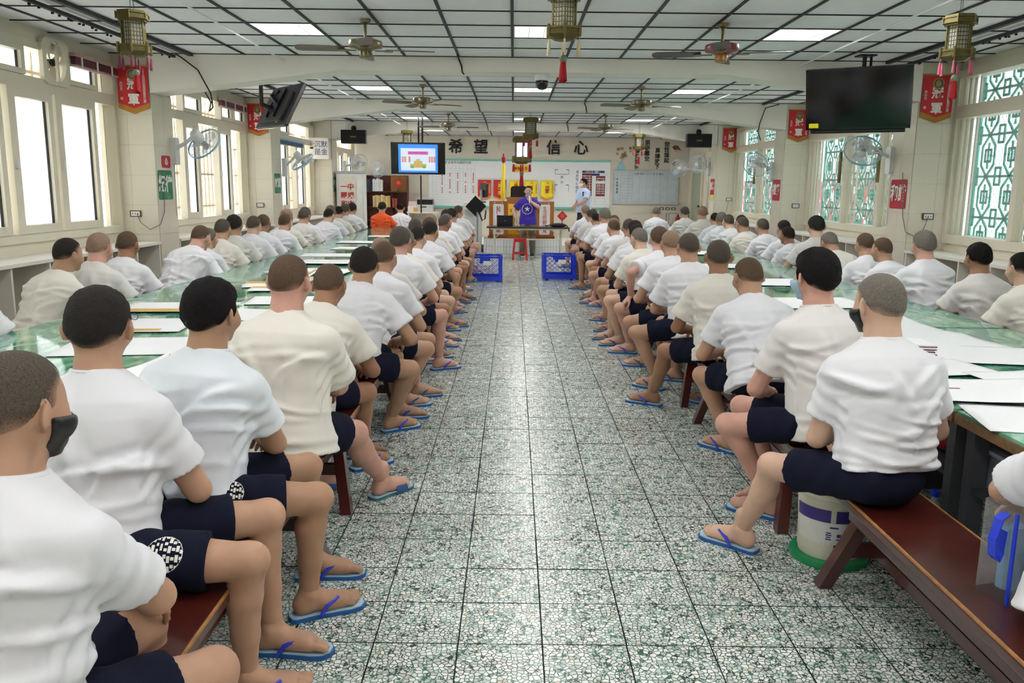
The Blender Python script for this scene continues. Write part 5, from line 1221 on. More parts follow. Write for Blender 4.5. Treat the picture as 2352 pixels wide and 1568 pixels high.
for k, (x, z) in enumerate(((4.62, 2.75), (4.62, 2.3))):
    t = thing('wall_painting', ('upper' if k == 0 else 'lower') + ' small brown bird painted right of the verse', 'wall painting', (x, YB-0.004, z))
    MB().prism([(-0.12, 0.02), (-0.04, 0.08), (0.06, 0.06), (0.14, -0.06), (0.05, -0.04), (-0.05, -0.05)], 0.004, lambda a, b, w: (a, -0.004+w, b)).obj('bird', S('paint_brown', 150, 100, 60, rough=0.7), t)
# ------------------------------------------------------------------ podium on its tiled base
M_pod = S('podium_wood', 176, 104, 44, rough=0.35, var=0.2, vscale=4, coat=0.3); M_podd = S('podium_dark', 120, 66, 30, rough=0.4, var=0.2)
t = thing('tiled_plinth', 'curved white tiled plinth under the podium', 'plinth', (0.2, 20.9, 0)); N = 26
bs = MB(); arc = [(-0.92, 0.5)]+[(-0.92+1.84*k/N, -0.25-0.35*math.cos((k/N-0.5)*PI)**1.0*0.9) for k in range(N+1)]+[(0.92, 0.5)]
bs.prism(arc, 0.36, lambda a, b, w: (a, b, w)); bs.obj('base_core', M_tgrout, t)
for k in range(N):
    a, b = arc[k+1], arc[k+2]; c = ((a[0]+b[0])/2, (a[1]+b[1])/2); L = math.dist(a, b); r = math.atan2(b[1]-a[1], b[0]-a[0])
    for q in range(2):
        o = MB().box((0, -0.004, 0), (L-0.006, 0.012, 0.172)).obj('tile', M_white, t); o.location = (c[0], c[1], 0.092+0.178*q); o.rotation_euler = (0, 0, r)
t = thing('podium', 'wooden podium with yellow banner and white plaques behind the speaker', 'podium', (0.2, 20.95, 0.36))
for s_ in (-1, 1):
    pn = MB().b2((-0.24, -0.03, 0), (0.24, 0.03, 0.9)).obj('wing_panel', M_pod, t); pn.location = (s_*0.56, 0.0, 0); pn.rotation_euler = (0, 0, -s_*0.25*-1)
    pq = MB().rbox((0, -0.037, 0.46), (0.27, 0.012, 0.74), 0.03, axis=1).obj('plaque', S('plaque_white', 236, 236, 232, rough=0.35), pn)
    put_text(text_mesh('\n'.join('紀律要求從嚴' if s_ < 0 else '生活照顧從寬'), 0.115, M_inkr, line=0.93, bold=0.001), pn, (0, -0.0445, 0.45), (1, 0, 0), (0, 0, 1))
    for q in (-0.1, 0.1): MB().sphere((q, -0.04, 0.86), 0.016, 8, 6).obj('rosette', M_white, pn)
cf = MB(); cv = [(-0.36+0.72*k/12, -0.12-0.10*math.cos((k/12-0.5)*PI)) for k in range(13)]
cf.prism([(-0.36, 0.1)]+cv+[(0.36, 0.1)], 0.95, lambda a, b, w: (a, b, w)); cf.obj('front', M_pod, t)
MB().prism([(-0.39, 0.12)]+[(a*1.06, b-0.02) for a, b in cv]+[(0.39, 0.12)], 0.05, lambda a, b, w: (a, b, 0.95+w)).obj('top', M_pod, t)
MB().b2((-0.82, -0.1, 0), (0.82, 0.15, 0.06)).obj('foot_rail', M_podd, t)
yb = MB(); vs = []; c2 = [(-0.33+0.66*k/16, -0.134-0.10*math.cos(((-0.33+0.66*k/16)/0.72)*PI)) for k in range(17)]
for z in (0.1, 0.84):
    for (a, b) in c2: vs.append((a, b, z))
yb.add(vs, [(k, k+1, 17+k+1, 17+k) for k in range(16)]); o = yb.obj('yellow_banner', S('podium_yellow', 246, 190, 20, rough=0.5), t, True); o.modifiers.new('th', 'SOLIDIFY').thickness = 0.004
sh_ = MB(); sp_ = [(-0.17, 0.30), (-0.17, 0.62), (-0.1, 0.66), (0.0, 0.72), (0.1, 0.66), (0.17, 0.62), (0.17, 0.30), (0.08, 0.2), (0, 0.16), (-0.08, 0.2)]
sh_.prism(sp_, 0.01, lambda a, b, w: (a, -0.232-w, b)); shi = sh_.obj('shield', S('shield_cream', 232, 226, 200, rough=0.5), t)
rim = MB().tube([(a*1.04, -0.243, 0.44+(b-0.44)*1.04) for a, b in sp_], 0.007, 5, True).obj('shield_rim', M_ink, shi)
put_text(text_mesh('\n'.join('開啟希望'), 0.10, M_ink, line=1.1), t, (-0.25, -0.212, 0.5), (1, 0, 0), (0, 0, 1)); put_text(text_mesh('\n'.join('心靈之窗'), 0.10, M_ink, line=1.1), t, (0.25, -0.212, 0.5), (1, 0, 0), (0, 0, 1))
put_text(text_mesh('誠信\n\n正義', 0.07, M_inkr), t, (0, -0.245, 0.44), (1, 0, 0), (0, 0, 1))
# chair behind, flag, monitor, side desk
t = thing('office_chair', 'black chair back showing above the podium', 'chair', (0.13, 22.0, 0.17))
MB().rbox((0, 0, 1.28), (0.42, 0.08, 0.36), 0.08, axis=1).obj('backrest', M_black, t, True); MB().rbox((0, 0.0, 0.9), (0.10, 0.05, 0.6), 0.02).obj('back_post', M_black, t); MB().rbox((0, -0.2, 0.62), (0.45, 0.45, 0.09), 0.06).obj('seat', M_black, t); MB().cyl((0, -0.2, 0.02), (0, -0.2, 0.6), 0.03).obj('column', M_grey, t)
ft = MB()
for k in range(5): a = 2*PI*k/5; ft.cyl((0, -0.2, 0.06), (0.28*math.cos(a), -0.2+0.28*math.sin(a), 0.02), 0.02, n=6)
ft.obj('base', M_black, t)
t = thing('furled_flag', 'furled yellow flag on a pole with a red and gold tip', 'flag', (-0.26, 21.35, 0.36))
MB().cyl((0, 0, 0), (0, 0, 1.98), 0.012, n=8).obj('pole', M_brass, t); MB().lathe([(0, 2.06), (0.02, 2.04), (0.012, 2.0), (0.045, 1.97), (0.045, 1.86), (0.02, 1.83), (0, 1.83)], 12).obj('finial', M_tasr, t, True)
fc = MB(); prf = [(0.012, 1.84), (0.032, 1.75), (0.035, 1.5), (0.05, 1.3), (0.06, 1.1), (0.04, 0.95), (0.015, 0.9)]; n_ = 20; vs = []
for r, z in prf:
    for k in range(n_): a = 2*PI*k/n_; rr = r*(1+0.3*math.sin(a*5+z*2)); vs.append((rr*math.cos(a)+0.01*math.sin(z*4), rr*math.sin(a), z))
fc.add(vs, [(i*n_+k, i*n_+(k+1) % n_, (i+1)*n_+(k+1) % n_, (i+1)*n_+k) for i in range(len(prf)-1) for k in range(n_)]); fc.obj('cloth', M_ban['y'], t, True)
t = thing('side_desk', 'cream side desk left of the podium', 'desk', (-0.95, 21.1, 0)); MB().b2((-0.28, -0.25, 1.05), (0.22, 0.25, 1.22)).obj('desk_top', M_cream, t); MB().b2((-0.26, -0.05, 0), (0.16, 0.24, 1.05)).obj('desk_cabinet', S('desk_white', 214, 216, 214, rough=0.5), t)
t = thing('computer_monitor', 'black monitor turned sideways on the side desk', 'monitor', (-0.78, 21.1, 1.22)); MB().rbox((0.05, 0, 0.3), (0.05, 0.36, 0.34), 0.02, axis=0, M=Matrix.Rotation(0.45, 3, 'Z')).obj('screen_case', M_black, t); MB().rbox((-0.02, -0.02, 0.16), (0.06, 0.08, 0.3), 0.02).obj('stand', S('silver', 180, 180, 182, rough=0.3, metal=0.6), t); MB().rbox((-0.02, 0, 0.012), (0.24, 0.2, 0.024), 0.05).obj('foot', M_black, t)
t = thing('music_stand', 'tilted black music stand on a round foot beside the side desk', 'music stand', (-0.86, 20.3, 0))
MB().cyl((0, 0, 0.02), (0, 0, 1.0), 0.022, n=10).obj('post', M_grey, t); MB().lathe([(0, 0), (0.26, 0), (0.26, 0.02), (0.03, 0.04), (0, 0.04)], 28).obj('foot', M_grey, t, True)
MB().box((-0.04, 0, 1.14), (0.36, 0.02, 0.36), M=Matrix.Rotation(0.75, 3, 'Y') @ Matrix.Rotation(0.2, 3, 'X')).obj('desk_plate', M_black, t)
MB().tube([(0.05, -0.03, 0.98), (0.12, -0.04, 0.8), (0.18, -0.03, 0.85), (0.2, 0, 1.05)], 0.018, 6).obj('strap', S('strap_brown', 60, 40, 34, rough=0.8), t, True)
# folding table, laptop, bag, stool
t = thing('folding_table', 'long folding table with dark top in front of the podium', 'table', (0.33, 19.35, 0)); MB().b2((-0.93, -0.3, 0.69), (0.93, 0.3, 0.72)).obj('table_top', S('table_dark', 52, 48, 44, rough=0.35), t)
ap = MB(); ap.b2((-0.85, -0.27, 0.655), (0.85, -0.245, 0.69)); ap.b2((-0.85, 0.245, 0.655), (0.85, 0.27, 0.69)); ap.obj('apron', M_alu, t)
for a in (-0.76, 0.76):
    for b in (-0.22, 0.22): MB().cyl((a, b, 0), (a, b, 0.66), 0.018, n=10).obj('leg', M_alu, t)
    MB().cyl((a, -0.22, 0.08), (a, 0.22, 0.08), 0.014, n=8).obj('cross_bar', M_alu, t)
    MB().cyl((a, -0.2, 0.45), (a-math.copysign(0.22, a), -0.2, 0.66), 0.01, n=6).obj('brace', M_alu, t)
MB().cyl((-0.76, -0.22, 0.44), (0.76, -0.22, 0.44), 0.016, n=8).obj('stretcher', M_alu, t)
t = thing('laptop', 'black laptop open on the folding table, lid towards the camera', 'laptop', (-0.19, 19.3, 0.72)); MB().b2((-0.17, -0.11, 0), (0.17, 0.12, 0.02)).obj('keyboard_base', M_black, t)
o = MB().rbox((0, 0, 0.12), (0.36, 0.012, 0.24), 0.012, axis=1).obj('lid', M_black, t); o.location = (0, -0.11, 0.015); o.rotation_euler = (0.15, 0, 0); MB().b2((-0.02, -0.008, 0.115), (0.02, -0.006, 0.125)).obj('badge', M_grey, o)
t = thing('shoulder_bag', 'flat black bag with a strap at the right end of the folding table', 'bag', (1.02, 19.3, 0.72)); MB().sphere((0, 0, 0.04), (0.19, 0.12, 0.05), 16, 8).obj('pouch', S('bag_black', 20, 20, 22, rough=0.8), t, True); MB().tube([(-0.15, 0, 0.05), (-0.25, -0.05, 0.03), (-0.28, 0.05, 0.02)], 0.012, 6).obj('strap', S('bag_black', 20, 20, 22), t, True); MB().tube([(0.12, 0, 0.06), (0.2, 0, 0.03), (0.24, -0.02, -0.03), (0.255, -0.02, -0.1)], 0.014, 6).obj('hanging_strap', S('bag_black', 20, 20, 22), t, True)
t = thing('plastic_stool', 'red plastic stool with splayed legs before the folding table', 'stool', (0.155, 18.95, 0)); M_stl = S('stool_red', 196, 26, 36, rough=0.35)
MB().rbox((0, 0, 0.455), (0.28, 0.28, 0.03), 0.04).obj('seat', M_stl, t); ap = MB()
for s_ in (-1, 1): ap.b2((-0.13, s_*0.13-0.008, 0.40), (0.13, s_*0.13+0.008, 0.445)); ap.b2((s_*0.13-0.008, -0.12, 0.40), (s_*0.13+0.008, 0.12, 0.445))
ap.obj('apron', M_stl, t)
for a in (-1, 1):
    for b in (-1, 1):
        p = [(0.10, 0.10), (0.14, 0.10), (0.14, 0.14), (0.10, 0.14)]; q = [(0.135, 0.135), (0.18, 0.135), (0.18, 0.18), (0.135, 0.18)]
        l_ = MB().add([(a*x, b*y, 0.44) for x, y in p]+[(a*x, b*y, 0) for x, y in q], [(0, 1, 2, 3), (4, 7, 6, 5), (0, 4, 5, 1), (1, 5, 6, 2), (2, 6, 7, 3), (3, 7, 4, 0)]); l_.obj('leg', M_stl, t)
br = MB()
for s_ in (-1, 1): br.b2((-0.14, s_*0.145-0.008, 0.13), (0.14, s_*0.145+0.008, 0.16)); br.b2((s_*0.145-0.008, -0.13, 0.13), (s_*0.145+0.008, 0.13, 0.16))
br.obj('ring_brace', M_stl, t)
def ornament(x, y, z, label):
    t = thing('paper_ornament', label, 'ornament', (x, y, z)); M = Matrix.Rotation(PI/4, 3, 'Y'); MB().box((0, 0, 0.24), (0.17, 0.012, 0.17), M=M).obj('diamond', M_red, t); put_text(text_mesh('福', 0.09, M_pgold), t, (0, -0.0075, 0.24), (1, 0, 0), (0, 0, 1))
    MB().lathe([(0, 0), (0.05, 0), (0.055, 0.02), (0.015, 0.04), (0.012, 0.12), (0, 0.12)], 12).obj('stand', M_brass, t, True)
ornament(1.12, 19.48, 0.72, 'red diamond paper ornament on the folding table'); 
# crates in the aisle
M_crate = M_blue
def crate(x, y, label, rz=0.0, w=0.57, d=0.5, h=0.42, tag_txt=''):
    t = thing('plastic_crate', label, 'crate', (x, y, 0), rz, group='blue plastic crates')
    def face(W, H):
        mb = MB(); b_ = 0.05; mb.b2((-W/2, -0.008, 0), (W/2, 0.008, 0.075)); mb.b2((-W/2, -0.008, H-0.03), (W/2, 0.008, H))
        for s_ in (-1, 1): mb.b2((s_*(W/2-b_/2)-b_/2, -0.01, 0.075), (s_*(W/2-b_/2)+b_/2, 0.01, H-0.03))
        mb.b2((-0.09, -0.007, H-0.12), (0.09, 0.007, H-0.03))
        nx, nz = 5, 4; iw, ih = W-2*b_, H-0.105
        for i in range(nx):
            for j in range(nz):
                cx = -iw/2+iw*(i+.5)/nx; cz = 0.075+ih*(j+.5)/nz; hx, hz = iw/nx/2, ih/nz/2; tk = 0.0026
                for (a, b, c, e) in ((-1, -1, 1, 1), (-1, 1, 1, -1)):
                    p = np.array([cx+a*hx, 0, cz+b*hz]); q = np.array([cx+c*hx, 0, cz+e*hz]); L = np.linalg.norm(q-p)
                    mb.box((p+q)/2, (L, 0.006, 2*tk), M=Matrix.Rotation(-math.atan2(q[2]-p[2], q[0]-p[0]), 3, 'Y'))
        return mb
    f1 = face(w, h).mesh('side_wall', M_crate); f2 = face(d, h).mesh('side_wall', M_crate)
    for (m, px, py, r) in ((f1, 0, -d/2, 0), (f1, 0, d/2, PI), (f2, -w/2, 0, PI/2), (f2, w/2, 0, -PI/2)): link('side_wall', m, t, (px, py, 0.02), r)
    bo = MB()
    for k in range(8): bo.b2((-w/2, -d/2+d*k/7-0.004, 0.022), (w/2, -d/2+d*k/7+0.004, 0.032)); bo.b2((-w/2+w*k/7-0.004, -d/2, 0.022), (-w/2+w*k/7+0.004, d/2, 0.03))
    bo.obj('bottom', M_crate, t)
    rm = MB(); 
    for s_ in (-1, 1): rm.b2((-w/2-0.015, s_*d/2-0.015, h+0.0), (w/2+0.015, s_*d/2+0.015, h+0.02)); rm.b2((s_*w/2-0.015, -d/2, h), (s_*w/2+0.015, d/2, h+0.02))
    rm.obj('rim', M_crate, t)
    for a in (-1, 1):
        for b in (-1, 1): MB().cyl((a*(w/2-0.07), b*(d/2-0.07), 0), (a*(w/2-0.07), b*(d/2-0.07), 0.02), 0.03, n=10).obj('caster', M_black, t)
    MB().b2((-0.03, -d/2-0.013, h-0.13), (0.10, -d/2-0.009, h-0.06)).obj('paper_tag', M_inkw, t)
    return t
crate(-0.48, 14.55, 'blue mesh plastic crate at the left side of the aisle', 0.03); crate(0.82, 15.0, 'blue mesh plastic crate at the right side of the aisle', 0.02)
# ------------------------------------------------------------------ left corner: cabinets, books, printer
t = thing('notice_cabinet', 'tall white notice cabinet with red characters by the third left pillar', 'cabinet', (-3.75, 19.75, 0)); MB().b2((-0.31, -0.2, 0), (0.31, 0.2, 1.86)).obj('body', M_white, t); MB().b2((-0.33, -0.22, 1.86), (0.33, 0.22, 1.92)).obj('top', S('cab_grey', 176, 178, 176, rough=0.4), t)
MB().rbox((-0.06, -0.205, 1.05), (0.38, 0.012, 1.5), 0.05, axis=1).obj('notice_board', S('notice_cream', 226, 220, 206, rough=0.6), t); MB().b2((0.17, -0.208, 0.4), (0.28, -0.2, 1.8)).obj('list_sheet', M_inkw, t)
put_text(text_mesh('一中\n團規\n和中\n氣矩', 0.155, M_inkr, line=1.25, bold=0.004), t, (-0.06, -0.2135, 1.27), (1, 0, 0), (0, 0, 1))
t = thing('electric_box', 'cream wall box with blue characters on the third left pillar', 'box', (-4.36, 19.28, 2.4)); MB().rbox((0, 0, 0), (0.46, 0.26, 0.46), 0.015, axis=1).obj('box_body', M_cream, t); MB().b2((-0.18, -0.137, -0.01), (-0.11, -0.13, 0.03)).obj('window_slot', M_black, t)
put_text(text_mesh('沉默\n是金', 0.15, M_inkb, line=1.1), t, (0.06, -0.1325, 0), (1, 0, 0), (0, 0, 1)); MB().sphere((-0.12, -0.05, -0.26), 0.05, 10, 8).obj('lamp_ball', M_grey, t, True)
M_case = S('bookcase_red', 96, 44, 30, rough=0.45, var=0.15)
t = thing('bookcase', 'dark reddish bookcase against the back wall left of the television', 'bookcase', (-3.62, 24.35, 0.17)); W = 0.6
for s_ in (-1, 1): MB().b2((s_*W-0.012, -0.16, 0), (s_*W+0.012, 0.16, 1.72)).obj('side_panel', M_case, t)
MB().b2((-W, 0.14, 0), (W, 0.16, 1.72)).obj('back_panel', M_case, t); MB().b2((0.15, -0.16, 0), (0.17, 0.14, 1.26)).obj('divider', M_case, t)
for z in (0.05, 0.45, 0.82, 1.26): MB().b2((-W+0.012, -0.16, z-0.012), (W-0.012, 0.14, z+0.012)).obj('shelf', M_case, t)
MB().b2((0.12, -0.02, 1.275), (0.58, 0.13, 1.70)).obj('drawer_box', S('case_tan', 150, 100, 50, rough=0.5), t)
br_ = random.Random(11)
def books(x0, x1, z, h, cols, grp, where, lean=0.0):
    x = x0; k = 0
    while x < x1-0.02:
        w = br_.uniform(0.028, 0.05); hh_ = h*br_.uniform(0.88, 1.0); c = cols[k % len(cols)]
        t = thing('book', '%s book, %s from the left %s' % (c[0], ORD[k], where), 'book', (x+w/2, 24.22, z), group=grp)
        m = S('book_'+c[0].replace(' ', '_'), *c[1], rough=0.6)
        o = MB().b2((-w/2+0.002, -0.09, 0), (w/2-0.002, 0.09, hh_)).obj('cover', m, t); o.rotation_euler = (0, lean, 0)
        o2 = MB().b2((-w/2+0.005, -0.085, 0.003), (w/2-0.005, 0.092, hh_+0.001)).obj('pages', M_inkw, t); o2.rotation_euler = (0, lean, 0)
        x += w+0.002; k += 1
books(-4.19, -4.0, 1.445, 0.36, [('black', (40, 40, 48)), ('navy', (36, 42, 66))], 'black folders on the top shelf', 'among the black folders on the top shelf')
books(-3.99, -3.7, 1.445, 0.36, [('white', (232, 232, 230)), ('pale blue', (206, 218, 228)), ('off white', (224, 220, 210))], 'white folders on the top shelf', 'among the white folders on the top shelf')
books(-3.99, -3.5, 1.005, 0.34, [('cream', (226, 212, 170)), ('yellow', (222, 190, 110)), ('tan', (206, 170, 110))], 'cream books on the second shelf', 'on the second bookcase shelf')
books(-3.44, -3.30, 1.005, 0.25, [('red', (160, 50, 44)), ('brown', (110, 66, 50))], 'small red books', 'in the right bay of the bookcase')
ornament(-3.28, 24.26, 1.442, 'red diamond paper ornament on the bookcase shelf')
t = thing('printer_desk', 'pale desk under the lit television holding the printer', 'desk', (-2.5, 24.2, 0.17)); MB().b2((-0.5, -0.3, 0.68), (0.35, 0.3, 0.72)).obj('desk_top', M_cream, t)
for a in (-0.46, 0.3):
    for b in (-0.25, 0.25): MB().b2((a-0.02, b-0.02, 0), (a+0.02, b+0.02, 0.68)).obj('leg', M_cream, t)
t = thing('printer', 'grey and black printer below the lit television', 'printer', (-2.5, 24.15, 0.89)); MB().rbox((0, 0, 0.10), (0.46, 0.4, 0.2), 0.02).obj('printer_body', S('printer_grey', 206, 206, 202, rough=0.4), t); MB().rbox((0, 0, 0.27), (0.44, 0.38, 0.14), 0.02).obj('scanner_lid', M_black, t); MB().b2((-0.13, -0.205, 0.12), (0.05, -0.2, 0.15)).obj('display', M_black, t); MB().rbox((0, 0.02, 0.36), (0.4, 0.3, 0.04), 0.02).obj('top_tray', S('printer_grey', 206, 206, 202), t)
t = thing('paper_stack', 'pink and white paper stack with a yellow box left of the printer', 'paper stack', (-2.84, 24.1, 0.89)); MB().b2((-0.14, -0.12, 0), (0.16, 0.12, 0.16)).obj('white_paper', M_inkw, t); MB().b2((-0.12, -0.11, 0.16), (0.14, 0.1, 0.28)).obj('pink_paper', S('paper_pink', 236, 208, 214, rough=0.7), t); MB().b2((0.02, -0.15, 0), (0.15, -0.121, 0.12)).obj('yellow_box', S('box_yellow', 220, 170, 70, rough=0.6), t)
# right corner: door, equipment rack, plates
o = MB().b2((WR-0.03, 22.7, 0.17), (WR, 23.9, 2.45)); do = o.obj('door_1', S('door_green_grey', 168, 176, 150, rough=0.5)); struct(do, 'pale green door at the far end of the right wall')
fr = MB(); fr.b2((WR-0.06, 22.6, 0.17), (WR+0.0, 22.7, 2.52)); fr.b2((WR-0.06, 23.9, 0.17), (WR, 24.0, 2.52)); fr.b2((WR-0.06, 22.7, 2.45), (WR, 23.9, 2.52)); fr.obj('door_frame', M_alu, do); MB().sphere((WR-0.06, 22.85, 1.15), 0.035, 10, 8).obj('door_knob', M_brass, do)
t = thing('equipment_rack', 'dark open rack with a red item in the right back corner', 'rack', (4.5, 23.6, 0.17))
for a in (-0.22, 0.22):
    for b in (-0.2, 0.2): MB().b2((a-0.012, b-0.012, 0), (a+0.012, b+0.012, 0.78)).obj('upright', M_grey, t)
for z in (0.1, 0.42, 0.76): MB().b2((-0.25, -0.22, z), (0.25, 0.22, z+0.02)).obj('shelf', M_grey, t)
t = thing('fire_extinguisher', 'small red extinguisher on the open rack', 'extinguisher', (4.55, 23.5, 0.61)); MB().lathe([(0, 0), (0.06, 0), (0.065, 0.02), (0.065, 0.2), (0.03, 0.25), (0, 0.26)], 14).obj('cylinder', M_stl, t, True); MB().b2((-0.02, -0.05, 0.25), (0.02, 0.03, 0.29)).obj('handle', M_black, t); MB().b2((-0.04, -0.068, 0.06), (0.04, -0.06, 0.15)).obj('paper_label', M_yel, t)
for k, x in enumerate((4.28, 4.45, 4.62)):
    t = thing('switch_plate', '%s of three brass switch plates below the small whiteboard' % ('leftmost', 'middle one', 'rightmost')[k], 'switch', (x, YB, 1.04), group='switch plates'); MB().rbox((0, -0.01, 0), (0.12, 0.02, 0.075), 0.01, axis=1).obj('frame', M_ofr, t); MB().b2((-0.03, -0.026, -0.02), (0.03, -0.02, 0.02)).obj('rocker', M_white, t)
# ------------------------------------------------------------------ benches
def bench_parts(L):
    W = 0.32; H = 0.43; out = {}
    s = MB(); s.rbox((0, 0, H-0.022), (W, L, 0.044), 0.012, axis=1); out['seat'] = s.mesh('seat', M_wood)
    e = MB()
    for sx in (-1, 1): e.b2((sx*(W/2-0.004)-0.003, -L/2+0.02, H-0.006), (sx*(W/2-0.004)+0.005, L/2-0.02, H+0.0008))
    out['worn_edge'] = e.mesh('worn_edge', M_woodw)
    en = MB(); en.b2((-W/2+0.01, L/2-0.006, H-0.04), (W/2-0.01, L/2+0.002, H-0.002)); en.b2((-W/2+0.01, -L/2-0.002, H-0.04), (W/2-0.01, -L/2+0.006, H-0.002)); out['end_grain'] = en.mesh('end_grain', M_woodw)
    legs = []
    for sy in (-1, 1):
        for sx in (-1, 1):
            y0 = sy*(L/2-0.28); t0 = np.array([sx*0.09, y0, H-0.044]); t1 = np.array([sx*0.17, sy*(L/2-0.10)*1.0, 0]); a, b = 0.026, 0.032
            vs = [(p[0]+dx*a, p[1]+dy*b, p[2]) for p in (t0, t1) for dx, dy in ((-1, -1), (1, -1), (1, 1), (-1, 1))]
            legs.append(MB().add(vs, [(3, 2, 1, 0), (4, 5, 6, 7), (0, 1, 5, 4), (1, 2, 6, 5), (2, 3, 7, 6), (3, 0, 4, 7)]).mesh('leg', M_wood))
    out['legs'] = legs; out['st'] = []
    for sy in (-1, 1):
        y = sy*(L/2-0.19); out['st'].append(MB().b2((-0.125, y-0.016, 0.17), (0.125, y+0.016, 0.225)).mesh('stretcher', M_wood))
    out['rail'] = MB().b2((-0.018, -L/2+0.2, 0.175), (0.018, L/2-0.2, 0.22)).mesh('long_rail', M_wood)
    out['side'] = [MB().b2((sx*0.115-0.012, -L/2+0.2, H-0.10), (sx*0.115+0.012, L/2-0.2, H-0.044)).mesh('side_rail', M_wood) for sx in (-1, 1)]
    return out
BP = {}
def bench(x, y0, y1, label, grp='wooden benches'):
    L = round(y1-y0, 2)
    if L not in BP: BP[L] = bench_parts(L)
    p = BP[L]; t = thing('bench', label, 'bench', (x, (y0+y1)/2, 0), group=grp)
    for nm in ('seat', 'worn_edge', 'end_grain'): link(nm, p[nm], t)
    for m in p['legs']: link('leg', m, t)
    for m in p['st']: link('stretcher', m, t)
    link('long_rail', p['rail'], t)
    for m in p['side']: link('side_rail', m, t)
    return t
BX_L, BX_R = -0.98, 1.46
by = [(1.25, 3.33), (3.68, 5.76), (6.0, 8.08), (8.35, 10.43), (10.7, 12.78), (13.05, 15.13), (15.4, 17.48)]
for k, (a, b) in enumerate(by): bench(BX_R, a, b, 'dark red wooden bench on the right of the aisle, %s from the camera' % ORD[k])
byl = [(-0.1, 1.3), (1.45, 3.53), (3.85, 5.93), (6.2, 8.28), (8.55, 10.63), (10.9, 12.98), (13.25, 15.33), (15.5, 17.58)]
for k, (a, b) in enumerate(byl): bench(BX_L, a, b, 'dark red wooden bench on the left of the aisle, %s from the camera' % ORD[k])
for k in range(6):
    bench(-3.28, 3.6+2.35*k, 5.68+2.35*k, 'wooden bench behind the left table, %s from the camera' % ORD[k]); bench(3.52, 4.4+2.35*k, 6.48+2.35*k, 'wooden bench behind the right table, %s from the camera' % ORD[k])
# ------------------------------------------------------------------ tables with marbled green tops under glass
def marble():
    m = bpy.data.materials.new('green_marbled_top'); m.use_nodes = True; n = m.node_tree.nodes; l = m.node_tree.links; b = n['Principled BSDF']
    ge = n.new('ShaderNodeNewGeometry'); mp = n.new('ShaderNodeMapping'); mp.inputs['Scale'].default_value = (2.2, 1.1, 1); l.new(ge.outputs['Position'], mp.inputs['Vector'])
    nz = n.new('ShaderNodeTexNoise'); nz.inputs['Scale'].default_value = 2.3; nz.inputs['Detail'].default_value = 7; nz.inputs['Distortion'].default_value = 1.6; l.new(mp.outputs['Vector'], nz.inputs['Vector'])
    r = n.new('ShaderNodeValToRGB'); e = r.color_ramp.elements; e[0].position = 0.30; e[0].color = srgb(34, 96, 78)+(1,); e[1].position = 0.75; e[1].color = srgb(196, 206, 168)+(1,)
    x = r.color_ramp.elements.new(0.47); x.color = srgb(76, 146, 120)+(1,); x = r.color_ramp.elements.new(0.60); x.color = srgb(128, 182, 150)+(1,)
    l.new(nz.outputs['Fac'], r.inputs['Fac']); l.new(r.outputs['Color'], b.inputs['Base Color']); b.inputs['Roughness'].default_value = 0.06; b.inputs['Specular IOR Level'].default_value = 0.4
    return m
M_top = marble(); M_edge = S('table_edge_wood', 120, 92, 60, rough=0.5, var=0.3, vscale=30); M_under = S('table_under', 58, 60, 66, rough=0.6); M_tleg = S('table_leg_grey', 74, 76, 82, rough=0.5)
def table(x0, x1, y0, y1, label):
    cx, cy = (x0+x1)/2, (y0+y1)/2; w, L = x1-x0, y1-y0; t = thing('work_table', label, 'table', (cx, cy, 0), group='long green work tables')
    MB().b2((-w/2+0.008, -L/2+0.006, 0.738), (w/2-0.008, L/2-0.006, 0.75)).obj('table_top', M_top, t); MB().b2((-w/2, -L/2, 0.70), (w/2, L/2, 0.7375)).obj('edge_board', M_edge, t)
    MB().b2((-w/2+0.05, -L/2+0.04, 0.44), (w/2-0.05, L/2-0.04, 0.46)).obj('under_shelf', M_under, t)
    lm_ = MB().b2((-0.03, -0.03, 0), (0.03, 0.03, 0.70)).mesh('leg', M_tleg)
    for a in (-1, 1):
        for b in (-1, 1): link('leg', lm_, t, (a*(w/2-0.07), b*(L/2-0.06), 0))
    MB().b2((-w/2+0.1, -0.012, 0.05), (w/2-0.1, 0.012, 0.44)).obj('divider_panel', M_under, t)
    return t
TX = {'left': (-2.88, -1.44), 'right': (1.76, 3.15)}
for sd in ('left', 'right'):
    for k in range(8): table(*TX[sd], 1.2+2.05*k, 1.2+2.05*k+2.03, 'green topped work table in the %s row, %s from the camera' % (sd, ORD[k]))
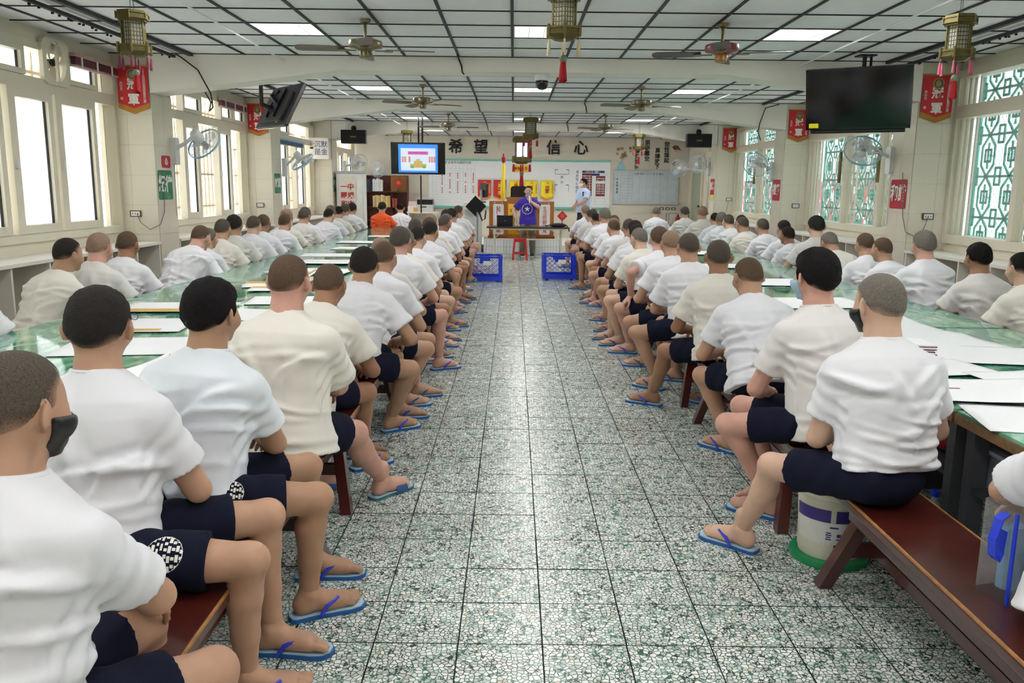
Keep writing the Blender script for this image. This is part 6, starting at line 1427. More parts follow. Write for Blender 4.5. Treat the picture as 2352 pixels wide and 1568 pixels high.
# ------------------------------------------------------------------ sheets, booklets and glasses on the tables
M_pap = S('paper_white', 240, 241, 244, rough=0.6, var=0.01); M_ochre = S('print_ochre', 214, 172, 84, rough=0.6, var=0.03); M_mar = S('print_maroon', 150, 62, 70, rough=0.6)
NSH = [0]
def sheet(x, y, w, l, rz, label, curl=0.0, bits=(), grp='large sheets of paper on the tables', cdir=0, z=0.751):
    NSH[0] += 1; z = z+0.0032*(NSH[0] % 6)
    t = thing('paper_sheet', label, 'paper', (x, y, z), rz, group=grp); n_ = 12
    def Z(a, b):
        u = a/w+0.5 if cdir == 0 else (b/l+0.5 if cdir == 1 else 0.5+(b/l-a/w)*0.5)
        return curl*max(0, u-0.35)**2.2*1.8
    def patch(a0, a1, b0, b1, dz, nm, m, par):
        vs = [(a0+(a1-a0)*i/n_, b0+(b1-b0)*j/n_, Z(a0+(a1-a0)*i/n_, b0+(b1-b0)*j/n_)+dz) for i in range(n_+1) for j in range(n_+1)]
        mb = MB().add(vs, [(i*(n_+1)+j, (i+1)*(n_+1)+j, (i+1)*(n_+1)+j+1, i*(n_+1)+j+1) for i in range(n_) for j in range(n_)]); o = mb.obj(nm, m, par, True); return o
    o = patch(-w/2, w/2, -l/2, l/2, 0.0022, 'sheet', M_pap, t); o.modifiers.new('t', 'SOLIDIFY').thickness = 0.0015
    for (a0, a1, b0, b1, m, nm) in bits: patch(a0*w, a1*w, b0*l, b1*l, 0.0032, nm, m, t)
    return t
OCH = (-0.5, 0.5, 0.12, 0.46, M_ochre, 'ochre_print'); MARO = (0.1, 0.5, 0.02, 0.3, M_mar, 'maroon_print')
sheet(2.42, 4.6, 0.72, 0.62, 0.2, 'big white sheet curling up behind the man at the right aisle end', 0.42, cdir=2)
sheet(2.55, 4.35, 0.7, 0.5, -0.15, 'white sheet lying beside the curled one on the right table')
sheet(2.05, 4.0, 0.5, 0.35, 0.2, 'small white sheet on the right table near the aisle')
sheet(2.45, 3.72, 0.6, 0.4, 0.1, 'white sheet with lifted corner at the right edge of the photo', 0.10, cdir=0)
sheet(2.0, 3.5, 0.6, 0.42, -0.12, 'white sheet with a small ochre print on the right table', 0.03, [(-0.5, -0.2, 0.05, 0.4, M_ochre, 'ochre_print'), (-0.5, -0.12, 0.02, 0.06, M_mar, 'maroon_line')])
sheet(2.08, 3.08, 0.62, 0.42, -0.2, 'nearest sheet on the right table, half covered in ochre', 0.0, [(-0.1, 0.5, 0.05, 0.46, M_ochre, 'ochre_print'), (-0.1, 0.5, 0.03, 0.055, M_mar, 'maroon_line')])
sheet(2.3, 6.4, 0.8, 0.6, 0.1, 'white sheet on the right table beyond the curled one'); sheet(2.5, 7.8, 0.9, 0.6, -0.1, 'white sheet in the middle of the right table', 0.03); sheet(2.2, 9.4, 0.8, 0.5, 0.05, 'white sheet further along the right table'); sheet(2.4, 11.3, 0.9, 0.6, 0.0, 'far white sheet on the right table')
sheet(-2.45, 3.62, 0.55, 0.4, -0.1, 'ochre and maroon booklet sheet at the left edge of the photo', 0.02, [OCH, MARO])
sheet(-2.1, 3.05, 0.6, 0.5, 0.2, 'white sheet under the brown glasses on the left table', 0.0, [(-0.5, -0.05, 0.1, 0.5, M_ochre, 'ochre_print')])
sheet(-2.0, 4.35, 0.7, 0.5, 0.15, 'white sheet on the left table behind the second seated man'); sheet(-2.25, 5.0, 0.6, 0.5, 0.1, 'white sheet under the blue glasses on the left table', 0.0, [(-0.2, 0.3, -0.45, -0.3, M_ochre, 'ochre_print')]); sheet(-2.3, 5.75, 0.75, 0.45, 0.1, 'white sheet with an ochre strip along the left table', 0.0, [(-0.5, 0.35, -0.5, -0.2, M_ochre, 'ochre_print')])
sheet(-1.74, 3.45, 0.55, 0.4, 0.35, 'white and ochre booklet lifted at one end beside the dark haired man', 0.12, [(-0.5, 0.3, -0.4, 0.2, M_ochre, 'ochre_print')]); sheet(-1.72, 3.0, 0.5, 0.4, 0.1, 'ochre edged sheet under the lifted booklet', 0.0, [(-0.5, 0.5, -0.3, 0.3, M_ochre, 'ochre_print')])
sheet(-1.75, 5.5, 0.7, 0.5, -0.1, 'white sheet on the left table behind the third man'); sheet(-1.65, 6.2, 0.6, 0.45, 0.1, 'white sheet beside the large man on the left table')
sheet(-2.0, 7.2, 0.6, 0.42, 0.2, 'maroon and ochre booklet curling open on the left table', 0.16, [OCH, MARO]); sheet(-1.9, 6.85, 0.5, 0.3, 0.1, 'rolled ochre sheet in front of the curling booklet', 0.08, [OCH])
for k, (x, y, w) in enumerate(((-2.0, 8.3, 0.8), (-1.9, 9.3, 0.9), (-2.2, 10.4, 0.8), (-2.0, 11.5, 0.9), (-2.2, 12.8, 0.9), (-2.0, 14.3, 0.9))): sheet(x, y, w, 0.5, 0.1*(k % 3-1), 'white sheet further down the left table, %s of six' % ORD[k], 0.02 if k % 2 else 0.0, [(-0.4, 0.1, -0.4, -0.2, M_ochre, 'ochre_print')] if k % 3 == 0 else ())
def binder(x, y, rz, label):
    t = thing('booklet_stack', label, 'booklets', (x, y, 0.772), rz)
    for k in range(6):
        o = MB().b2((-0.14, -0.1, 0), (0.14, 0.1, 0.005)).obj('cover', S('cover_maroon', 90, 20, 28, rough=0.5), t); o.location = (0.004*(k % 3), 0.006*(k % 2), 0.013*k); MB().b2((-0.15, -0.098, 0.005), (0.135, 0.098, 0.0125)).obj('pages', M_pap, o)
binder(-1.60, 3.22, 0.5, 'stack of maroon booklets beside the dark haired man'); binder(1.98, 4.22, -0.1, 'stack of dark booklets beside the curled sheet')
def glasses(x, y, rz, label, col):
    t = thing('eyeglasses', label, 'glasses', (x, y, 0.772), rz)
    for s_ in (-1, 1):
        MB().tube([(s_*0.034+0.026*math.cos(a)*(1.1), 0, 0.022+0.019*math.sin(a)) for a in [2*PI*k/16 for k in range(16)]], 0.0028, 5, True).obj('rim', col, t); MB().cyl((s_*0.034, -0.0008, 0.022), (s_*0.034, 0.0008, 0.022), 0.021, n=14).obj('lens', M_clear, t)
        MB().tube([(s_*0.064, 0, 0.028), (s_*0.066, 0.08, 0.025), (s_*0.06, 0.13, 0.006)], 0.0025, 5).obj('temple', col, t)
    MB().tube([(-0.008, 0, 0.026), (0, 0, 0.03), (0.008, 0, 0.026)], 0.0025, 5).obj('bridge', col, t)
glasses(-2.18, 3.28, 0.4, 'brown framed glasses on the left table at the photo edge', S('glasses_brown', 60, 34, 26, rough=0.3)); glasses(-2.35, 5.1, -0.3, 'blue framed glasses on a sheet on the left table', S('glasses_blue', 50, 70, 130, rough=0.3))
# ------------------------------------------------------------------ bucket, bottle, toiletry bag, things under the right table
M_bkt = S('bucket_cream', 226, 224, 206, rough=0.45, var=0.06, vscale=8)
t = thing('paint_bucket', 'cream plastic bucket with green bottom rim behind the outstretched leg', 'bucket', (1.42, 3.52, 0))
MB().lathe([(0.128, 0.012), (0.145, 0.30), (0.152, 0.305), (0.152, 0.32), (0.147, 0.325), (0.149, 0.335), (0.154, 0.34), (0.154, 0.352), (0.149, 0.357), (0.151, 0.367), (0.156, 0.372), (0.158, 0.392), (0.15, 0.394), (0.143, 0.385), (0.135, 0.05), (0, 0.045)], 40, cap=False).obj('pail', M_bkt, t, True)
MB().lathe([(0, 0), (0.165, 0), (0.17, 0.015), (0.165, 0.03), (0.14, 0.034), (0.128, 0.03)], 36, cap=False).obj('green_rim', S('bucket_green', 28, 140, 84, rough=0.4), t, True)
lb = MB(); vs = []; n_ = 20
for (z, r) in ((0.06, 0.1335), (0.205, 0.1425)):
    for k in range(n_+1): a = PI*1.0+PI*0.95*k/n_; vs.append((r*math.cos(a), r*math.sin(a), z))
lb.add(vs, [(k, k+1, n_+2+k, n_+1+k) for k in range(n_)]); lb.obj('paper_label', S('label_white', 236, 236, 232, rough=0.5), t, True)
lb = MB(); vs = []
for (z, r) in ((0.206, 0.1428), (0.262, 0.1455)):
    for k in range(n_+1): a = PI*1.0+PI*0.95*k/n_; vs.append((r*math.cos(a), r*math.sin(a), z))
lb.add(vs, [(k, k+1, n_+2+k, n_+1+k) for k in range(n_) if k not in (8, 13)]); lb.obj('navy_label', S('label_violet', 62, 48, 132, rough=0.4), t, True)
mk = MB()
for (a_, z, w, h) in ((4.6, 0.15, 0.016, 0.014), (4.6, 0.132, 0.02, 0.004), (4.58, 0.10, 0.03, 0.012), (4.58, 0.084, 0.026, 0.004), (4.3, 0.16, 0.02, 0.004), (4.3, 0.15, 0.024, 0.004), (4.3, 0.14, 0.018, 0.004), (4.3, 0.13, 0.024, 0.004), (4.45, 0.185, 0.035, 0.006)):
    c, s_ = math.cos(a_), math.sin(a_); rr_ = 0.1305+0.062*(z-0.012); mk.box((rr_*c, rr_*s_, z), (w, 0.004, h), rz=a_+PI/2)
mk.obj('label_print', M_inkb, t)
M_pet = mat('clear_pet', (0.75, 0.85, 0.95), rough=0.05, alpha=0.35, spec=0.8)
t = thing('water_bottle', 'clear plastic bottle with blue cap on the floor behind the right bench', 'bottle', (1.86, 3.5, 0))
MB().lathe([(0, 0), (0.042, 0.0), (0.045, 0.012), (0.045, 0.10), (0.042, 0.11), (0.045, 0.12), (0.045, 0.20), (0.034, 0.25), (0.016, 0.278), (0.015, 0.295), (0, 0.295)], 20).obj('bottle_body', M_pet, t, True); MB().lathe([(0, 0.292), (0.018, 0.292), (0.018, 0.318), (0, 0.32)], 16).obj('cap', M_blue, t, True); MB().lathe([(0.0455, 0.10), (0.0458, 0.19)], 20, cap=False).obj('bottle_label', S('bottle_blue', 40, 60, 120, rough=0.4), t, True)
M_film = glassmat('clear_film', (0.95, 0.97, 0.98), 0.93, diff=0.2)
t = thing('toiletry_bag', 'clear toiletry bag with blue edges on the near right bench', 'bag', (1.53, 2.33, 0.43), 0.2)
MB().rbox((0, 0, 0.14), (0.24, 0.14, 0.28), 0.03, axis=2).obj('clear_pouch', M_film, t); 
for s_ in (-1, 1): MB().tube([(s_*0.118, -0.068, 0.005), (s_*0.118, -0.068, 0.28)], 0.006, 6).obj('blue_piping', M_blue, t)
st_ = MB(); sp_ = [(-0.125, -0.03, 0.27), (-0.15, -0.04, 0.255), (-0.165, -0.04, 0.20), (-0.16, -0.04, 0.15), (-0.145, -0.04, 0.135), (-0.135, -0.04, 0.16), (-0.13, -0.035, 0.22)]
for k in range(len(sp_)-1): st_.box(tuple((np.array(sp_[k])+np.array(sp_[k+1]))/2), (0.004, 0.03, math.dist(sp_[k], sp_[k+1])+0.004), M=Matrix.Rotation(math.atan2(sp_[k+1][0]-sp_[k][0], sp_[k+1][2]-sp_[k][2]), 3, 'Y'))
st_.obj('blue_strap', M_blue, t)
MB().rbox((-0.055, 0.0, 0.12), (0.07, 0.05, 0.19), 0.02).obj('blue_box', mat('pale_blue_box', srgb(140, 185, 220), rough=0.2, alpha=0.8), t); MB().lathe([(0, 0.01), (0.04, 0.01), (0.045, 0.2), (0.04, 0.2), (0, 0.19)], 18, c=(0.055, 0.0, 0)).obj('mesh_cup', S('mesh_cup_grey', 176, 180, 190, rough=0.5), t, True); MB().tube([(0.055+0.045*math.cos(2*PI*k/16), 0.045*math.sin(2*PI*k/16), 0.2) for k in range(16)], 0.006, 5, True).obj('yellow_rim', M_yel, t)
t = thing('seat_pad', 'thin black pad on the second right bench', 'cushion', (1.48, 3.98, 0.43)); MB().rbox((0, 0, 0.006), (0.24, 0.5, 0.012), 0.03).obj('pad', S('pad_black', 40, 42, 46, rough=0.8), t)
t = thing('storage_box', 'translucent lidded box on the shelf under the right table', 'storage box', (2.0, 3.2, 0.46)); MB().rbox((0, 0, 0.07), (0.26, 0.36, 0.14), 0.03).obj('box_body', mat('box_translucent', srgb(170, 180, 200), rough=0.3, alpha=0.6), t); MB().rbox((0, 0, 0.148), (0.28, 0.38, 0.016), 0.03).obj('lid', mat('lid_translucent', srgb(190, 198, 215), rough=0.3, alpha=0.75), t)
t = thing('cloth_bag', 'grey cloth bag with a red rim on the shelf under the right table', 'bag', (2.04, 2.88, 0.462)); MB().sphere((0, 0, 0.07), (0.13, 0.15, 0.075), 16, 10).obj('bag_body', S('cloth_grey', 84, 84, 90, rough=0.9, bump=0.4, bscale=40), t, True); MB().tube([(0.13*math.cos(2*PI*k/20), 0.15*math.sin(2*PI*k/20), 0.09+0.012*math.sin(4*PI*k/20)) for k in range(20)], 0.012, 6, True).obj('red_rim', M_stl, t)
t = thing('folded_cloth', 'red cloth under the edge of the right table', 'cloth', (2.0, 3.62, 0.462)); MB().sphere((0, 0, 0.06), (0.14, 0.2, 0.06), 14, 8).obj('red_cloth', S('cloth_red', 150, 24, 40, rough=0.9, bump=0.5, bscale=20), t, True)
# ------------------------------------------------------------------ people
from mathutils.bvhtree import BVHTree
M_skin = mat('skin', (1, 1, 1), rough=0.5, objcol=True, var=0.10, vscale=9, bump=0.05, bscale=150, spec=0.35)
M_hair = mat('hair', (1, 1, 1), rough=0.85, objcol=True, var=0.35, vscale=260, bump=0.5, bscale=420, spec=0.2)
def fade_hair(m):
    n = m.node_tree.nodes; l = m.node_tree.links; b = n['Principled BSDF']; at = n.new('ShaderNodeAttribute'); at.attribute_name = 'fade'
    nz = n.new('ShaderNodeTexNoise'); nz.inputs['Scale'].default_value = 330; tc = n.new('ShaderNodeTexCoord'); l.new(tc.outputs['Object'], nz.inputs['Vector'])
    a = n.new('ShaderNodeMath'); a.operation = 'MULTIPLY_ADD'; a.inputs[1].default_value = 1.0; a.inputs[2].default_value = -0.5; l.new(nz.outputs['Fac'], a.inputs[0])
    c = n.new('ShaderNodeMath'); c.operation = 'ADD'; c.use_clamp = True; l.new(at.outputs['Fac'], c.inputs[0]); l.new(a.outputs['Value'], c.inputs[1]); l.new(c.outputs['Value'], b.inputs['Alpha'])
fade_hair(M_hair)
M_cot = mat('cotton', (1, 1, 1), rough=0.9, objcol=True, var=0.02, vscale=5, bump=0.12, bscale=22, spec=0.2, sheen=0.25)
M_trs = S('khaki_trousers', 150, 138, 118, rough=0.85, var=0.08)
M_sole = S('sandal_blue', 34, 92, 158, rough=0.5); M_ins = S('sandal_top', 176, 206, 224, rough=0.55); M_strap = S('sandal_strap', 52, 66, 205, rough=0.4); M_strd = S('sandal_strap_dark', 50, 84, 140, rough=0.5); M_soled = S('sandal_teal', 60, 110, 120, rough=0.6)
def creases(m):
    n = m.node_tree.nodes; l = m.node_tree.links; b = n['Principled BSDF']; tc = n.new('ShaderNodeTexCoord'); mp = n.new('ShaderNodeMapping'); mp.inputs['Rotation'].default_value = (0.5, 0.6, 0.3); mp.inputs['Scale'].default_value = (1.0, 1.0, 2.2)
    l.new(tc.outputs['Object'], mp.inputs['Vector']); nz = n.new('ShaderNodeTexNoise'); nz.noise_type = 'RIDGED_MULTIFRACTAL'; nz.inputs['Scale'].default_value = 4.2; nz.inputs['Detail'].default_value = 2.5; nz.inputs['Distortion'].default_value = 0.7
    l.new(mp.outputs['Vector'], nz.inputs['Vector']); bp = n.new('ShaderNodeBump'); bp.inputs['Strength'].default_value = 0.35; bp.inputs['Distance'].default_value = 0.012
    l.new(nz.outputs['Fac'], bp.inputs['Height']); l.new(bp.outputs['Normal'], b.inputs['Normal'])
creases(M_cot)
SKIN = {'tan': srgb(192, 150, 124), 'light': srgb(214, 176, 152), 'brown': srgb(160, 118, 92), 'pink': srgb(208, 160, 142), 'olive': srgb(180, 140, 112)}
HAIR = {'black': srgb(20, 18, 20), 'dark': srgb(44, 40, 38), 'buzz': srgb(88, 80, 72), 'grey': srgb(118, 112, 104), 'brown': srgb(96, 78, 64), 'shaved': srgb(150, 124, 106)}
WHITE = srgb(229, 229, 234); OFFW = srgb(228, 224, 214); GREYW = srgb(216, 213, 210)
ol = [(-0.038, -0.06), (-0.03, -0.075), (0, -0.08), (0.03, -0.075), (0.038, -0.06), (0.036, 0.02), (0.044, 0.10), (0.05, 0.15), (0.044, 0.19), (0.02, 0.212), (-0.015, 0.215), (-0.04, 0.198), (-0.05, 0.16), (-0.046, 0.10), (-0.036, 0.02)]
sole_me = MB().prism(ol, 0.016, lambda a, b, w: (a, b, w)).mesh('flip_flop', M_sole); sole2_me = MB().prism(ol, 0.016, lambda a, b, w: (a, b, w)).mesh('flip_flop', M_soled)
ins_me = MB().prism([(a*0.95, b*0.97) for a, b in ol], 0.0055, lambda a, b, w: (a, b, 0.016+w)).mesh('insole', M_ins)
st = MB()
for s_ in (-1, 1): st.tube([(0.004*s_, 0.145, 0.02), (0.006*s_, 0.135, 0.052), (0.026*s_, 0.10, 0.066), (0.044*s_, 0.055, 0.05), (0.047*s_, 0.03, 0.014)], [0.006, 0.007, 0.0085, 0.0085, 0.007], 7)
strap_me = st.mesh('strap', M_strap, True); strapd_me = strap_me.copy(); strapd_me.materials.clear(); strapd_me.materials.append(M_strd)
wd = MB(); vs = []
for y in (0.06, 0.085, 0.115, 0.14):
    for k in range(11): a = PI*k/10; vs.append((0.052*math.cos(a), y, 0.012+0.062*math.sin(a)*(1 if y < 0.1 else 0.88)))
wd.add(vs, [(i*11+k, i*11+k+1, (i+1)*11+k+1, (i+1)*11+k) for i in range(3) for k in range(10)]); slide_me = wd.mesh('strap', M_strd, True)
PM = {}
def build_set(p, mirror=False):
    out = person_mesh(p); d = {}
    d['body'] = np_mesh('body', out['body'], M_skin, mirror=mirror); d['hair'] = np_mesh('hair', out['hair'], M_hair, mirror=mirror); at = d['hair'].attributes.new('fade', 'FLOAT', 'POINT'); at.data.foreach_set('value', out['hair_fade'].astype(np.float32))
    d['shirt'] = np_mesh('t_shirt', out['shirt'], M_cot, mirror=mirror); d['shorts'] = np_mesh('shorts', out['shorts'], p.get('pmat', M_navy), mirror=mirror)
    if 'mask' in out: d['mask'] = np_mesh('face_mask', out['mask'], p.get('mmat', M_black), mirror=mirror)
    i = out['info']; nk = i['neck']; dT = i['dT']; rT = i['rT']; f2 = np.cross(rT, dT)*-1; cm = MB()
    rr = 0.071*p.get('scale', 1.0); cm.tube([tuple((nk-dT*0.006+(rT*math.cos(2*PI*k/22)*rr*1.02+i['fT']*math.sin(2*PI*k/22)*rr*1.0-dT*0.012*math.sin(2*PI*k/22)))*(np.array([-1, 1, 1]) if mirror else 1)) for k in range(22)], 0.0075, 6, True)
    d['collar'] = cm.mesh('collar', M_cot, True)
    sg = -1 if mirror else 1; d['feet'] = []
    if p.get('sandals', True):
        for key, s_ in (('r', 1), ('l', -1)):
            a = i['leg'][s_][1]; d['feet'].append((a[0]*sg, a[1], a[2]-0.1, -math.radians(p.get('fyaw_'+key, i['la']))*sg))
    d['out'] = out; d['mirror'] = mirror
    return d
def decal(VQ, o, n, up, size, fn, N=46, lift=0.002):
    """project a printed pattern onto a garment; returns a mesh builder"""
    bv = BVHTree.FromPolygons([Vector(v) for v in VQ[0]], [tuple(q) for q in VQ[1]])
    n = unit(n); x = unit(np.cross(up, n)); y = np.cross(n, x); mb = MB(); idx = {}
    def V(i, j):
        if (i, j) not in idx:
            a, b = (i/N-0.5)*size, (j/N-0.5)*size; s0 = np.array(o)+n*0.3+x*a+y*b; h = bv.ray_cast(Vector(s0), Vector(-n), 0.6)
            idx[(i, j)] = None
            if h[0] is not None: idx[(i, j)] = len(mb.v); mb.v.append(tuple(h[0]+h[1]*lift))
        return idx[(i, j)]
    for i in range(N):
        for j in range(N):
            if fn((i+.5)/N*2-1, (j+.5)/N*2-1):
                q = [V(i, j), V(i+1, j), V(i+1, j+1), V(i, j+1)]
                if None not in q: mb.f.append(tuple(q)); mb.mi.append(0)
    return mb
def seal_fn(u, v):
    if u*u+v*v > 1: return False
    if u*u+v*v > 0.93: return True
    k = int((u+1)*4.5); w = (u+1)*4.5-k
    if w < 0.26: return False
    return int((v+1.15*((k*7) % 3))*5.5) % (2+(k % 2)) != 0
def star_fn(u, v):
    r = math.hypot(u, v)
    if 0.88 < r < 0.98: return True
    if r > 0.56: return False
    a = (math.atan2(u, v)+PI/5) % (2*PI/5)-PI/5; k = math.cos(PI/5)
    return r*math.cos(abs(a)-0.0) < 0.56*0.382*math.cos(0)/max(1e-3, (math.cos(abs(a)-2*PI/5*0.5+0.0)))*0.9+0.02 if False else r < 0.56*(0.382/(0.382*math.cos(abs(a))+ (1-0.382*k)*math.sin(abs(a))/math.sin(PI/5)*1.0))*1.0
def person(d, x, y, label, group, skin='tan', hair='buzz', shirt=WHITE, rz=0.0, sandals='flip', emblem=None, sc=1.0, cat='person', z=0.0, collar=True, shorts_name='shorts', shirt_name='t_shirt'):
    t = thing('person', label, cat, (x, y, z), rz, group); t.scale = (sc, sc, sc)
    b = link('body', d['body'], t); b.color = SKIN[skin]+(1,)
    h = link('hair', d['hair'], t); h.color = HAIR[hair]+(1,)
    s = link(shirt_name, d['shirt'], t); s.color = tuple(shirt)+(1,)
    if collar: c = link('collar', d['collar'], s); c.color = tuple(shirt)+(1,)
    p = link(shorts_name, d['shorts'], t)
    if 'mask' in d: link('face_mask', d['mask'], t)
    for (fx, fy, fz, fr) in d['feet']:
        o = link('flip_flop', sole_me if sandals != 'slide' else sole2_me, t, (fx, fy, fz), fr); link('insole', ins_me, o); link('strap', strap_me if sandals == 'flip' else (strapd_me if sandals == 'dark' else slide_me), o)
    if emblem: emblem.obj('emblem', M_inkw, p)
    return t
def hip_emblem(d, key=1, size=0.085, frac=0.30):
    i = d['out']['info']; H = i['hip'][key]; K = i['leg'][key][0]; ax_ = unit(K-H); n = unit(np.array([0.35*ax_[1], -1.0, 0.75])); o = H+(K-H)*frac
    return decal(d['out']['shorts'], o, n, np.cross(n, np.cross(ax_, n))*1.0 if False else np.array([0, 0.5, 1.0]), size, seal_fn)
GL, GR = 'seated men along the left of the aisle', 'seated men along the right of the aisle'
GL2, GR2 = 'seated men behind the left table', 'seated men behind the right table'
# ---- nearest men, left of the aisle
D = build_set(dict(h=0.0098, sh=0.0082, fh=0.0055, hh=0.007, seed=21, legaz=48, az=12, lean0=2, lean1=17, hyaw=8, hpitch=10, mask=True, hair='buzz', bulk=1.02, foot_r=(0.36, 0.42), foot_l=(0.10, 0.62), hand_r=(0.14, 0.42, 0.60), pole_r=(1.0, -0.2, -0.45), hand_l=(0.02, 0.45, 0.62), hemdrop=-0.02, loose=0.006, sleeve=0.70, fold=1.3))
person(D, -1.03, 1.50, 'person in white T-shirt with black mask and forearm on thigh, nearest left corner', GL, 'tan', 'buzz')
D = build_set(dict(h=0.0098, sh=0.0082, fh=0.0055, hh=0.007, seed=5, legaz=92, az=10, lean0=4, lean1=17, side=-5, hyaw=-14, hpitch=6, hair='short', bulk=0.97, foot_r=(0.40, 0.06), foot_l=(0.40, 0.34), fyaw_r=75, hand_r=(0.12, 0.38, 0.63), pole_r=(0.75, -0.5, -0.7), hand_l=(-0.1, 0.36, 0.62), hemdrop=-0.03, pelfrac=0.25, loose=0.008, scale=1.03, fold=1.4))
person(D, -1.22, 2.34, 'person with dark cropped hair and crest on navy shorts, second along left aisle', GL, 'tan', 'dark', emblem=hip_emblem(D, size=0.1, frac=0.52))
D = build_set(dict(h=0.0098, sh=0.0082, fh=0.0055, hh=0.007, seed=8, legaz=82, az=16, lean0=6, lean1=20, hyaw=4, hpitch=4, hair='full', bulk=1.06, foot_r=(0.38, 0.13), foot_l=(0.32, 0.45), fyaw_r=62, hand_r=(0.14, 0.40, 0.62), pole_r=(0.7, -0.4, -0.7), hand_l=(-0.08, 0.4, 0.62), hemdrop=-0.02, fold=1.25, pelfrac=0.3))
person(D, -1.13, 2.80, 'person with thick black hair, third along left aisle', GL, 'olive', 'black', srgb(226, 231, 238), emblem=hip_emblem(D, frac=0.36))
D = build_set(dict(h=0.0098, sh=0.0088, fh=0.0055, hh=0.008, seed=13, legaz=52, az=14, lean0=2, lean1=16, hyaw=2, hpitch=5, hair='buzz', bulk=1.22, arm=1.12, leg=1.12, foot_r=(0.36, 0.58), foot_l=(-0.02, 0.62), fyaw_r=38, kpole_r=(0.3, 0.1, 1), hand_r=(0.12, 0.42, 0.62), hemdrop=-0.005, fold=0.8, hem=1.5, loose=0.02, sleeve=0.78, pelfrac=0.3, scale=1.03))
person(D, -1.03, 3.60, 'heavyset person in off-white T-shirt, leg stretched out in slide sandals, left aisle', GL, 'pink', 'brown', OFFW, sandals='slide', emblem=hip_emblem(D, size=0.07))
D = build_set(dict(h=0.011, sh=0.010, fh=0.0075, seed=17, legaz=66, az=14, lean0=20, lean1=40, hyaw=-6, hpitch=14, hair='buzz', foot_r=(0.27, 0.40), foot_l=(0.18, 0.6), hand_r=(0.26, 0.48, 0.58), loose=0.016, fold=0.8, hemdrop=-0.015, fyaw_r=45))
person(D, -1.12, 4.22, 'person leaning forward behind the heavyset man, left aisle', GL, 'brown', 'brown', OFFW)
D = build_set(dict(h=0.011, sh=0.010, fh=0.0075, seed=19, legaz=84, az=8, lean0=16, lean1=34, hyaw=-4, hpitch=6, hair='short', foot_r=(0.24, 0.30), foot_l=(0.24, 0.62), kpole_r=(0.9, 0.0, 0.7), hand_r=(0.28, 0.36, 0.60), loose=0.018, hemdrop=-0.02, fyaw_r=55, leg=1.05))
person(D, -1.03, 5.08, 'person with crest on shorts and feet tucked back, sixth along left aisle', GL, 'olive', 'dark', emblem=hip_emblem(D, size=0.07))
# ---- nearest men, right of the aisle
D = build_set(dict(h=0.011, sh=0.010, fh=0.0075, seed=31, legaz=62, az=4, side=10, lean0=8, lean1=24, hyaw=0, hpitch=10, foot_r=(0.34, 0.10), foot_l=(0.30, 0.34), hand_l=(0.12, 0.50, 0.66), pole_l=(-1, 0.1, -0.3), hand_r=(0.15, 0.5, 0.62), loose=0.014, sleeve=0.7))
person(D, 1.54, 2.04, 'person cut off by the right edge, elbow over the toiletry bag', GR, 'tan', 'dark')
D = build_set(dict(h=0.0098, sh=0.0082, fh=0.005, hh=0.008, seed=33, legaz=-42, az=-2, lean0=3, lean1=18, hyaw=-16, hpitch=10, mask=True, hair='buzz', bulk=0.98, foot_l=(-0.38, 0.52), foot_r=(0.1, 0.5), fyaw_l=-46, kpole_l=(-0.35, 0, 1), hand_l=(-0.06, 0.34, 0.62), pole_l=(-0.7, -0.5, -0.8), hand_r=(0.1, 0.36, 0.62), pelfrac=0.3, hemdrop=-0.12, fold=1.4, scale=1.03, hem=0.9))
person(D, 1.43, 3.06, 'person with grey shaved head and outstretched bare leg, front of right aisle', GR, 'light', 'grey', srgb(230, 230, 235))
D = build_set(dict(h=0.0098, sh=0.0082, fh=0.0055, hh=0.007, seed=35, legaz=-78, az=-14, lean0=5, lean1=18, hyaw=-6, hpitch=4, mask=True, mmat=S('mask_blue', 170, 205, 225, rough=0.7), hair='full', bulk=0.98, foot_l=(-0.20, 0.16), foot_r=(-0.1, 0.36), fyaw_l=-52, kpole_l=(-0.8, 0.1, 1.0), hand_l=(-0.18, 0.34, 0.60), pole_l=(-0.75, -0.5, -0.6), pelfrac=0.3, hemdrop=-0.02, scale=1.07, leg=0.97, fold=0.8))
person(D, 1.48, 3.80, 'person with thick black hair and pale blue mask, second along right aisle', GR, 'pink', 'black', srgb(224, 221, 218))
D = build_set(dict(h=0.0105, sh=0.009, fh=0.0075, seed=37, legaz=-38, az=-4, lean0=16, lean1=36, hyaw=-10, hpitch=14, hair='buzz', bulk=1.05, foot_l=(-0.12, 0.30), foot_r=(0.1, 0.5), hand_l=(-0.15, 0.46, 0.6), hemdrop=-0.03, fold=1.3, kpole_l=(-0.6, 0.4, 0.9)))
person(D, 1.46, 4.72, 'person hunched forward with creased T-shirt, third along right aisle', GR, 'tan', 'brown', srgb(230, 230, 236))
D = build_set(dict(h=0.011, sh=0.010, fh=0.006, seed=39, legaz=-40, az=-4, lean0=8, lean1=20, hyaw=4, hpitch=2, hair='buzz', foot_l=(-0.38, 0.50), foot_r=(0.05, 0.5), fyaw_l=-58, kpole_l=(-0.4, 0, 1), hand_l=(-0.14, 0.36, 0.6), hemdrop=-0.01, loose=0.018, sleeve=0.7))
person(D, 1.44, 5.64, 'person with leg thrust into the aisle, fourth along right aisle', GR, 'brown', 'buzz', OFFW)
D = build_set(dict(h=0.012, sh=0.011, fh=0.0075, seed=41, legaz=-66, az=-8, lean0=8, lean1=20, hair='buzz', bulk=1.05, foot_l=(-0.27, 0.10), foot_r=(-0.05, 0.4), fyaw_l=-50, kpole_l=(-0.9, 0.1, 0.9), hand_l=(-0.14, 0.36, 0.62), hemdrop=0.0, loose=0.02, sleeve=0.75))
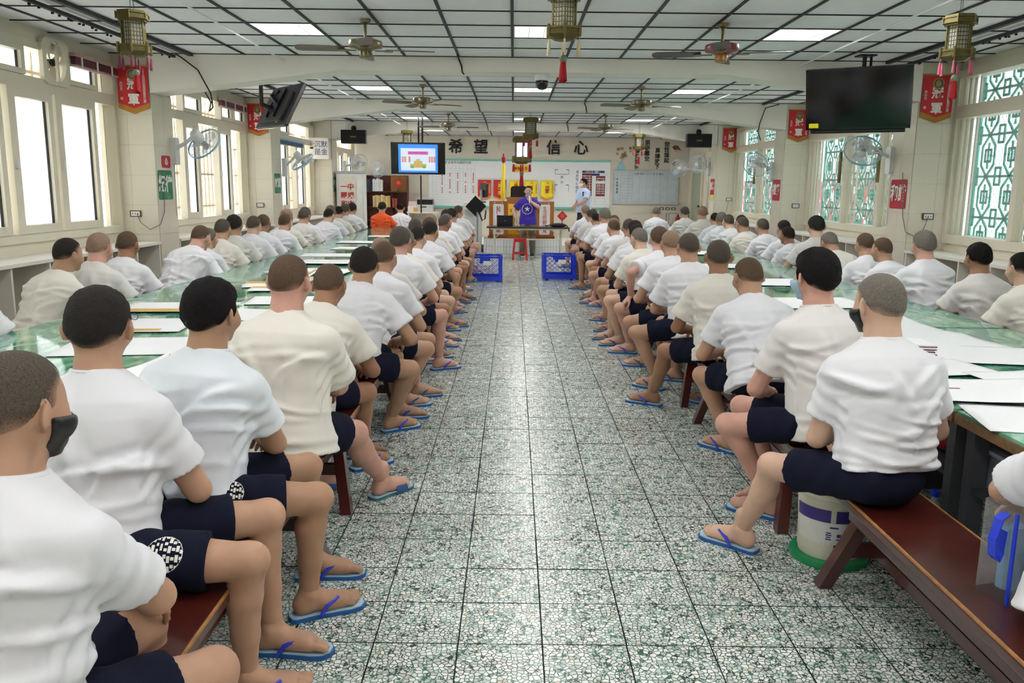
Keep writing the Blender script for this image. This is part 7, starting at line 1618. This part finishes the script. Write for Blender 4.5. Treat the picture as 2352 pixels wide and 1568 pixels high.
person(D, 1.44, 6.55, 'person in long loose T-shirt, fifth along right aisle', GR, 'tan', 'buzz', sandals='dark')
D = build_set(dict(h=0.012, sh=0.011, fh=0.0075, seed=43, legaz=-74, az=-10, lean0=12, lean1=26, hair='shaved' if False else 'buzz', foot_l=(-0.24, 0.26), foot_r=(-0.05, 0.5), hand_l=(-0.2, 0.3, 0.62), hemdrop=-0.02, loose=0.014, kpole_l=(-0.9, -0.2, 0.8)))
person(D, 1.46, 7.25, 'person with elbow bent low, sixth along right aisle', GR, 'tan', 'shaved', sandals='dark')
D = build_set(dict(h=0.012, sh=0.011, fh=0.0075, hh=0.005, seed=45, legaz=-80, az=-6, lean0=12, lean1=26, hair='short', foot_l=(-0.30, 0.22), foot_r=(-0.12, 0.5), hand_l=(-0.34, 0.0, 0.60), pole_l=(-0.5, -0.8, 0.1), hdir_l=(-0.5, 0.1, -0.6), hpalm_l=(-0.2, 0.2, -1), curl_l=0.5, hemdrop=-0.01, loose=0.016, kpole_l=(-0.9, -0.1, 0.8)))
person(D, 1.46, 7.92, 'person gripping his knee with one hand, seventh along right aisle', GR, 'pink', 'brown')
# ---- shared poses for the rest of the aisle rows
AV = []
for k, q in enumerate((dict(lean0=12, lean1=28, foot_r=(0.30, 0.16), foot_l=(0.2, 0.5), legaz=74), dict(lean0=18, lean1=36, foot_r=(0.24, 0.26), foot_l=(0.3, 0.55), legaz=66, kpole_r=(0.9, 0, 0.8)), dict(lean0=8, lean1=20, foot_r=(0.36, 0.3), foot_l=(0.12, 0.5), legaz=60), dict(lean0=14, lean1=26, foot_r=(0.33, 0.0), foot_l=(0.36, 0.36), legaz=88), dict(lean0=10, lean1=30, foot_r=(0.22, 0.12), foot_l=(0.1, 0.48), legaz=80, kpole_r=(1, 0, 0.8)))):
    q.update(h=0.0135, fh=0.008, hh=0.009, seed=60+k, az=(6, 14, 10, 20, 2)[k], hyaw=(-6, 4, 0, 8, -3)[k], hand_r=(0.24, 0.36, 0.6), hemdrop=(-0.02, -0.01, -0.03, 0, -0.02)[k], loose=0.014, hair=('buzz', 'buzz', 'short', 'buzz', 'buzz')[k], sleeve=0.7)
    AV.append((build_set(q), build_set(q, True)))
SK = ['tan', 'olive', 'light', 'brown', 'pink', 'tan']; HR = ['buzz', 'brown', 'dark', 'grey', 'shaved', 'buzz', 'dark']; SHC = [WHITE, OFFW, GREYW, WHITE, srgb(230, 230, 235)]
pr_ = random.Random(12)
y = 5.72; k = 0
while y < 17.0:
    d = AV[(k*3+1) % 5][0]; person(d, (-1.02 if y < 9.5 else -1.12)+pr_.uniform(-0.05, 0.05), y, 'person in white T-shirt and navy shorts, %s from the camera along left aisle bench' % ORD[6+k], GL, SK[(k*5) % 6], HR[(k*3+1) % 7], SHC[(k*2) % 5], rz=pr_.uniform(-0.12, 0.1), sc=pr_.uniform(0.96, 1.03), sandals='flip' if k % 3 else 'dark')
    y += pr_.uniform(0.58, 0.68)+0.01*k; k += 1
y = 8.55; k = 0
while y < 17.0:
    d = AV[(k*2+3) % 5][1]; person(d, (1.46 if y < 9.5 else 1.53)+pr_.uniform(-0.05, 0.05), y, 'person in white T-shirt and navy shorts, %s from the camera along right aisle bench' % ORD[8+k], GR, SK[(k*5+2) % 6], HR[(k*3+3) % 7], SHC[(k*2+1) % 5], rz=pr_.uniform(-0.1, 0.12), sc=pr_.uniform(0.96, 1.03), sandals='flip' if k % 3 else 'dark')
    y += pr_.uniform(0.58, 0.68)+0.01*k; k += 1
# ---- window rows: mostly backs and heads above the tables
WV = []
for k, q in enumerate((dict(lean0=14, lean1=30, az=8), dict(lean0=20, lean1=46, az=14, hpitch=22), dict(lean0=8, lean1=22, az=4), dict(lean0=12, lean1=36, az=20, hpitch=2), dict(lean0=18, lean1=30, az=24))):
    q.update(h=0.012, hh=0.009, fh=0.009, seed=80+k, legaz=40, foot_r=(0.25, 0.36), foot_l=(0.05, 0.42), hand_r=(0.24, 0.40, 0.60), hand_l=(0.0, 0.44, 0.6), loose=0.012, sandals=False, hemdrop=-0.02, fold=1.2, hair=('buzz', 'buzz', 'short', 'buzz', 'buzz')[k], bulk=(1, 1.05, 0.97, 1.0, 1.08)[k])
    WV.append((build_set(q), build_set(q, True)))
L2 = [(4.62, 2, 'dark', 0.98), (5.6, 4, 'dark', 1.0), (6.15, 0, 'pink', 1.0), (6.8, 0, 'brown', 0.98), (7.95, 1, 'brown', 1.04), (8.45, 3, 'grey', 0.95), (8.95, 0, 'buzz', 1.0), (9.4, 2, 'dark', 1.0), (9.95, 0, 'buzz', 1.0), (10.5, 0, 'brown', 1.0), (11.15, 3, 'brown', 1.0), (11.8, 2, 'shaved', 1.0), (12.45, 0, 'buzz', 1.02), (13.1, 2, 'brown', 1.0), (13.8, 4, 'dark', 1.0), (14.5, 2, 'grey', 1.0), (15.2, 0, 'dark', 1.0), (15.95, 2, 'buzz', 1.0), (16.7, 2, 'dark', 1.0)]
for k, (y, v, hr, sc) in enumerate(L2):
    person(WV[v][0], -3.22+pr_.uniform(-0.06, 0.06), y, 'person in white T-shirt, %s from the camera in the row by the left windows' % ORD[k], GL2, 'pink' if hr == 'pink' else SK[k % 6], 'shaved' if hr == 'pink' else hr, SHC[k % 5], rz=pr_.uniform(-0.1, 0.1), sc=sc)
R2 = [(5.5, 0, 'black', 0.98), (6.1, 2, 'black', 0.98), (6.85, 2, 'grey', 1.02), (7.52, 4, 'brown', 0.97), (7.95, 0, 'brown', 0.98), (8.55, 1, 'grey', 1.02), (9.45, 2, 'dark', 1.05), (10.1, 3, 'dark', 0.96), (10.6, 0, 'dark', 1.0), (11.45, 3, 'buzz', 1.0), (12.0, 4, 'buzz', 1.0), (12.6, 0, 'dark', 1.0), (13.2, 3, 'buzz', 1.0), (13.9, 2, 'grey', 0.98), (14.6, 0, 'dark', 0.98), (15.4, 2, 'shaved', 1.03), (16.9, 2, 'buzz', 1.0)]
for k, (y, v, hr, sc) in enumerate(R2):
    person(WV[v][1], 3.5+pr_.uniform(-0.06, 0.06), y, 'person in white T-shirt, %s from the camera in the row by the right windows' % ORD[k], GR2, SK[(k+2) % 6], hr, SHC[(k+1) % 5] if k != 1 else GREYW, rz=pr_.uniform(-0.1, 0.1), sc=sc)
person(WV[2][0], -2.85, 18.1, 'person in an orange top at the far end of the left table', 'people at the far end', 'tan', 'dark', srgb(238, 92, 40))
person(WV[0][1], -2.45, 18.5, 'person in white T-shirt beside the one in orange', 'people at the far end', 'tan', 'black')
person(WV[0][0], 2.95, 17.6, 'person in white T-shirt at the far end of the right table', 'people at the far end', 'tan', 'grey')
# ---- the speaker and the officer
SH = []
D = build_set(dict(h=0.011, hh=0.0055, seed=91, seat=0.80, legaz=180, az=184, lean0=0, lean1=4, pelfrac=0.5, hyaw=0, hpitch=2, hair='short', foot_r=(-0.13, 0.0), foot_l=(0.12, -0.03), kpole_r=(0, -1, 0), kpole_l=(0, -1, 0), shortl=1.0, pants=True, pmat=M_trs, hemdrop=0.09, sleeve=0.72, sandals=False, feet=False, loose=0.012, fold=0.7,
    hand_l=(0.04, -0.26, 1.29), pole_l=(0.9, 0.1, -0.6), hdir_l=(-0.1, 0.0, 1), hpalm_l=(-0.2, 1, 0), curl_l=0.9, hand_r=(-0.27, -0.10, 0.86), pole_r=(-0.8, 0.5, 0), hdir_r=(0, -0.1, -1), hpalm_r=(1, 0, 0), scale=0.97))
em = None
spk = person(D, 0.34, 19.85, 'person in purple T-shirt with white star speaking into a microphone', 'people at the front', 'light', 'black', srgb(70, 52, 168), collar=True, shorts_name='trousers')
i_ = D['out']['info']
e_ = decal(D['out']['shirt'], i_['sh'][1]*0.5+i_['sh'][-1]*0.5+np.array([-0.02, 0, -0.17]), np.array([0, -1, 0.05]), UP, 0.25, star_fn, 56); e_.obj('star_print', M_inkw, [c for c in spk.children if c.name.startswith('t_shirt')][0])
shoe = MB(); shoe.sphere((0, 0.06, 0.045), (0.05, 0.145, 0.05), 14, 8); shoe.b2((-0.045, -0.075, 0), (0.045, 0.19, 0.022)); shm = shoe.mesh('shoe', S('shoe_dark', 44, 42, 42, rough=0.6), True); slm = MB().prism([(a*1.05, b) for a, b in ol], 0.024, lambda a, b, w: (a, b, w)).mesh('shoe_sole', M_inkw)
for s_, r_ in ((1, 0.15), (-1, -0.15)):
    a = i_['leg'][s_][1]; o = link('shoe', shm, spk, (a[0], a[1], 0), PI+r_); link('shoe_sole', slm, o)
wr = i_['arm'][-1][1]
for s_ in (-1, 1):
    R_ = np.cross(i_['fH'], i_['uH']); e0 = i_['hc']+(R_*s_*0.032+i_['fH']*0.083+i_['uH']*-0.012)*0.97; MB().sphere(tuple(e0), (0.012, 0.007, 0.006), 8, 6).obj('eye', M_ink, spk); MB().box(tuple(e0+i_['uH']*0.022+i_['fH']*0.008), (0.036, 0.008, 0.006)).obj('eyebrow', M_ink, spk)
t = thing('microphone', 'white microphone held at the speaker mouth', 'microphone', (0.34+wr[0], 19.85+wr[1], wr[2])); MB().lathe([(0, -0.06), (0.014, -0.06), (0.016, 0.10), (0, 0.10)], 12, c=(-0.015, -0.02, 0.02)).obj('handle', M_white, t, True); MB().sphere((-0.015, -0.02, 0.14), 0.025, 12, 8).obj('grille_head', M_grey, t, True)
D = build_set(dict(h=0.012, hh=0.008, seed=95, seat=0.82, legaz=-120, az=-128, lean0=0, lean1=5, pelfrac=0.5, hyaw=30, hpitch=0, hair='short', mask=True, mmat=M_white, foot_r=(0, 0.12), foot_l=(0, -0.12), kpole_r=(-1, 0, 0), kpole_l=(-1, 0, 0), shortl=1.0, pants=True, pmat=S('navy_trousers', 30, 34, 52, rough=0.85), hemdrop=0.03, sleeve=0.72, sandals=False, feet=False, loose=0.012, fold=0.6,
    hand_r=(-0.26, -0.1, 0.98), hand_l=(-0.2, -0.2, 0.98), pole_r=(0.3, 0.9, 0), pole_l=(0.6, -0.7, 0)))
off = person(D, 1.86, 22.5, 'person in pale blue uniform shirt and white mask standing sideways at the board', 'people at the front', 'tan', 'black', srgb(190, 208, 236), shorts_name='trousers', z=0.17, shirt_name='uniform_shirt')
i_ = D['out']['info']
n_ = np.array([-0.2, -1, 0]); MB().box(tuple(i_['neck']+np.array([-0.02, -0.15, -0.16])), (0.035, 0.02, 0.12)).obj('radio', M_black, off)
for s_ in (1, -1): a = i_['leg'][s_][1]; o = link('shoe', shm, off, (a[0], a[1], 0), math.radians(120)); link('shoe_sole', slm, o)
